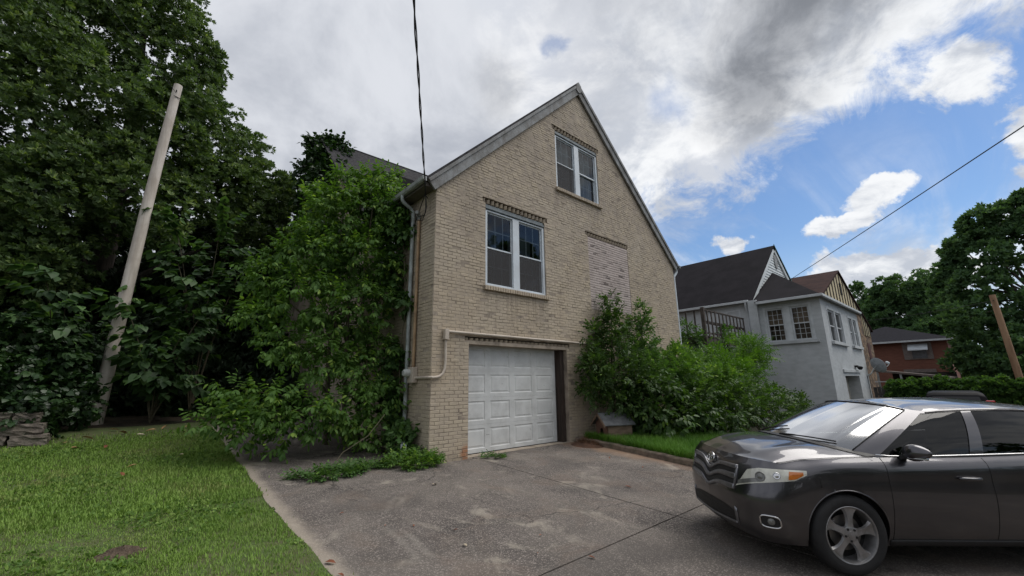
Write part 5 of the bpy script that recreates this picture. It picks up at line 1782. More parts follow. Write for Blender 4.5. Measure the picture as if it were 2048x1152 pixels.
T1 = [(1960, 440, 1.5, 0), (2020, 430, 1.8, 1), (1920, 490, 1.5, 0), (1985, 510, 1.9, -1), (2050, 520, 2.2, 0), (1890, 540, 1.2, 1), (1940, 570, 1.8, 0), (2010, 590, 2.0, -1), (2060, 640, 2.2, 0), (1900, 610, 1.3, 0), (1950, 650, 1.7, 0), (2080, 440, 2.2, 0), (2010, 670, 1.6, -2), (1960, 700, 1.4, -2), (2040, 400, 1.0, 0), (1925, 640, 1.2, -3), (2050, 710, 1.6, -3), (1930, 720, 1.2, -2), (1990, 735, 1.3, -3), (2050, 755, 1.3, -3)]
big_tree('broadleaf_tree', (46, -3.2), 13, [(x, y, z, r * (0.62 if z > 9 else 1)) for x, y, z, r in lob_px(T1, 46, 0.85)] + lob_px([(1935, 455, 0.6, 0), (1900, 505, 0.6, 0), (1985, 425, 0.7, 0), (1880, 560, 0.5, 0), (2000, 470, 0.7, 0), (1960, 480, 0.7, 0), (2040, 465, 0.8, 0), (1915, 530, 0.7, 0)], 46, 1), FAR, far_m, 8, 71, 'spreading dark green tree at the edge behind the wooden pole')
T2 = [(1790, 590, 1.9, 0), (1830, 580, 2.0, 2), (1850, 610, 2.0, 0), (1800, 630, 2.0, 0), (1760, 640, 1.7, 0), (1870, 590, 1.7, 3), (1880, 650, 2.2, 0), (1840, 660, 2.2, 0), (1770, 600, 1.2, 0), (1740, 660, 1.6, 1), (1810, 680, 2.0, 3), (1870, 700, 2.2, -3), (1890, 730, 2.0, -3)]
big_tree('broadleaf_tree', (68, 4.2), 14, lob_px(T2, 68, 1.15), FAR, far_m, 15, 72, 'rounded leafy tree behind the red brick house roof')
T3 = [(1720, 595, 1.3, 0), (1735, 620, 1.3, 0), (1728, 650, 1.5, 0), (1590, 552, 0.7, 0), (1745, 655, 1.4, 0), (1715, 575, 0.6, 0), (1600, 556, 0.6, 0)]
big_tree('broadleaf_tree', (75, 9.5), 13, lob_px(T3[:3] + T3[4:6], 75, 1.2), FAR, far_m, 10, 73, 'small grey-green tree top showing beside the half-timbered gable')
FARL = []
fr_ = random.Random(4)
for k in range(34):
    FARL.append((fr_.uniform(92, 110), -36 + k * 2.6, fr_.uniform(1.5, 5), fr_.uniform(2.8, 4.2)))
o = leaves('treeline', FAR, FARL, 2.4, far_m, None, 74, s0=1.6, s1=2.6)
tag(o, 'distant tree line beyond the houses', 'tree line', kind='stuff')

# --- vine hedge on a board fence
fence = thing('board_fence', (29.8, 0, -0.6), 'grey board fence mostly hidden by the vine hedge', 'fence')
fw = mat('grey_fence_board', (0.085, 0.08, 0.075), 0.9, (0.05, 0.047, 0.045), 4.0)
for k in range(60):
    y = 4.45 - k * 0.16
    MB().box(30.0, 30.03, y - 0.145, y, -0.75, 1.02 + 0.03 * math.sin(k * 1.9)).build('board', fw, fence)
MB().box(30.03, 30.08, -5.2, 4.45, 0.6, 0.7).box(30.03, 30.08, -5.2, 4.45, -0.3, -0.2).build('rail', fw, fence)
hd = thing('vine_hedge', (29.6, -1, -0.6), 'long green vine hedge covering the fence behind the parked cars', 'hedge')
hl = []
for k in range(30):
    y = 3.5 - k * 0.33
    hl += [(29.8 + fr_.uniform(-.1, .1), y, 0.95 + fr_.uniform(-.08, .08), 0.42), (29.75, y, 0.35, 0.45), (29.8, y + .1, -0.3, 0.45)]
leaves('foliage', rosette(lite(0.16, 0.11), 8, 0.3, 1.4), hl, 40, shr_m, hd, 81, out=0.8, up=0.2)
MB().tube([(29.95, 3.4, -0.6), (29.9, 3.0, 0.5), (29.85, 1.5, 0.9), (29.85, -2, 0.95), (29.85, -5, 0.9)], 0.02, 6).build('stem', twig_m, hd)

# ------------------------------------------------------------------ grass, weeds and litter
gr = np.random.default_rng(91)
BLADE = (np.array([(0, -0.5, 0), (0, 0.5, 0), (0.25, 0.35, 0.62), (0.25, -0.35, 0.62), (0.62, 0, 1.0)], float), [(0, 1, 2, 3), (3, 2, 4)], np.array([0, 0]))


def blades(name, P, h, wd, mt, lean=0.5):
    n = len(P)
    a = gr.uniform(0, 2 * math.pi, n)
    c, s = np.cos(a), np.sin(a)
    hh = h * gr.uniform(0.6, 1.25, n)
    ln = hh * lean * gr.uniform(0.3, 1.4, n)
    F = np.zeros((n, 3, 3))
    F[:, 0, 0], F[:, 1, 0] = c * ln, s * ln
    F[:, 0, 1], F[:, 1, 1] = -s * wd, c * wd
    F[:, 2, 2] = hh
    return scatter(name, BLADE, P, F, np.ones(n), mt, None, gr)


def grass_mat(name, dark, light, dry):
    mt = bpy.data.materials.new(name)
    mt.use_nodes = True
    t = NT(mt.node_tree)
    at = t.n('ShaderNodeAttribute', attribute_name='rnd').outputs['Fac']
    pos = t.n('ShaderNodeNewGeometry').outputs['Position']
    f = t.math('ADD', t.math('MULTIPLY', at, 0.5), t.math('MULTIPLY', t.ramp(t.noise(pos, 1.1, 4.0, 0.6), 0.35, 0.65), 0.5))
    c = t.mix(f, dark, light)
    dr = t.math('MULTIPLY', t.ramp(t.noise(pos, 0.75, 6.0, 0.66, 0.5), 0.48, 0.68), 0.75)
    dr = t.math('MULTIPLY', dr, t.ramp(at, 0.15, 0.75))
    c = t.mix(dr, c, dry)
    b = t.n('ShaderNodeBsdfPrincipled')
    t.put(b.inputs['Base Color'], c)
    b.inputs['Roughness'].default_value = 0.6
    b.inputs['Specular IOR Level'].default_value = 0.25
    tr = t.n('ShaderNodeBsdfTranslucent')
    t.put(tr.inputs[0], c)
    mx = t.n('ShaderNodeMixShader')
    mx.inputs[0].default_value = 0.3
    t.t.links.new(b.outputs[0], mx.inputs[1])
    t.t.links.new(tr.outputs[0], mx.inputs[2])
    o = t.n('ShaderNodeOutputMaterial')
    t.t.links.new(mx.outputs[0], o.inputs[0])
    return mt


lawn_gm = grass_mat('lawn_blades', (0.155, 0.26, 0.048), (0.235, 0.37, 0.072), (0.30, 0.29, 0.12))
bed_gm = grass_mat('verge_blades', (0.05, 0.14, 0.014), (0.12, 0.26, 0.03), (0.16, 0.2, 0.06))
n = 520000
yy = 2.6 + 11.2 * gr.random(n) ** 1.0
xe = lawn_edge(yy)
xx = xe - (xe + 7.0) * gr.random(n)
dist = np.hypot(xx, yy)
keep = gr.random(n) < np.clip((5.2 / dist) ** 1.6, 0.12, 1)
# drop what lies left of the view
keep &= xx > -0.165 * yy - 0.9
thin = (np.sin(xx * 1.3 + 0.7 * yy) * np.sin(yy * 1.1 - 0.5 * xx) > 0.75) & (gr.random(n) < 0.5)
far_thin = gr.random(n) < sst(11.6, 13.2, yy)
keep &= ~thin & ~far_thin
xx, yy = xx[keep], yy[keep]
xx = xx + (gr.random(len(xx)) < 0.07) * gr.random(len(xx)) ** 2 * 0.30 * (0.5 + 0.5 * np.sin(yy * 7.0 + np.sin(yy * 3.1) * 3)) * (xx > 0.6)
P = np.stack([xx, yy, ground(xx, yy) - 0.012], 1)
dd = np.hypot(xx, yy)
near = dd < 7
o = blades('grass', P[near], 0.034 * (0.75 + 0.5 * (np.sin(P[near][:, 0] * 3.1 + np.sin(P[near][:, 1] * 2.3) * 2) * np.sin(P[near][:, 1] * 2.7 + P[near][:, 0]) + 0.3)).clip(0.5, 1.6), 0.007, lawn_gm, 1.1)
tag(o, 'short mown green lawn grass', 'grass', kind='stuff')
o = blades('grass', P[~near], 0.05, 0.013, lawn_gm, 0.9)
tag(o, 'short lawn grass under the trees', 'grass', kind='stuff')
# broad-leaved lawn weeds between the blades
n = 9000
yy = 3.0 + 8.5 * gr.random(n)
xx = lawn_edge(yy) - 0.02 - 5.5 * gr.random(n) ** 1.1
patchy = np.sin(xx * 2.3 + 1.1 * np.sin(yy * 1.9)) * np.sin(yy * 2.1 + 0.7 * np.sin(xx * 2.9)) + gr.normal(size=n) * 0.25
k = (patchy > 0.25) & (xx > -0.165 * yy - 0.9)
P = np.stack([xx[k], yy[k], ground(xx[k], yy[k]) + 0.012 * gr.random(k.sum())], 1)
fw_ = gr.normal(size=P.shape) + np.array([0, 0, 0.9])
CLOV = rosette(leaf4(0.032, 0.026, 0.1, 0.1), 5, 0.9, 1.5)
o = scatter('clover', CLOV, P, rot_from(fw_, gr.normal(size=len(P))), gr.uniform(0.7, 1.5, len(P)), leaf_mat('clover_leaf', (0.07, 0.14, 0.03), (0.16, 0.26, 0.06), (0.22, 0.32, 0.08), 0.6, 0.3, 0.2), None, gr)
tag(o, 'patches of clover and small weeds in the lawn', 'clover', kind='stuff')
n = 42000
t_ = gr.random(n)
ky = 7.1 - 4.6 * t_
kx = np.interp(-ky, -np.array([7.30, 6.74, 5.9, 5.0, 4.15, 3.6, 3.1, 2.5]), np.array([8.52, 8.58, 8.5, 8.38, 8.25, 8.22, 8.36, 8.9])) + 0.13
xx = kx + 3.6 * gr.random(n) ** 1.5 - 0.03 * gr.random(n)
keep = ~((xx > 8.86) & (xx < 9.7) & (ky > 6.35))
xx, ky = xx[keep], ky[keep]
P = np.stack([xx, ky, ground(xx, ky) + 0.07], 1)
o = blades('verge_grass', P, 0.20, 0.010, bed_gm, 0.9)
tag(o, 'long bright grass of the verge behind the kerb', 'grass', kind='stuff')


def weed(cx_, cy_, rx, ry, n, h, label, seed, mt=None):
    rng = np.random.default_rng(seed)
    r = np.sqrt(rng.random(n))
    a = rng.uniform(0, 6.28, n)
    x, y = cx_ + rx * r * np.cos(a) * (1 + 0.3 * np.sin(3 * a)), cy_ + ry * r * np.sin(a) * (1 + 0.3 * np.sin(2 * a + 1))
    z = ground(x, y) + 0.02 + h * rng.random(n) * (1 - r * 0.7)
    root = thing('weed_patch', (cx_, cy_, gz(cx_, cy_)), label, 'weeds', 'weeds on the drive')
    f = np.stack([np.cos(a), np.sin(a), rng.uniform(0, 0.8, n)], 1) + rng.normal(size=(n, 3)) * 0.3
    scatter('foliage', WEED, np.stack([x, y, z], 1), rot_from(f, rng.normal(size=n) * 0.4), rng.uniform(0.6, 1.2, n), mt or shr_m, root, rng, tint=rng.random(n))
    return root


WEED = spray(leaf_template(0.06, 0.03, 0.15, 0.2), 7, 0.14, 0.1)
weed(2.55, 7.35, 0.5, 0.28, 260, 0.10, 'flat patch of green weeds on the drive below the box elder sapling', 1)
weed(3.15, 7.5, 0.35, 0.25, 120, 0.10, 'small weed clump on the drive nearer the downspout', 2)
weed(4.02, 7.25, 0.5, 0.34, 420, 0.28, 'weeds heaped round the downspout outlet at the house corner', 3, box_m)
weed(4.05, 7.75, 0.24, 0.3, 160, 0.4, 'vine leaves spilling over the bent downspout foot', 4)
weed(5.75, 7.05, 0.22, 0.10, 40, 0.05, 'thin weeds in the crack before the garage door', 5)

# dry pine straw and dirt swept against the kerb end
dp_ = thing('debris_heap', (8.35, 6.95, 0), 'heap of reddish brown dead weeds by the garage post', 'debris')
rng = np.random.default_rng(8)
n = 900
a, r = rng.uniform(0, 6.28, n), np.sqrt(rng.random(n))
x, y = 8.42 + 0.26 * r * np.cos(a) + 0.15 * r ** 2, 6.85 + 0.36 * r * np.sin(a)
z = ground(x, y) + 0.20 * (1 - r) * rng.random(n) + 0.005
STRAW = (np.array([(0, -0.5, 0), (0, 0.5, 0), (1, 0, 0.1)], float), [(0, 1, 2)], np.array([0]))
F = rot_from(rng.normal(size=(n, 3)) * np.array([1, 1, 0.5]) + np.array([0, 0, 0.5]), rng.normal(size=n))
F = F * np.array([1, 0.07, 0.3])[None, None, :]
scatter('dead_stalks', STRAW, np.stack([x, y, z], 1), F, rng.uniform(0.06, 0.2, n), leaf_mat('dead_stalk', (0.05, 0.025, 0.014), (0.17, 0.09, 0.05), None, 0.9, 0.1), dp_, rng)
hv, hf = [], []
for i in range(8):
    for j in range(16):
        q = i / 7
        an = 2 * math.pi * j / 16
        X, Y = 8.45 + 0.42 * q * math.cos(an), 6.85 + 0.45 * q * math.sin(an)
        hv.append((X, Y, gz(X, Y) - 0.01 + 0.09 * (1 - q * q) + 0.012 * math.sin(9 * an) * (1 - q)))
for i in range(7):
    for j in range(16):
        hf.append((i * 16 + j, i * 16 + (j + 1) % 16, (i + 1) * 16 + (j + 1) % 16, (i + 1) * 16 + j))
mesh('dirt', hv, hf, mat('red_brown_dirt', (0.10, 0.05, 0.03), 0.95, (0.06, 0.032, 0.02), 9.0, bump=0.01, bscale=60), dp_, True)

# mole hill in the lawn
mh = []
mf = []
mr_ = random.Random(2)
for i in range(13):
    for j in range(30):
        q = i / 12
        an = 2 * math.pi * j / 30
        X = 0.08 + (0.20 * math.cos(an) * q) * (1 + 0.2 * math.sin(3 * an) + mr_.uniform(-.1, .1))
        Y = 5.75 + 0.13 * math.sin(an) * q * (1 + mr_.uniform(-.12, .12))
        mh.append((X, Y, gz(X, Y) - 0.02 + 0.085 * (1 - q ** 1.6) + (mr_.uniform(-.014, .016) if 0 < i < 12 else 0)))
for i in range(12):
    for j in range(30):
        mf.append((i * 30 + j, i * 30 + (j + 1) % 30, (i + 1) * 30 + (j + 1) % 30, (i + 1) * 30 + j))
o = mesh('soil_mound', mh, mf, mat('mound_soil', (0.13, 0.095, 0.068), 0.98, (0.07, 0.05, 0.036), 16.0, bump=0.03, bscale=45), None, True)
tag(o, 'small mound of brown soil on the lawn', 'soil mound')

# fallen leaves
dead_m = mat('tan_dead_leaf', (0.36, 0.24, 0.11), 0.85, (0.24, 0.13, 0.055), 20.0)
pale_m = mat('pale_dead_leaf', (0.50, 0.44, 0.33), 0.85, (0.36, 0.28, 0.18), 20.0)
rust_m = mat('rust_dead_leaf', (0.22, 0.075, 0.035), 0.85, (0.12, 0.045, 0.025), 20.0)
lp = []
for mt_ in (dead_m, pale_m, rust_m):
    v, f = leaf_template(0.15, 0.07, 0.5, 0.15)
    v = v - np.array([0.075, 0, -0.012])
    me = bpy.data.meshes.new('fallen_leaf')
    me.from_pydata([tuple(q) for q in v], [], f)
    me.materials.append(mt_)
    lp.append(me)
LEAF = ((0.6, 13.0, 0, 1.3), (-0.1, 12.6, 0, 1.4), (0.2, 12.2, 1, 1.2), (1.0, 12.9, 0, 1.1), (0.9, 12.2, 1, 1), (-0.6, 12.2, 0, 1.5), (-0.9, 11.9, 0, 1.3), (0.55, 11.8, 1, 1), (1.2, 12.6, 0, 1), (-0.3, 11.2, 2, 0.9), (-0.25, 13.1, 0, 1.2), (0.35, 12.7, 0, 1.3), (-0.7, 11.3, 0, 1.1), (0.1, 9.4, 0, 0.9), (0.0, 8.9, 2, 1.0), (0.75, 9.9, 1, 0.7))
for x, y, k, s in LEAF:
    o = bpy.data.objects.new('fallen_leaf', lp[k])
    COL.objects.link(o)
    o.location = (x, y, gz(x, y) + 0.03)
    o.rotation_euler = (fr_.uniform(-.3, .3), fr_.uniform(-.3, .3), fr_.uniform(0, 6))
    o.scale = (s, s, s)
    tag(o, 'dry tan leaf lying on the lawn', 'leaf', 'fallen leaves on the lawn')
DL = ((2.75, 3.9, 1, 0.55), (3.65, 6.0, 1, 0.8), (3.55, 2.9, 2, 0.5), (6.0, 4.1, 2, 0.7), (1.56, 4.35, 2, 0.8), (1.55, 4.05, 2, 0.6), (3.2, 3.3, 2, 0.35), (2.6, 4.7, 2, 0.4), (7.4, 4.7, 2, 0.5), (3.55, 3.6, 2, 0.3), (2.1, 5.6, 2, 0.35), (2.35, 4.9, 2, 0.3), (2.9, 4.3, 2, 0.4), (7.6, 5.6, 2, 0.5))
for x, y, k, s in DL:
    o = bpy.data.objects.new('fallen_leaf', lp[k])
    COL.objects.link(o)
    o.location = (x, y, gz(x, y) + 0.012)
    o.rotation_euler = (fr_.uniform(-.2, .2), fr_.uniform(-.2, .2), fr_.uniform(0, 6))
    o.scale = (s, s, s)
    tag(o, ('pale bleached' if k == 1 else 'curled rust brown') + ' leaf lying on the concrete drive', 'leaf', ('pale' if k == 1 else 'rust brown') + ' leaves on the drive')

# ------------------------------------------------------------------ rough stone blocks of the low retaining wall
sm = mat('grey_sandstone', (0.20, 0.17, 0.145), 0.95, (0.095, 0.078, 0.066), 5.0, bump=0.03, bscale=14, grime=(0.08, 0.085, 0.05), gscale=3, gamt=0.5)
sw = thing('stone_wall', (-1.9, 12.0, gz(-1.9, 12)), 'low dry wall of rough grey stone blocks at the lawn edge', 'wall')
sr = random.Random(12)
for row in range(3):
    x = -1.12 - 0.10 * row + sr.uniform(-.05, .05)
    while x > -4.2:
        L = sr.uniform(0.34, 0.62)
        hgt = 0.205 + sr.uniform(-.02, .015)
        bm = bmesh.new()
        bmesh.ops.create_cube(bm, size=1)
        bmesh.ops.subdivide_edges(bm, edges=bm.edges[:], cuts=4, use_grid_fill=True)
        ya = 12.0 - 0.12 * (x + 1.1)
        for v in bm.verts:
            c = v.co
            rr = 1 - 0.10 * (abs(c.x) ** 3 + abs(c.y) ** 3 + abs(c.z) ** 3) * 2
            v.co = Vector((c.x * (L - 0.02) * rr + sr.uniform(-.014, .014), c.y * 0.45 * rr + sr.uniform(-.022, .022), c.z * hgt * rr + sr.uniform(-.010, .010)))
        me = bpy.data.meshes.new('stone')
        bmesh.ops.translate(bm, verts=bm.verts, vec=(x - L / 2, ya + 0.1 * row + 0.15, gz(x - L / 2, ya) + 0.09 + row * 0.20))
        bm.to_mesh(me)
        bm.free()
        link_mesh('stone', me, sm, sw)
        x -= L + 0.01

# ------------------------------------------------------------------ dog house
dh = thing('dog_house', (9.2, 6.6, gz(9.2, 6.6) + 0.08), 'small weathered wooden dog house with round hole under the shrubs', 'dog house')
ply = mat('weathered_plywood', (0.23, 0.165, 0.115), 0.9, (0.15, 0.105, 0.075), 5.0, bump=0.004, bscale=50, stretch=(1, 1, 3))
plyf = mat('brown_stained_board', (0.20, 0.11, 0.075), 0.9, (0.13, 0.075, 0.055), 5.0, bump=0.004, bscale=50)
droof = mat('dog_house_roofing', (0.17, 0.175, 0.18), 0.9, (0.10, 0.105, 0.11), 8.0)
A0 = Vector((8.86, 6.54))
U = Vector((0.19, 0.49)).normalized()       # along the front, to the left in the picture
V = Vector((0.93, -0.37)).normalized()
WD, DPH, BH, EH, RH = 0.53, 0.72, 0.06, 0.46, 0.68


def dpt(u, v, z):
    p = A0 + U * u + V * v
    return (p.x, p.y, z)


body = MB()
body.add([dpt(0, 0.02, BH), dpt(0, DPH, BH), dpt(0, DPH, EH), dpt(0, 0.02, EH), dpt(0.02, 0.02, BH), dpt(0.02, DPH, BH), dpt(0.02, DPH, EH), dpt(0.02, 0.02, EH)], [(0, 1, 2, 3), (4, 7, 6, 5), (0, 4, 5, 1), (3, 2, 6, 7), (0, 3, 7, 4), (1, 5, 6, 2)])
body.add([dpt(WD, 0.02, BH), dpt(WD, DPH, BH), dpt(WD, DPH, EH), dpt(WD, 0.02, EH), dpt(WD - .02, 0.02, BH), dpt(WD - .02, DPH, BH), dpt(WD - .02, DPH, EH), dpt(WD - .02, 0.02, EH)], [(0, 1, 2, 3), (4, 7, 6, 5), (0, 4, 5, 1), (3, 2, 6, 7), (0, 3, 7, 4), (1, 5, 6, 2)])
body.add([dpt(0, DPH, BH), dpt(WD, DPH, BH), dpt(WD, DPH, EH), dpt(WD / 2, DPH, RH - 0.03), dpt(0, DPH, EH)], [(0, 1, 2, 3, 4)])
body.build('side_wall', ply, dh)
# front with a round hole
n = 24
outer = [(0, BH), (WD, BH), (WD, EH), (WD / 2, RH - 0.03), (0, EH)]
hc = (WD * 0.5, 0.24)
ring = []
for k in range(n):
    an = 2 * math.pi * k / n
    ring.append((hc[0] + 0.075 * math.cos(an), hc[1] + 0.105 * math.sin(an)))


def ray_out(an):
    best = None
    dx, dz = math.cos(an), math.sin(an)
    for i in range(5):
        (x1, z1), (x2, z2) = outer[i], outer[(i + 1) % 5]
        den = dx * (z2 - z1) - dz * (x2 - x1)
        if abs(den) < 1e-9:
            continue
        t = ((x1 - hc[0]) * (z2 - z1) - (z1 - hc[1]) * (x2 - x1)) / den
        s = ((x1 - hc[0]) * dz - (z1 - hc[1]) * dx) / den
        if t > 0 and -1e-6 <= s <= 1 + 1e-6 and (best is None or t < best):
            best = t
    return hc[0] + dx * best, hc[1] + dz * best


angs = sorted({2 * math.pi * k / n for k in range(n)} | {math.atan2(p[1] - hc[1], p[0] - hc[0]) % (2 * math.pi) for p in outer})
iv_, ov = [], []
for an in angs:
    iv_.append((hc[0] + 0.075 * math.cos(an), hc[1] + 0.105 * math.sin(an)))
    ov.append(ray_out(an))
N_ = len(angs)
vv = [dpt(p[0], 0, p[1]) for p in iv_] + [dpt(p[0], 0, p[1]) for p in ov] + [dpt(p[0], 0.02, p[1]) for p in iv_]
ff = [(k, (k + 1) % N_, (k + 1) % N_ + N_, k + N_) for k in range(N_)] + [(k, k + 2 * N_, (k + 1) % N_ + 2 * N_, (k + 1) % N_) for k in range(N_)]
mesh('front_board', vv, ff, plyf, dh)
for sgn, nm in ((0, 'roof_panel'), (1, 'roof_panel')):
    u_e, u_r = (-0.07, WD / 2) if sgn == 0 else (WD + 0.07, WD / 2)
    ze_ = EH - 0.05
    rp = MB()
    q = [dpt(u_e, -0.10, ze_), dpt(u_e, DPH + 0.06, ze_), dpt(u_r, DPH + 0.06, RH), dpt(u_r, -0.10, RH)]
    rp.add(q + [(p[0], p[1], p[2] + 0.025) for p in q], [(3, 2, 1, 0), (4, 5, 6, 7), (0, 1, 5, 4), (1, 2, 6, 5), (2, 3, 7, 6), (3, 0, 4, 7)])
    rp.build(nm, droof, dh)
    tm = MB()
    tm.add([dpt(u_e, -0.105, ze_ - 0.045), dpt(u_r, -0.105, RH - 0.045), dpt(u_r, -0.105, RH + 0.02), dpt(u_e, -0.105, ze_ + 0.02), dpt(u_e, -0.12, ze_ - 0.045), dpt(u_r, -0.12, RH - 0.045), dpt(u_r, -0.12, RH + 0.02), dpt(u_e, -0.12, ze_ + 0.02)], [(0, 1, 2, 3), (7, 6, 5, 4), (0, 4, 5, 1), (2, 6, 7, 3), (1, 5, 6, 2), (0, 3, 7, 4)])
    tm.build('roof_trim', ply, dh)
mesh('floor', [dpt(0.0, 0, BH - 0.02), dpt(WD, 0, BH - 0.02), dpt(WD, DPH, BH - 0.02), dpt(0, DPH, BH - 0.02)], [(0, 1, 2, 3)], ply, dh)

# ------------------------------------------------------------------ poles and wires
pole_m = mat('bleached_pole_wood', (0.56, 0.51, 0.46), 0.9, (0.42, 0.37, 0.32), 9.0, bump=0.006, bscale=50, stretch=(1, 1, 0.12), grime=(0.28, 0.235, 0.19), gscale=1.2, gamt=0.5)
up = thing('utility_pole', (-0.66, 14.54, gz(-0.66, 14.54)), 'bare bleached utility pole standing at the back of the lawn', 'utility pole')
MB().tube([(-0.66, 14.54, 0.4), (-0.60, 14.55, 3), (-0.50, 14.57, 6.5), (-0.347, 14.6, 10.3)], [0.150, 0.140, 0.125, 0.105], 20).build('shaft', pole_m, up, smooth=True)
MB().tube([(-0.36, 14.40, 10.02), (-0.36, 14.80, 10.02)], 0.014, 8).build('bolt', dark_m, up)
MB().tube([(-0.25, 14.52, 9.85), (-0.40, 14.45, 9.85)], 0.010, 6).build('bolt', dark_m, up)
pole2_m = mat('orange_brown_pole', (0.36, 0.23, 0.14), 0.9, (0.25, 0.15, 0.09), 6.0, stretch=(1, 1, 0.15))
p2 = thing('wooden_pole', (36, -0.9, -0.6), 'orange-brown wooden pole in front of the spreading tree', 'utility pole')
MB().tube([(36, -0.95, -0.8), (36, -0.73, 6.05)], [0.16, 0.13], 14).build('shaft', pole2_m, p2, smooth=True)
MB().tube([(35.84, -0.73, 5.7), (35.7, -0.73, 5.7)], 0.02, 6).build('bolt', dark_m, p2)
sp_ = thing('street_pole', (-9.5, -14, gz(-9.5, -14)), 'tall street utility pole behind the viewer carrying the overhead cables', 'utility pole')
MB().tube([(-9.5, -14, -1.6), (-9.5, -14, 5), (-9.5, -14, 11.6)], [0.17, 0.15, 0.12], 14).build('shaft', pole_m, sp_, smooth=True)
MB().box(-10.4, -8.6, -14.18, -14.12, 10.9, 11.02).build('crossarm', pole_m, sp_)
wire_m = mat('black_cable', (0.02, 0.02, 0.021), 0.6)


def cable(name, p, q, sag, r, label, twist=0, n=40, extra=None, category='cable'):
    p, q = Vector(p), Vector(q)
    pts = []
    for k in range(n + 1):
        t = k / n
        c = p.lerp(q, t)
        c.z -= sag * 4 * t * (1 - t)
        pts.append(c)
    root = thing(name, p, label, category)
    if twist:
        for ph in range(twist):
            tp = []
            L = (q - p).length
            for k in range(n * 4 + 1):
                t = k / (n * 4)
                c = p.lerp(q, t)
                c.z -= sag * 4 * t * (1 - t)
                a = L * t * 5.0 + ph * 2 * math.pi / twist
                tp.append(c + Vector((math.cos(a), math.sin(a) * 0.5, math.sin(a))) * r * 1.25)
            MB().tube(tp, r * (1.0 if ph else 0.8), 6).build('strand', wire_m, root, smooth=True)
    else:
        MB().tube(pts, r, 6).build('strand', wire_m, root, smooth=True)
    for e in extra or ():
        MB().tube(e, r, 6).build('drip_loop', wire_m, root, smooth=True)
    return root


cable('service_cable', (4.20, 7.60, 5.55), (-9.4, -13.9, 11.05), 0.18, 0.011, 'twisted black service cable dropping from above to the house corner', 2,
      extra=([(4.20, 7.6, 5.55), (4.24, 7.62, 5.30), (4.24, 7.7, 5.12), (4.19, 7.86, 5.12), (4.18, 7.95, 5.22)], [(4.20, 7.6, 5.55), (4.25, 7.66, 5.2), (4.24, 7.78, 5.02), (4.19, 7.92, 5.06), (4.16, 7.96, 5.20)], [(4.27, 7.62, 5.50), (4.2, 7.6, 5.55)], [(4.2, 7.62, 5.6), (4.28, 8.3, 4.95)]))
cable('overhead_wire', (24.4, 6.1, 6.45), (-9.4, -13.9, 5.87), 0.12, 0.012, 'single black overhead wire running to the bay roof of the grey house')
cable('pole_wire', (-0.36, 14.45, 9.95), (-9.5, -13.9, 4.85), 0.12, 0.007, 'thin wire slanting up from the top of the bleached pole')
cable('far_wire', (35.8, -0.73, 5.7), (60, 14, 8.4), 0.5, 0.012, 'thin wire running left from the orange-brown pole')

# ------------------------------------------------------------------ trees on the far side of the street, seen in window and paint reflections
def street_tree(x, y, h, r, seed, label):
    rr = random.Random(seed)
    lob = []
    for k in range(11):
        a = rr.uniform(0, 6.28)
        q = rr.uniform(0, 0.65) * r
        lob.append((x + q * math.cos(a), y + q * math.sin(a), h * rr.uniform(0.35, 0.85), r * rr.uniform(0.4, 0.55)))
    return big_tree('street_tree', (x, y), h, lob, FAR, far_m, 5, seed, label, 'trees across the street')


street_tree(21.5, -9.5, 14.2, 4.0, 201, 'tall street tree mirrored in the upper windows')
street_tree(3, -17, 9, 4.0, 202, 'street tree behind the viewer mirrored in the car door')
street_tree(-8, -15, 10, 4.2, 203, 'street tree behind the viewer beyond the lawn side')
street_tree(22, -15, 9, 4.0, 204, 'street tree behind the viewer past the parked cars')
SHL = []
for k in range(26):
    SHL.append((-22 + k * 2.1 + fr_.uniform(-.5, .5), -11.5 - fr_.uniform(0, 2.0), fr_.uniform(0.2, 1.6), fr_.uniform(1.2, 1.8)))
o = leaves('street_shrubbery', FAR, SHL, 5, far_m, None, 205, s0=0.8, s1=1.4)
tag(o, 'shrubbery along the far side of the street', 'shrubbery', kind='stuff')

# ------------------------------------------------------------------ cars
def crom(P, n):
    """Catmull-Rom through rows of P (k x ... ), n steps per span"""
    P = np.asarray(P, float)
    k = len(P)
    E0 = 2 * P[0] - P[1]
    E1 = 2 * P[-1] - P[-2]
    Q = np.concatenate([[E0], P, [E1]])
    out = []
    for i in range(1, k):
        p0, p1, p2, p3 = Q[i - 1], Q[i], Q[i + 1], Q[i + 2]
        # centripetal-like tangents scaled by chord to avoid overshoot on uneven spacing
        d0 = np.linalg.norm((p1 - p0).reshape(-1)) + 1e-9
        d1 = np.linalg.norm((p2 - p1).reshape(-1)) + 1e-9
        d2 = np.linalg.norm((p3 - p2).reshape(-1)) + 1e-9
        m1 = ((p1 - p0) / d0 * d1 + (p2 - p1) / d1 * d0) / (d0 + d1) * d1
        m2 = ((p2 - p1) / d1 * d2 + (p3 - p2) / d2 * d1) / (d1 + d2) * d1
        for t in np.arange(n) / n:
            h00, h10, h01, h11 = 2 * t ** 3 - 3 * t ** 2 + 1, t ** 3 - 2 * t ** 2 + t, -2 * t ** 3 + 3 * t ** 2, t ** 3 - t ** 2
            out.append(h00 * p1 + h10 * m1 + h01 * p2 + h11 * m2)
    out.append(P[-1])
    return np.array(out)


# rows 0..6 bottom to shoulder; each station lists (x, y, z)
def front(y, sw):
    """front face column at half-width y, swept back by sw"""
    return [(0.13 + sw, y, 0.185), (0.045 + sw, y * 1.0, 0.27), (0.012 + sw, y, 0.45), (0.0 + sw, y, 0.60), (0.035 + sw, y, 0.74), (0.080 + sw * 1.05, y * 0.995, 0.900), (0.14 + sw * 1.1, y * 0.985, 0.975)]


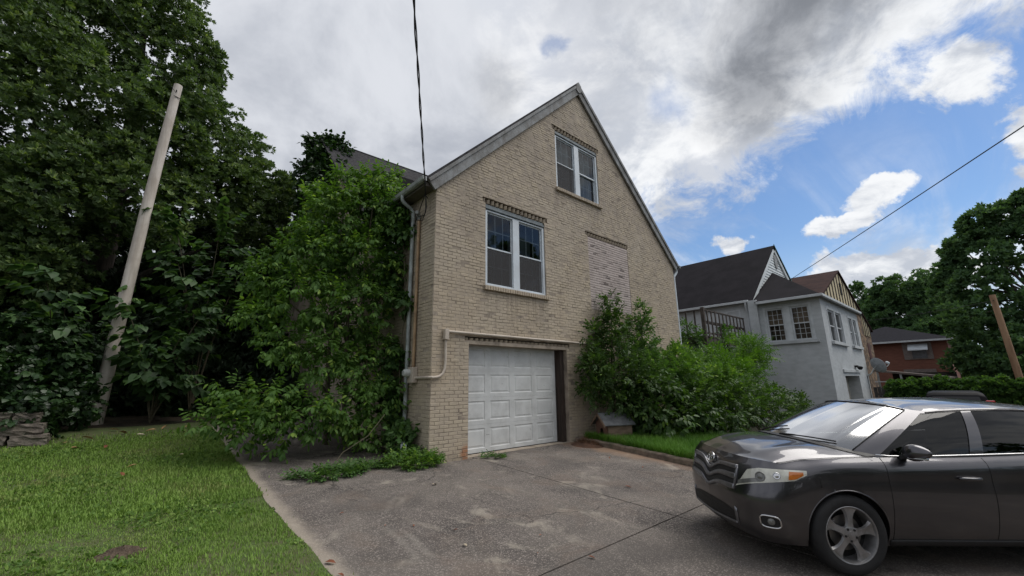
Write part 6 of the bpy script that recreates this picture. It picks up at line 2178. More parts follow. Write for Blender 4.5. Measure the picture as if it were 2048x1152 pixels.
def sidec(x, w, top, zs=0.0):
    return [(x, w - 0.10, 0.20 + zs), (x, w - 0.055, 0.31 + zs), (x, w - 0.018, 0.47), (x, w, 0.66), (x, w - 0.008, 0.82), (x, w - 0.028, top - 0.07), (x, w - 0.085, top)]


ST = [front(0.0, 0.0), front(0.28, 0.012), front(0.52, 0.05), front(0.70, 0.125),
      [(0.42, 0.80, 0.19), (0.33, 0.815, 0.28), (0.285, 0.825, 0.45), (0.275, 0.83, 0.60), (0.30, 0.82, 0.74), (0.345, 0.80, 0.885), (0.42, 0.765, 0.962)],
      [(0.56, 0.84, 0.195), (0.54, 0.875, 0.29), (0.525, 0.895, 0.46), (0.52, 0.90, 0.62), (0.53, 0.893, 0.76), (0.56, 0.868, 0.905), (0.60, 0.80, 0.992)],
      sidec(0.78, 0.928, 1.015), sidec(0.97, 0.945, 1.028), sidec(1.20, 0.948, 1.038), sidec(1.50, 0.946, 1.045), sidec(2.10, 0.95, 1.055), sidec(2.9, 0.952, 1.085), sidec(3.55, 0.952, 1.11), sidec(3.95, 0.945, 1.125), sidec(4.35, 0.915, 1.135, 0.04),
      [(4.58, 0.80, 0.26), (4.60, 0.82, 0.36), (4.62, 0.83, 0.50), (4.62, 0.84, 0.66), (4.60, 0.83, 0.84), (4.57, 0.80, 1.03), (4.52, 0.74, 1.13)],
      [(4.72, 0.45, 0.26), (4.75, 0.46, 0.36), (4.78, 0.47, 0.50), (4.77, 0.47, 0.68), (4.73, 0.46, 0.85), (4.68, 0.45, 1.04), (4.60, 0.43, 1.13)],
      [(4.75, 0, 0.26), (4.78, 0, 0.36), (4.80, 0, 0.50), (4.79, 0, 0.68), (4.75, 0, 0.85), (4.70, 0, 1.05), (4.62, 0, 1.13)]]
BZ = 0.05
NS = 14
ST = np.array(ST)
ST[:, :, 2] += BZ
G = crom(ST, NS)                       # dense stations x rows x 3
G = np.array([crom(c, 5) for c in G])            # dense rows
NSN, NRW = G.shape[:2]
stx = [0, 1, 2, 3, 4, 5, 6, 7, 8, 9, 10, 11, 12, 13, 14, 15, 16, 17]


def col_at(s):
    """ribbon column at fractional station s"""
    q = min(max(s * NS, 0), NSN - 1.0001)
    i = int(q)
    return G[i] * (1 - (q - i)) + G[i + 1] * (q - i)


def surf(s, z):
    z = z + BZ                      # feature heights are written for the unraised body
    c = col_at(s)
    zz = c[:, 2]
    j = int(np.clip(np.searchsorted(zz, z) - 1, 0, len(zz) - 2))
    t = np.clip((z - zz[j]) / (zz[j + 1] - zz[j] + 1e-9), 0, 1)
    return c[j] * (1 - t) + c[j + 1] * t


def snorm(s, z):
    e = 0.02
    a = surf(s + e, z) - surf(s - e, z)
    b = surf(s, z + 0.01) - surf(s, z - 0.01)
    n_ = np.cross(b, a)
    n_ = n_ / (np.linalg.norm(n_) + 1e-9)
    c = surf(s, z)
    if n_[1] * c[1] + n_[0] * (c[0] - 2.2) < 0:
        n_ = -n_
    return n_


def s_of_y(y):
    """station fraction on the front where half width equals y (z 0.6)"""
    ss = np.linspace(0, 5, 200)
    ys = np.array([surf(s, 0.62)[1] for s in ss])
    return float(np.interp(y, ys, ss))


def s_of_x(x, z=0.8):
    ss = np.linspace(4, 15, 400)
    xs = np.array([surf(s, z)[0] for s in ss])
    return float(np.interp(x, xs, ss))


def mirror(v):
    v = np.array(v, float)
    v[:, 1] *= -1
    return v


def patch(s0, s1, zlo, zhi, off, ns=24, nz=6, slant=0.0):
    """grid on the ribbon between two height curves; zlo/zhi take t in 0..1"""
    v, f = [], []
    for i in range(ns + 1):
        t = i / ns
        s = s0 + (s1 - s0) * t
        for j in range(nz + 1):
            z = zlo(t) + (zhi(t) - zlo(t)) * j / nz
            q = s + (s1 - s0) * slant * (1 - t) ** 2 * j / nz
            v.append(surf(q, z) + snorm(q, z) * off)
    for i in range(ns):
        for j in range(nz):
            a = i * (nz + 1) + j
            f.append((a, a + nz + 1, a + nz + 2, a + 1))
    return v, f


def band(s0, s1, zc, hw, off, depth, ns=30):
    """solid bar following the ribbon: centre height zc(t), half height hw(t), proud by off"""
    v, f = [], []
    for i in range(ns + 1):
        t = i / ns
        s = s0 + (s1 - s0) * t
        z = zc(t)
        h = hw(t) if callable(hw) else hw
        n_ = snorm(s, z)
        for dz, o_ in ((-h, off - depth), (-h, off - 0.006), (-h * 0.6, off), (h * 0.6, off), (h, off - 0.006), (h, off - depth)):
            v.append(surf(s, z + dz) + n_ * o_)
    for i in range(ns):
        for j in range(5):
            a = i * 6 + j
            f.append((a, a + 6, a + 7, a + 1))
    f += [tuple(range(6)), tuple(ns * 6 + j for j in range(5, -1, -1))]
    return v, f


def both(v, f):
    """mirror a half mesh to both sides"""
    n_ = len(v)
    v = [tuple(p) for p in v]
    w_ = [(p[0], -p[1], p[2]) for p in v]
    return v + w_, list(f) + [tuple(i + n_ for i in q[::-1]) for q in f]


def coons(c0, c1, d0, d1, nu, nv):
    """c0,c1: curves u at v=0,1 ; d0,d1: curves v at u=0,1 (callables 0..1)"""
    out = np.zeros((nv + 1, nu + 1, 3))
    for j in range(nv + 1):
        v = j / nv
        for i in range(nu + 1):
            u = i / nu
            L = (1 - v) * c0(u) + v * c1(u)
            D = (1 - u) * d0(v) + u * d1(v)
            B = (1 - u) * (1 - v) * c0(0) + u * (1 - v) * c0(1) + (1 - u) * v * c1(0) + u * v * c1(1)
            out[j, i] = L + D - B
    return out


def curve(pts):
    q = crom(np.array(pts, float), 12)
    L = np.concatenate([[0], np.cumsum(np.linalg.norm(np.diff(q, axis=0), axis=1))])
    L /= L[-1]
    return lambda t: np.array([np.interp(t, L, q[:, k]) for k in range(3)])


def gridfaces(nv, nu):
    return [(j * (nu + 1) + i, j * (nu + 1) + i + 1, (j + 1) * (nu + 1) + i + 1, (j + 1) * (nu + 1) + i) for j in range(nv) for i in range(nu)]


paint = bpy.data.materials.new('dark_grey_metallic_paint')
paint.use_nodes = True
t = NT(paint.node_tree)
b = t.n('ShaderNodeBsdfPrincipled')
gp = t.n('ShaderNodeNewGeometry').outputs['Position']
dust = t.ramp(t.noise(gp, 3.0, 5.0, 0.6), 0.45, 0.75)
t.put(b.inputs['Base Color'], t.mix(t.math('MULTIPLY', dust, 0.25), (0.078, 0.076, 0.084), (0.105, 0.102, 0.107)))
b.inputs['Metallic'].default_value = 0.95
t.put(b.inputs['Roughness'], t.math('ADD', 0.30, t.math('MULTIPLY', dust, 0.12)))
b.inputs['Coat Weight'].default_value = 1.0
b.inputs['Coat Roughness'].default_value = 0.025
o_ = t.n('ShaderNodeOutputMaterial')
t.t.links.new(b.outputs[0], o_.inputs[0])
chrome = mat('satin_chrome', (0.60, 0.60, 0.61), 0.18, (0.52, 0.52, 0.53), 20, metallic=1.0, spec=0.5)
satin = mat('satin_grey_grille', (0.20, 0.20, 0.215), 0.3, (0.16, 0.16, 0.17), 20, metallic=0.75, spec=0.5)
blackp = mat('black_plastic', (0.014, 0.014, 0.015), 0.55, (0.010, 0.010, 0.011), 20)
rubber = mat('tyre_rubber', (0.020, 0.020, 0.021), 0.8, (0.014, 0.014, 0.015), 12)
alloy = mat('alloy_wheel', (0.33, 0.33, 0.34), 0.35, (0.24, 0.235, 0.235), 9, metallic=0.7, spec=0.5, grime=(0.10, 0.085, 0.07), gscale=6, gamt=0.5)
lens = mat('hazy_headlight_lens', (0.60, 0.60, 0.53), 0.08, (0.42, 0.415, 0.36), 9, coat=1.0, spec=0.6)
lensd = mat('dark_headlight_lens', (0.16, 0.16, 0.15), 0.15, (0.10, 0.10, 0.095), 9, coat=1.0)  # darker grey lens tone for bezels, bulbs and fog lamps
amber = mat('amber_lens', (0.55, 0.17, 0.03), 0.12, (0.42, 0.12, 0.02), 20, coat=1.0)
redl = mat('red_tail_lens', (0.55, 0.02, 0.02), 0.12, (0.42, 0.012, 0.012), 20, coat=1.0)
trim = mat('dark_rubber_trim', (0.010, 0.010, 0.010), 0.5, (0.008, 0.008, 0.008), 20)


def tint_glass(name, col, spec_mul, rough=0.0):
    mt = bpy.data.materials.new(name)
    mt.use_nodes = True
    t = NT(mt.node_tree)
    tr = t.n('ShaderNodeBsdfTransparent')
    t.put(tr.inputs[0], col)
    gl = t.n('ShaderNodeBsdfGlossy')
    gl.inputs['Roughness'].default_value = rough
    fr = t.n('ShaderNodeFresnel')
    fr.inputs['IOR'].default_value = 1.52
    mx = t.n('ShaderNodeMixShader')
    t.put(mx.inputs[0], t.math('MULTIPLY', fr.outputs[0], spec_mul, clamp=True))
    t.t.links.new(tr.outputs[0], mx.inputs[1])
    t.t.links.new(gl.outputs[0], mx.inputs[2])
    o = t.n('ShaderNodeOutputMaterial')
    t.t.links.new(mx.outputs[0], o.inputs[0])
    return mt


ws_glass = tint_glass('windscreen_glass', (0.42, 0.50, 0.48), 8.0, 0.11)
sd_glass = tint_glass('tinted_side_glass', (0.07, 0.075, 0.08), 0.9)

CAR = dict(x=CARX, y=CARY, th=CARTH, s=CARS)
car = thing('parked_car', (CAR['x'], CAR['y'], gz(CAR['x'], CAR['y']) + CARZ), 'dark grey crossover car parked on the drive, nose towards the garage', 'car')
car.rotation_euler = (0.022, 0.026, R(CAR['th'] - 180))
car.scale = (CAR['s'],) * 3
WX = (0.965, 3.74)
WR, AR = 0.373, 0.418

# --- body shell
def arch_cut(V, F):
    """remove faces inside the wheel arches and pull the rim vertices onto the circle"""
    V = np.array(V, float)
    ins = np.zeros(len(V), bool)
    for wx in WX:
        dd = np.hypot(V[:, 0] - wx, V[:, 2] - WR)
        ins |= (dd < AR) & (V[:, 1] > 0.6)
    keep = [q for q in F if not all(ins[i] for i in q)]
    used = {i for q in keep for i in q}
    for i in used:
        if ins[i]:
            for wx in WX:
                dv = np.array([V[i, 0] - wx, V[i, 2] - WR])
                L_ = np.linalg.norm(dv)
                if L_ < AR and V[i, 1] > 0.6:
                    V[i, 0], V[i, 2] = np.array([wx, WR]) + dv / max(L_, 1e-6) * AR
    return V, keep


def compact(V, F):
    used = sorted({i for q in F for i in q})
    mp = {k: i for i, k in enumerate(used)}
    return [tuple(V[k]) for k in used], [tuple(mp[i] for i in q) for q in F]


V = G.reshape(-1, 3)
F = [(i * NRW + j, (i + 1) * NRW + j, (i + 1) * NRW + j + 1, i * NRW + j + 1) for i in range(NSN - 1) for j in range(NRW - 1)]
V, F = arch_cut(V, F)
V, F = compact(V, F)
body_v, body_f = list(V), list(F)


def add_body(v, f):
    k = len(body_v)
    body_v.extend([tuple(p) for p in v])
    body_f.extend([tuple(i + k for i in q) for q in f])


top = G[:, -1, :]                                # shoulder line all round
# bonnet: centre line, front edge, fender edge, cowl
cA = 3 * NS + NS // 2                            # front corner on the shoulder line
cB = 9 * NS - 5                                  # cowl corner (x about 1.46)
fe = curve(top[0:cA + 1:4])
fd = curve(top[cA:cB + 1:4].tolist() + [top[cB].tolist()])
cowlP = top[cB]
cl_ = curve([top[0], (0.28, 0, 1.085), (0.55, 0, 1.145), (0.78, 0, 1.180), (0.97, 0, 1.200)])
cw = curve([(0.97, 0, 1.200), (1.00, 0.30, 1.195), (1.08, 0.56, 1.172), (1.22, 0.74, 1.135), tuple(cowlP)])
H = coons(fe, cw, cl_, fd, 26, 30)
# broad raised centre and a crease on each side
for j in range(31):
    for i in range(27):
        u, v = i / 26, j / 30
        H[j, i, 2] += 0.020 * math.exp(-((u - 0.62) / 0.13) ** 2) * math.sin(math.pi * v) + 0.012 * (1 - u * u) * math.sin(math.pi * v)
Hf = gridfaces(30, 26)

# greenhouse
GB = [(0.95, 0, 1.188), (0.98, 0.30, 1.183), (1.06, 0.56, 1.162), (1.22, 0.75, 1.122), (1.36, 0.822, 1.098), (1.85, 0.862, 1.092), (2.40, 0.872, 1.108), (2.52, 0.873, 1.112), (3.42, 0.868, 1.145), (3.55, 0.866, 1.150), (4.10, 0.83, 1.175), (4.32, 0.79, 1.175), (4.50, 0.55, 1.17), (4.56, 0, 1.17)]
GT = [(1.93, 0, 1.622), (1.95, 0.26, 1.616), (2.00, 0.47, 1.598), (2.08, 0.585, 1.568), (2.18, 0.625, 1.556), (2.42, 0.646, 1.575), (2.62, 0.653, 1.588), (2.71, 0.655, 1.592), (3.40, 0.645, 1.590), (3.52, 0.642, 1.584), (3.98, 0.60, 1.535), (4.15, 0.57, 1.505), (4.28, 0.40, 1.515), (4.32, 0, 1.525)]
NG, NV = 10, 12
gb, gt_ = crom(np.array(GB), NG), crom(np.array(GT), NG)


def gh_pt(i, v):
    """greenhouse point: station index (dense) and height fraction, bulged outward"""
    q = min(max(i, 0), len(gb) - 1.0001)
    k = int(q)
    fr_k = q - k
    p = gb[k] * (1 - fr_k) + gb[k + 1] * fr_k
    r_ = gt_[k] * (1 - fr_k) + gt_[k + 1] * fr_k
    m_ = p * (1 - v) + r_ * v
    out = np.array([-0.35 if k < 3 * NG else (0.25 if k > 11 * NG else 0.0), 0.8 if 2 * NG < k < 12 * NG else 0.0, 0.5])
    return m_ + out * 0.045 * 4 * v * (1 - v)


def gh_patch(i0, i1, v0, v1, off=0.0, ni=30, nv=10, shape=None):
    v, f = [], []
    for a in range(ni + 1):
        for b_ in range(nv + 1):
            ii = i0 + (i1 - i0) * a / ni
            vv = v0 + (v1 - v0) * b_ / nv
            if shape:
                ii, vv = shape(a / ni, b_ / nv)
            p = gh_pt(ii, vv)
            if off:
                e = gh_pt(ii + 0.5, vv) - gh_pt(ii - 0.5, vv)
                h_ = gh_pt(ii, min(vv + 0.02, 1)) - gh_pt(ii, max(vv - 0.02, 0))
                n_ = np.cross(h_, e)
                n_ /= np.linalg.norm(n_) + 1e-9
                if n_[2] < 0 and abs(n_[2]) > 0.2 or (n_[1] < 0 and abs(n_[2]) <= 0.2):
                    n_ = -n_
                p = p + n_ * off
            v.append(p)
    for a in range(ni):
        for b_ in range(nv):
            q = a * (nv + 1) + b_
            f.append((q, q + nv + 1, q + nv + 2, q + 1))
    return v, f


# glass openings in (station, height) space
WSX = (0.0, 2.92, 0.035, 0.965)
W_F = (4.12, 5.98, 0.05, 0.93)
W_R = (7.02, 8.0, 0.05, 0.93)
W_Q = (8.95, 10.1, 0.06, 0.90)
cuts = sorted({0.0, len(GB) - 1.0} | {w_[k] for w_ in (WSX, W_F, W_R, W_Q) for k in (0, 1)})
ii = []
for a, b_ in zip(cuts[:-1], cuts[1:]):
    nst = max(2, int((b_ - a) * 10))
    ii += list(np.linspace(a, b_, nst, endpoint=False))
ii.append(cuts[-1])
vvs = sorted({0.0, 1.0, 0.035, 0.965, 0.05, 0.93, 0.06, 0.90} | set(np.round(np.linspace(0.1, 0.88, 9), 3)))
pill = [gh_pt(a * NG, b_) for a in ii for b_ in vvs]
pf = []
for a in range(len(ii) - 1):
    for b_ in range(len(vvs) - 1):
        ca, cv_ = (ii[a] + ii[a + 1]) / 2, (vvs[b_] + vvs[b_ + 1]) / 2
        if any(w_[0] < ca < w_[1] and w_[2] < cv_ < w_[3] for w_ in (WSX, W_F, W_R, W_Q)):
            continue
        q = a * len(vvs) + b_
        pf.append((q, q + len(vvs), q + len(vvs) + 1, q + 1))
pv_, pf = compact(pill, pf)
add_body(pv_, pf)
# roof
rA, rB = 3 * NG, 11 * NG
rfront = curve(gt_[0:rA + 1:2])
rside = curve(gt_[rA:rB + 1:4])
rback = curve(gt_[rB:][::-1][::2].tolist() + [gt_[rB].tolist()] if (len(gt_) - 1 - rB) % 2 else gt_[rB:][::-1][::2])
rcen = curve([gt_[0], (2.3, 0, 1.650), (2.8, 0, 1.663), (3.4, 0, 1.645), (3.9, 0, 1.595), gt_[-1]])
RF = coons(rfront, rback, rcen, rside, 16, 30)
for j in range(31):
    for i in range(17):
        u, v = i / 16, j / 30
        RF[j, i, 2] += 0.018 * (1 - u ** 4) * math.sin(math.pi * v)
add_body(RF.reshape(-1, 3), gridfaces(30, 16))
bv, bf = both(body_v, body_f)
me = bpy.data.meshes.new('body')
me.from_pydata(bv, [], bf)
bm = bmesh.new()
bm.from_mesh(me)
bmesh.ops.remove_doubles(bm, verts=bm.verts[:], dist=0.0015)
bmesh.ops.recalc_face_normals(bm, faces=bm.faces[:])
bm.to_mesh(me)
bm.free()
body = link_mesh('body', me, paint, car, True, True)
me.set_sharp_from_angle(angle=R(38))


def half(name, v, f, mt, smooth=True, parent=None, mirrored=True):
    if mirrored:
        v, f = both(v, f)
    me = bpy.data.meshes.new(name)
    me.from_pydata([tuple(p) for p in v], [], f)
    bm = bmesh.new()
    bm.from_mesh(me)
    bmesh.ops.remove_doubles(bm, verts=bm.verts[:], dist=0.0006)
    bmesh.ops.recalc_face_normals(bm, faces=bm.faces[:])
    bm.to_mesh(me)
    bm.free()
    return link_mesh(name, me, mt, parent or car, True, smooth)


def onesided(name, v, f, mt, smooth=True):
    """a part on each side as two objects"""
    for sg in (-1, 1):
        w_ = [(p[0], p[1] * sg, p[2]) for p in v]
        ff = f if sg > 0 else [q[::-1] for q in f]
        half(name, w_, ff, mt, smooth, mirrored=False)


half('bonnet', H.reshape(-1, 3), Hf, paint)
v, f = gh_patch(0, 2.93 * NG, 0.03, 0.97, -0.004, 30, 14)
half('windscreen', v, f, ws_glass)
for a, b_, c, e in (W_F, W_R, W_Q):
    v, f = gh_patch(a * NG, b_ * NG, c, e, -0.006, 20, 8)
    onesided('side_window', v, f, sd_glass)
# chrome strip under the side windows and black rubber round the screen
def gh_line(pts, r_, mt, name, n=6, mirrored=True):
    mb = MB()
    P = [gh_pt(a * NG, b_) for a, b_ in pts]
    mb.tube(P, r_, n)
    half(name, mb.v, mb.f, mt, True, mirrored=mirrored)


gh_line([(4.05 + k * 0.25, 0.035) for k in range(26)], 0.009, chrome, 'window_trim')
gh_line([(4.05 + k * 0.08, 0.045 + 0.9 * min(1, k / 3.0) if k < 3 else 0.95) for k in range(3, 76)], 0.007, trim, 'window_seal')
gh_line([(0.0 + k * 0.10, 0.975) for k in range(30)] + [(2.95, 0.95 - k * 0.07) for k in range(14)], 0.007, trim, 'screen_seal')
# cowl and wipers
cv = []
for k in range(25):
    u = k / 24
    p = cw(u * 0.97)
    cv += [p + np.array([-0.07, 0, 0.004]), p + np.array([0.05, 0, 0.012])]
half('cowl', cv, [(2 * k, 2 * k + 2, 2 * k + 3, 2 * k + 1) for k in range(24)], blackp)


def ws_at(y, v):
    """point on the windscreen at signed width y, height fraction v"""
    ss = np.linspace(0, 2.93, 60)
    ys = np.array([gh_pt(a * NG, v)[1] for a in ss])
    p = gh_pt(float(np.interp(abs(y), ys, ss)) * NG, v)
    return Vector((p[0] - 0.012, math.copysign(p[1], y), p[2] + 0.012))


for (ya, va), (yb_, vb) in (((0.02, 0.03), (-0.62, 0.10)), ((0.60, 0.035), (0.10, 0.20))):
    mb = MB()
    pts = [ws_at(ya + (yb_ - ya) * k / 10, va + (vb - va) * k / 10) for k in range(11)]
    mb.tube(pts, [0.012] * 4 + [0.008] * 7, 6)
    mb.build('wiper', blackp, car, True, local=True)

# --- grille, lamps, bumper openings
sG = s_of_y(0.485)
dip = lambda t, c, e: c + (e - c) * (1 - math.exp(-(t / 0.26) ** 2))     # V-shaped dip under the badge
v, f = patch(0.0, sG, lambda t: dip(t, 0.585, 0.655), lambda t: dip(t, 0.775, 0.865), 0.003, 30, 8)
half('grille_mesh', v, f, blackp)
for nm, c, e, h in (('grille_bar', 0.775, 0.865, 0.020), ('grille_bar', 0.690, 0.768, 0.027), ('grille_bar', 0.590, 0.660, 0.024)):
    v, f = band(0.0, sG + 0.02, lambda t, c=c, e=e: dip(t, c, e), lambda t, h=h: h * (0.85 + 0.3 * t), 0.022, 0.05)
    half(nm, v, f, satin)
v, f = band(sG - 0.02, sG + 0.04, lambda t: 0.765, lambda t: 0.105, 0.018, 0.03, 4)
half('grille_end', v, f, satin)
# badge: ring of ovals above the dip
mb = MB()
bc = surf(0.0, 0.885)
bx_, bz = bc[0] - 0.022, 0.885 + BZ


def oval(rx, rz, cz=0.0, r_=0.0075, n=28):
    pts = []
    for k in range(n + 1):
        a = 2 * math.pi * k / n
        z = bz + cz + rz * math.sin(a)
        pts.append((bx_ + (z - bz) * 0.42, rx * math.cos(a), z))
    mb.tube(pts, r_, 8, False)


oval(0.076, 0.052, r_=0.009)
oval(0.022, 0.046)
oval(0.047, 0.020, 0.022)
mb.build('badge', chrome, car, True, local=True)
# headlights
s0, s1 = s_of_y(0.50), s_of_x(0.60, 0.86)
zl = lambda t: 0.675 + 0.075 * min(1, t / 0.34) ** 0.8 + 0.060 * max(0, t - 0.34) / 0.5 * (1 if t < 0.84 else 1) + 0.30 * max(0, t - 0.86)
zh = lambda t: 0.868 + 0.030 * min(1, t / 0.25) + 0.012 * t
def zl2(t):
    return min(zl(t), zh(t) - 0.004 - 0.018 * (1 - t))
v, f = patch(s0, s1, zl2, zh, 0.004, 40, 8, 0.17)
onesided('headlight', v, f, lens)
v, f = patch(s0 + (s1 - s0) * 0.03, s0 + (s1 - s0) * 0.42, lambda t: zl2(0.03 + 0.39 * t) + 0.012, lambda t: zl2(0.03 + 0.39 * t) + 0.055, 0.0065, 16, 3)
onesided('headlight_bezel', v, f, lensd)
for tt_, zz_, rr_ in ((0.40, 0.822, 0.050), (0.64, 0.845, 0.036)):
    s = s0 + (s1 - s0) * tt_
    c = surf(s, zz_)
    n_ = snorm(s, zz_)
    mb = MB().lathe([(rr_, -0.01), (rr_, 0.004), (rr_ * 0.85, 0.010), (rr_ * 0.80, 0.004), (rr_ * 0.5, 0.012), (0.001, 0.016)], tuple(c), tuple(n_), 20, False)
    onesided('headlight_bulb', mb.v, mb.f, lensd if rr_ > 0.04 else chrome)
v, f = patch(s0 + (s1 - s0) * 0.78, s0 + (s1 - s0) * 0.955, lambda t: zl2(0.78 + 0.175 * t) + 0.012, lambda t: zh(0.78 + 0.175 * t) - 0.016, 0.0072, 12, 4)
onesided('turn_signal', v, f, amber)
# lower intake with a satin lip
sL = s_of_y(0.47)
v, f = patch(0.0, sL, lambda t: 0.285 + 0.02 * t, lambda t: 0.455 - 0.05 * t ** 3, 0.003, 24, 6)
half('lower_intake', v, f, blackp)
v, f = band(0.0, sL + 0.03, lambda t: 0.278 + 0.02 * t, 0.012, 0.020, 0.03)
half('intake_lip', v, f, satin)
v, f = band(sL - 0.01, sL + 0.10, lambda t: 0.365, lambda t: 0.095 - 0.02 * t, 0.014, 0.03, 5)
half('intake_end', v, f, satin)
for k in range(2):
    v, f = band(0.0, sL, lambda t, k=k: 0.335 + 0.055 * k, 0.006, 0.008, 0.02)
    half('intake_slat', v, f, trim)
# fog lamps
sf0, sf1 = s_of_y(0.73), s_of_y(0.84)
v, f = patch(sf0, sf1, lambda t: 0.352, lambda t: 0.455, 0.004, 12, 6)
onesided('fog_surround', v, f, blackp)
fv, ff = MB(), None
ring = []
for k in range(29):
    a = 2 * math.pi * k / 28
    sx_ = (sf0 + sf1) / 2 + (sf1 - sf0) / 2 * np.sign(math.cos(a)) * abs(math.cos(a)) ** 0.6
    zz_ = 0.402 + 0.056 * np.sign(math.sin(a)) * abs(math.sin(a)) ** 0.6
    ring.append(tuple(surf(sx_, zz_) + snorm(sx_, zz_) * 0.008))
fv.tube(ring, 0.009, 8, False)
onesided('fog_ring', fv.v, fv.f, chrome)
sc_ = (sf0 + sf1) / 2 + 0.05
mb = MB().lathe([(0.036, -0.01), (0.036, 0.006), (0.024, 0.014), (0.001, 0.018)], tuple(surf(sc_, 0.402)), tuple(snorm(sc_, 0.402)), 18, False)
onesided('fog_lamp', mb.v, mb.f, lensd)
# shut lines
def line_on(pts, r_=0.0032, name='shut_line'):
    mb = MB()
    mb.tube([tuple(p) for p in pts], r_, 5)
    onesided(name, mb.v, mb.f, trim)


line_on([H[j, 26] * 0.0 + H[j, 25] + np.array([0, 0.012, 0.0005]) for j in range(2, 31)])
line_on([surf(s_of_x(0.72, 0.86) + 0.0, 0.86 - 0.02 * k) + snorm(s_of_x(0.72, 0.86), 0.86 - 0.02 * k) * 0.0005 for k in range(6)])
for xx_ in (1.42, 2.50, 3.44):
    ss_ = s_of_x(xx_, 0.8)
    line_on([surf(ss_, z) + snorm(ss_, z) * 0.0008 for z in np.linspace(0.27, 1.05, 22)])
sa, sb = s_of_x(1.42, 0.8), s_of_x(3.44, 0.8)
line_on([surf(sa + (sb - sa) * k / 30, 0.275) for k in range(31)])
# door handles
for xx_ in (2.26, 3.22):
    ss_ = s_of_x(xx_, 0.85)
    mb = MB()
    pts = []
    for k in range(9):
        u = k / 8
        s = ss_ + (u - 0.5) * (s_of_x(xx_ + 0.12, 0.85) - s_of_x(xx_ - 0.12, 0.85))
        p = surf(s, 0.865) + snorm(s, 0.865) * (0.012 + 0.03 * math.sin(math.pi * u) ** 0.5)
        pts.append(tuple(p))
    mb.tube(pts, [0.012, 0.016, 0.017, 0.017, 0.017, 0.017, 0.017, 0.016, 0.012], 8)
    onesided('door_handle', mb.v, mb.f, paint)
# sill cladding
v, f = band(s_of_x(1.40, 0.3), s_of_x(3.30, 0.3), lambda t: 0.235, 0.030, 0.012, 0.05, 20)
onesided('sill_cladding', v, f, blackp)
# mirrors
for sg in (-1, 1):
    bm = bmesh.new()
    bmesh.ops.create_uvsphere(bm, u_segments=20, v_segments=12, radius=1.0)
    for q in bm.verts:
        x, y, z = q.co
        yy_ = y
        x2 = x * 0.075 * (1.0 - 0.25 * max(0, y))
        if x > 0:
            x2 *= 0.45
        q.co = Vector((1.70 + x2 + 0.03 * yy_, sg * (1.005 + y * 0.125), 1.165 + z * 0.080 * (1 - 0.30 * y) + 0.01 * y))
    bmesh.ops.recalc_face_normals(bm, faces=bm.faces[:])
    me = bpy.data.meshes.new('mirror')
    bm.to_mesh(me)
    bm.free()
    mi = link_mesh('mirror', me, paint, car, True, True)
    mb = MB().bar((1.66, sg * 0.86, 1.095), (1.68, sg * 0.93, 1.125), 0.08, 0.04)
    mb.build('mirror_arm', blackp, mi, local=True, bevel=0.008)
    mb = MB().bar((1.645, sg * 0.95, 1.112), (1.69, sg * 1.115, 1.122), 0.03, 0.022)
    mb.build('mirror_indicator', chrome, mi, local=True, bevel=0.006)

# interior: dash, seats, floor, dark liner
MB().box(1.15, 4.4, -0.80, 0.80, 0.30, 0.36).box(0.35, 1.2, -0.55, 0.55, 0.24, 0.80).box(1.2, 4.4, -0.83, -0.80, 0.3, 1.0).box(1.2, 4.4, 0.80, 0.83, 0.3, 1.0).box(4.35, 4.4, -0.8, 0.8, 0.3, 1.05).build('floor_pan', blackp, car, local=True)
MB().prism([(1.25, 0.80), (1.30, 1.02), (1.75, 1.00), (1.85, 0.85), (1.80, 0.6), (1.3, 0.6)], 'y', -0.74, 0.74).build('dashboard', blackp, car, local=True, bevel=0.02)
seat_m = mat('dark_seat_fabric', (0.045, 0.042, 0.042), 0.9)
for sg in (-0.40, 0.40):
    for x in (2.35, 3.25):
        MB().prism([(x - 0.45, 0.42), (x - 0.45, 0.58), (x, 0.55), (x + 0.20, 1.10), (x + 0.30, 1.08), (x + 0.14, 0.42)], 'y', sg - 0.25, sg + 0.25).build('seat', seat_m, car, local=True, bevel=0.04)
        MB().box(x + 0.20, x + 0.30, sg - 0.13, sg + 0.13, 1.17, 1.38).build('headrest', seat_m, car, local=True, bevel=0.03)
mb = MB()
an = [2 * math.pi * k / 24 for k in range(25)]
mb.tube([(1.92 + 0.08 * math.sin(a), -0.40 + 0.185 * math.cos(a), 0.98 + 0.17 * math.sin(a)) for a in an], 0.016, 8, False)
mb.build('steering_wheel', blackp, car, True, local=True)
MB().box(1.93, 1.96, -0.10, 0.10, 1.44, 1.51).build('rear_view_mirror', blackp, car, local=True, bevel=0.01)

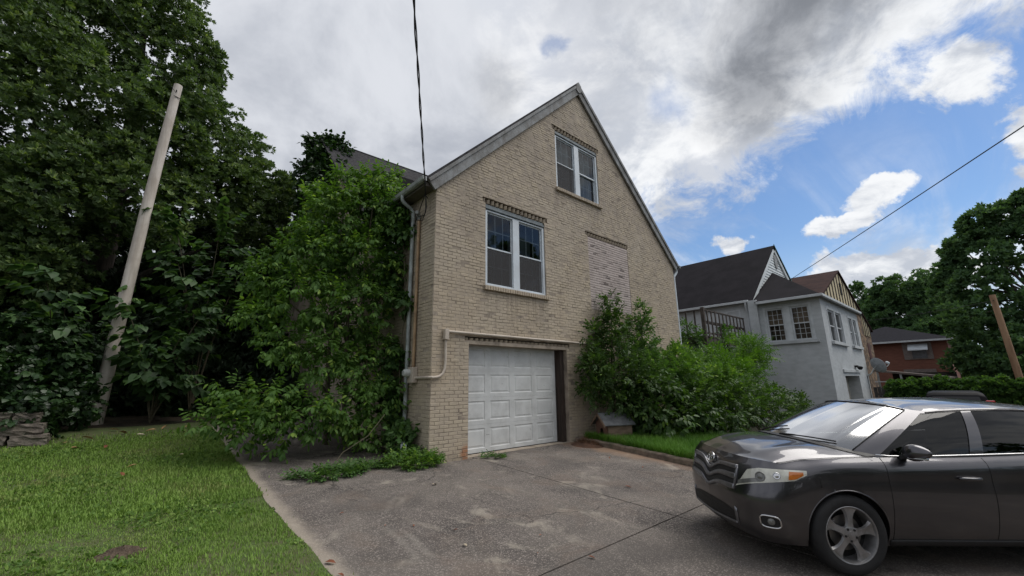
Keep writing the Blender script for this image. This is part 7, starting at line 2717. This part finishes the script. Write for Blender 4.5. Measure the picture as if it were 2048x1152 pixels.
# wheels
def wheel(wx, sg):
    w_ = bpy.data.objects.new('wheel', None)
    COL.objects.link(w_)
    w_.parent = car
    w_.location = (wx, sg * 0.82, WR)
    w_.rotation_euler = (0, 0, math.pi if sg < 0 else 0)
    # local +y is outwards
    ty = MB().lathe([(0.255, -0.105), (0.30, -0.115), (0.345, -0.112), (0.364, -0.095), (WR, -0.06), (WR, 0.06), (0.364, 0.095), (0.345, 0.112), (0.30, 0.116), (0.268, 0.106), (0.262, 0.09)], (0, 0, 0), (0, 1, 0), 48, False)
    ty.build('tyre', rubber, w_, True, local=True)
    rm = MB().lathe([(0.262, 0.10), (0.268, 0.104), (0.262, 0.108), (0.254, 0.104), (0.246, 0.085), (0.235, 0.03), (0.23, -0.08), (0.255, -0.10)], (0, 0, 0), (0, 1, 0), 48, False)
    rim = rm.build('rim', alloy, w_, True, local=True)
    # five flared spokes
    sp_ = MB()
    for k in range(5):
        a = math.radians(90 + 72 * k + 6)
        prof = [(0.045, 0.050, 0.085), (0.10, 0.034, 0.088), (0.15, 0.034, 0.085), (0.20, 0.052, 0.085), (0.235, 0.082, 0.088), (0.256, 0.098, 0.094)]
        vs = []
        for r_, hw, y in prof:
            for sgn, dy in ((-1, -0.022), (-0.72, 0.0), (0.0, -0.008 if r_ > 0.14 else 0.002), (0.72, 0.0), (1, -0.022)):
                # spoke in the x-z plane
                lx, lz = r_, sgn * hw * (1.0 if r_ < 0.24 else 1.0)
                vs.append((lx * math.cos(a) - lz * math.sin(a), y + dy, lx * math.sin(a) + lz * math.cos(a)))
        fs = [(i * 5 + j, i * 5 + j + 1, (i + 1) * 5 + j + 1, (i + 1) * 5 + j) for i in range(len(prof) - 1) for j in range(4)]
        sp_.add(vs, fs)
    sp_.build('spokes', alloy, rim, True, local=True)
    MB().lathe([(0.075, 0.06), (0.078, 0.085), (0.06, 0.092), (0.036, 0.093), (0.034, 0.098), (0.001, 0.100)], (0, 0, 0), (0, 1, 0), 28, False).build('hub_cap', alloy, rim, True, local=True)
    for k in range(5):
        a = math.radians(90 + 36 + 72 * k + 6)
        MB().lathe([(0.012, 0.075), (0.012, 0.096), (0.009, 0.099), (0.001, 0.099)], (0.057 * math.cos(a), 0, 0.057 * math.sin(a)), (0, 1, 0), 8, False).build('lug_nut', trim, rim, local=True)
    MB().lathe([(0.16, 0.0), (0.165, 0.012), (0.06, 0.014), (0.001, 0.014)], (0, 0, 0), (0, 1, 0), 32, False).build('brake_disc', mat('brake_steel', (0.18, 0.175, 0.17), 0.4, metallic=0.8), w_, True, local=True)
    mbx = MB()
    mbx.lathe([(0.25, -0.09), (0.25, -0.02), (0.001, -0.02)], (0, 0, 0), (0, 1, 0), 32, False)
    mbx.build('brake_shield', trim, w_, local=True)
    MB().box(-0.19 if sg > 0 else 0.10, -0.10 if sg > 0 else 0.19, -0.02, 0.035, 0.02, 0.12).build('caliper', mat('caliper_grey', (0.14, 0.13, 0.125), 0.6), w_, local=True, bevel=0.01)
    return w_


for wx in WX:
    for sg in (-1, 1):
        wheel(wx, sg)
        # arch liner
        lv_, lf_ = [], []
        for k in range(25):
            a = math.pi * (k / 24) * 1.25 - math.pi * 0.125
            for y in (0.45, 0.93 if True else 0):
                yy_ = min(y, 0.855)
                lv_.append((wx + (AR + 0.004) * math.cos(a), sg * yy_, WR + (AR + 0.004) * math.sin(a)))
        lf_ = [(2 * k, 2 * k + 2, 2 * k + 3, 2 * k + 1) for k in range(24)]
        half('arch_liner', lv_, lf_, trim, True, mirrored=False)
# black arch lip
for wx in WX:
    mb = MB()
    pts = []
    for k in range(33):
        a = math.pi * (k / 32) * 1.16 - math.pi * 0.08
        x, z = wx + (AR - 0.002) * math.cos(a), WR + (AR - 0.002) * math.sin(a)
        if z < 0.2:
            continue
        y = surf(s_of_x(x, max(z, 0.3)), z - BZ)[1]
        pts.append((x, y - 0.004, z))
    mb.tube(pts, 0.008, 6)
    onesided('arch_lip', mb.v, mb.f, paint)
# plate of underside
MB().box(0.45, 4.5, -0.5, 0.5, 0.19, 0.25).build('underside', trim, car, local=True)

# --- second car: dark estate with its tail towards us
suv = thing('dark_suv', (24, 1.2, -0.77), 'black sport utility vehicle with red tail lamp parked before the hedge', 'car')
suv.rotation_euler = (0, 0, R(4))
prof = [(-2.2, 0.45), (-2.28, 0.75), (-2.22, 1.05), (-1.98, 1.62), (-1.85, 1.72), (-0.8, 1.76), (0.35, 1.70), (0.75, 1.55), (1.35, 1.12), (2.1, 1.02), (2.35, 0.85), (2.4, 0.5), (2.2, 0.35), (-2.1, 0.35)]
sec = []
v, f = [], []
for yy_, ins in ((-0.92, 0.0), (-0.70, 0.0), (0.70, 0.0), (0.92, 0.0)):
    edge = abs(yy_) > 0.8
    for x, z in prof:
        tz = z
        w2 = yy_
        if z > 1.1:
            w2 = yy_ * (1 - 0.24 * (z - 1.1) / 0.65)
        if edge and z > 1.6:
            tz = z - 0.05
        v.append((x, w2, tz))
n_ = len(prof)
for a in range(3):
    for i in range(n_):
        f.append((a * n_ + i, a * n_ + (i + 1) % n_, (a + 1) * n_ + (i + 1) % n_, (a + 1) * n_ + i))
f += [tuple(range(n_ - 1, -1, -1)), tuple(3 * n_ + i for i in range(n_))]
mb = MB()
mb.add(v, f)
blackpaint = mat('black_car_paint', (0.014, 0.014, 0.016), 0.5, (0.011, 0.011, 0.013), 3.0, spec=0.05)
mb.build('body', blackpaint, suv, True, bevel=0.03, local=True)
MB().add([(-2.235, -0.66, 1.12), (-2.235, 0.66, 1.12), (-2.03, 0.58, 1.58), (-2.03, -0.58, 1.58)], [(0, 1, 2, 3)]).build('rear_window', mat('black_glass', (0.01, 0.01, 0.012), 0.05), suv, local=True)
for sg in (-1, 1):
    MB().add([(-1.9, sg * 0.91, 1.15), (0.9, sg * 0.91, 1.13), (0.35, sg * 0.755, 1.58), (-1.75, sg * 0.735, 1.62)], [(0, 1, 2, 3)]).build('side_window', MATS['black_glass'], suv, local=True)
    MB().box(-2.29, -2.10, sg * 0.80 - 0.11, sg * 0.80 + 0.11, 1.02, 1.46).build('tail_lamp', redl, suv, local=True, bevel=0.03)
for x in (-1.4, 1.45):
    for sg in (-1, 1):
        ww = bpy.data.objects.new('wheel', None)
        COL.objects.link(ww)
        ww.parent = suv
        ww.location = (x, sg * 0.80, 0.36)
        MB().lathe([(0.2, -0.11), (0.34, -0.11), (0.36, -0.08), (0.36, 0.08), (0.34, 0.11), (0.2, 0.11)], (0, 0, 0), (0, 1, 0), 28, False).build('tyre', rubber, ww, True, local=True)
        MB().lathe([(0.2, -0.1), (0.2, 0.1), (0.06, 0.06), (0.001, 0.07)], (0, 0, 0), (0, 1, 0), 24, False).build('rim', alloy, ww, True, local=True)
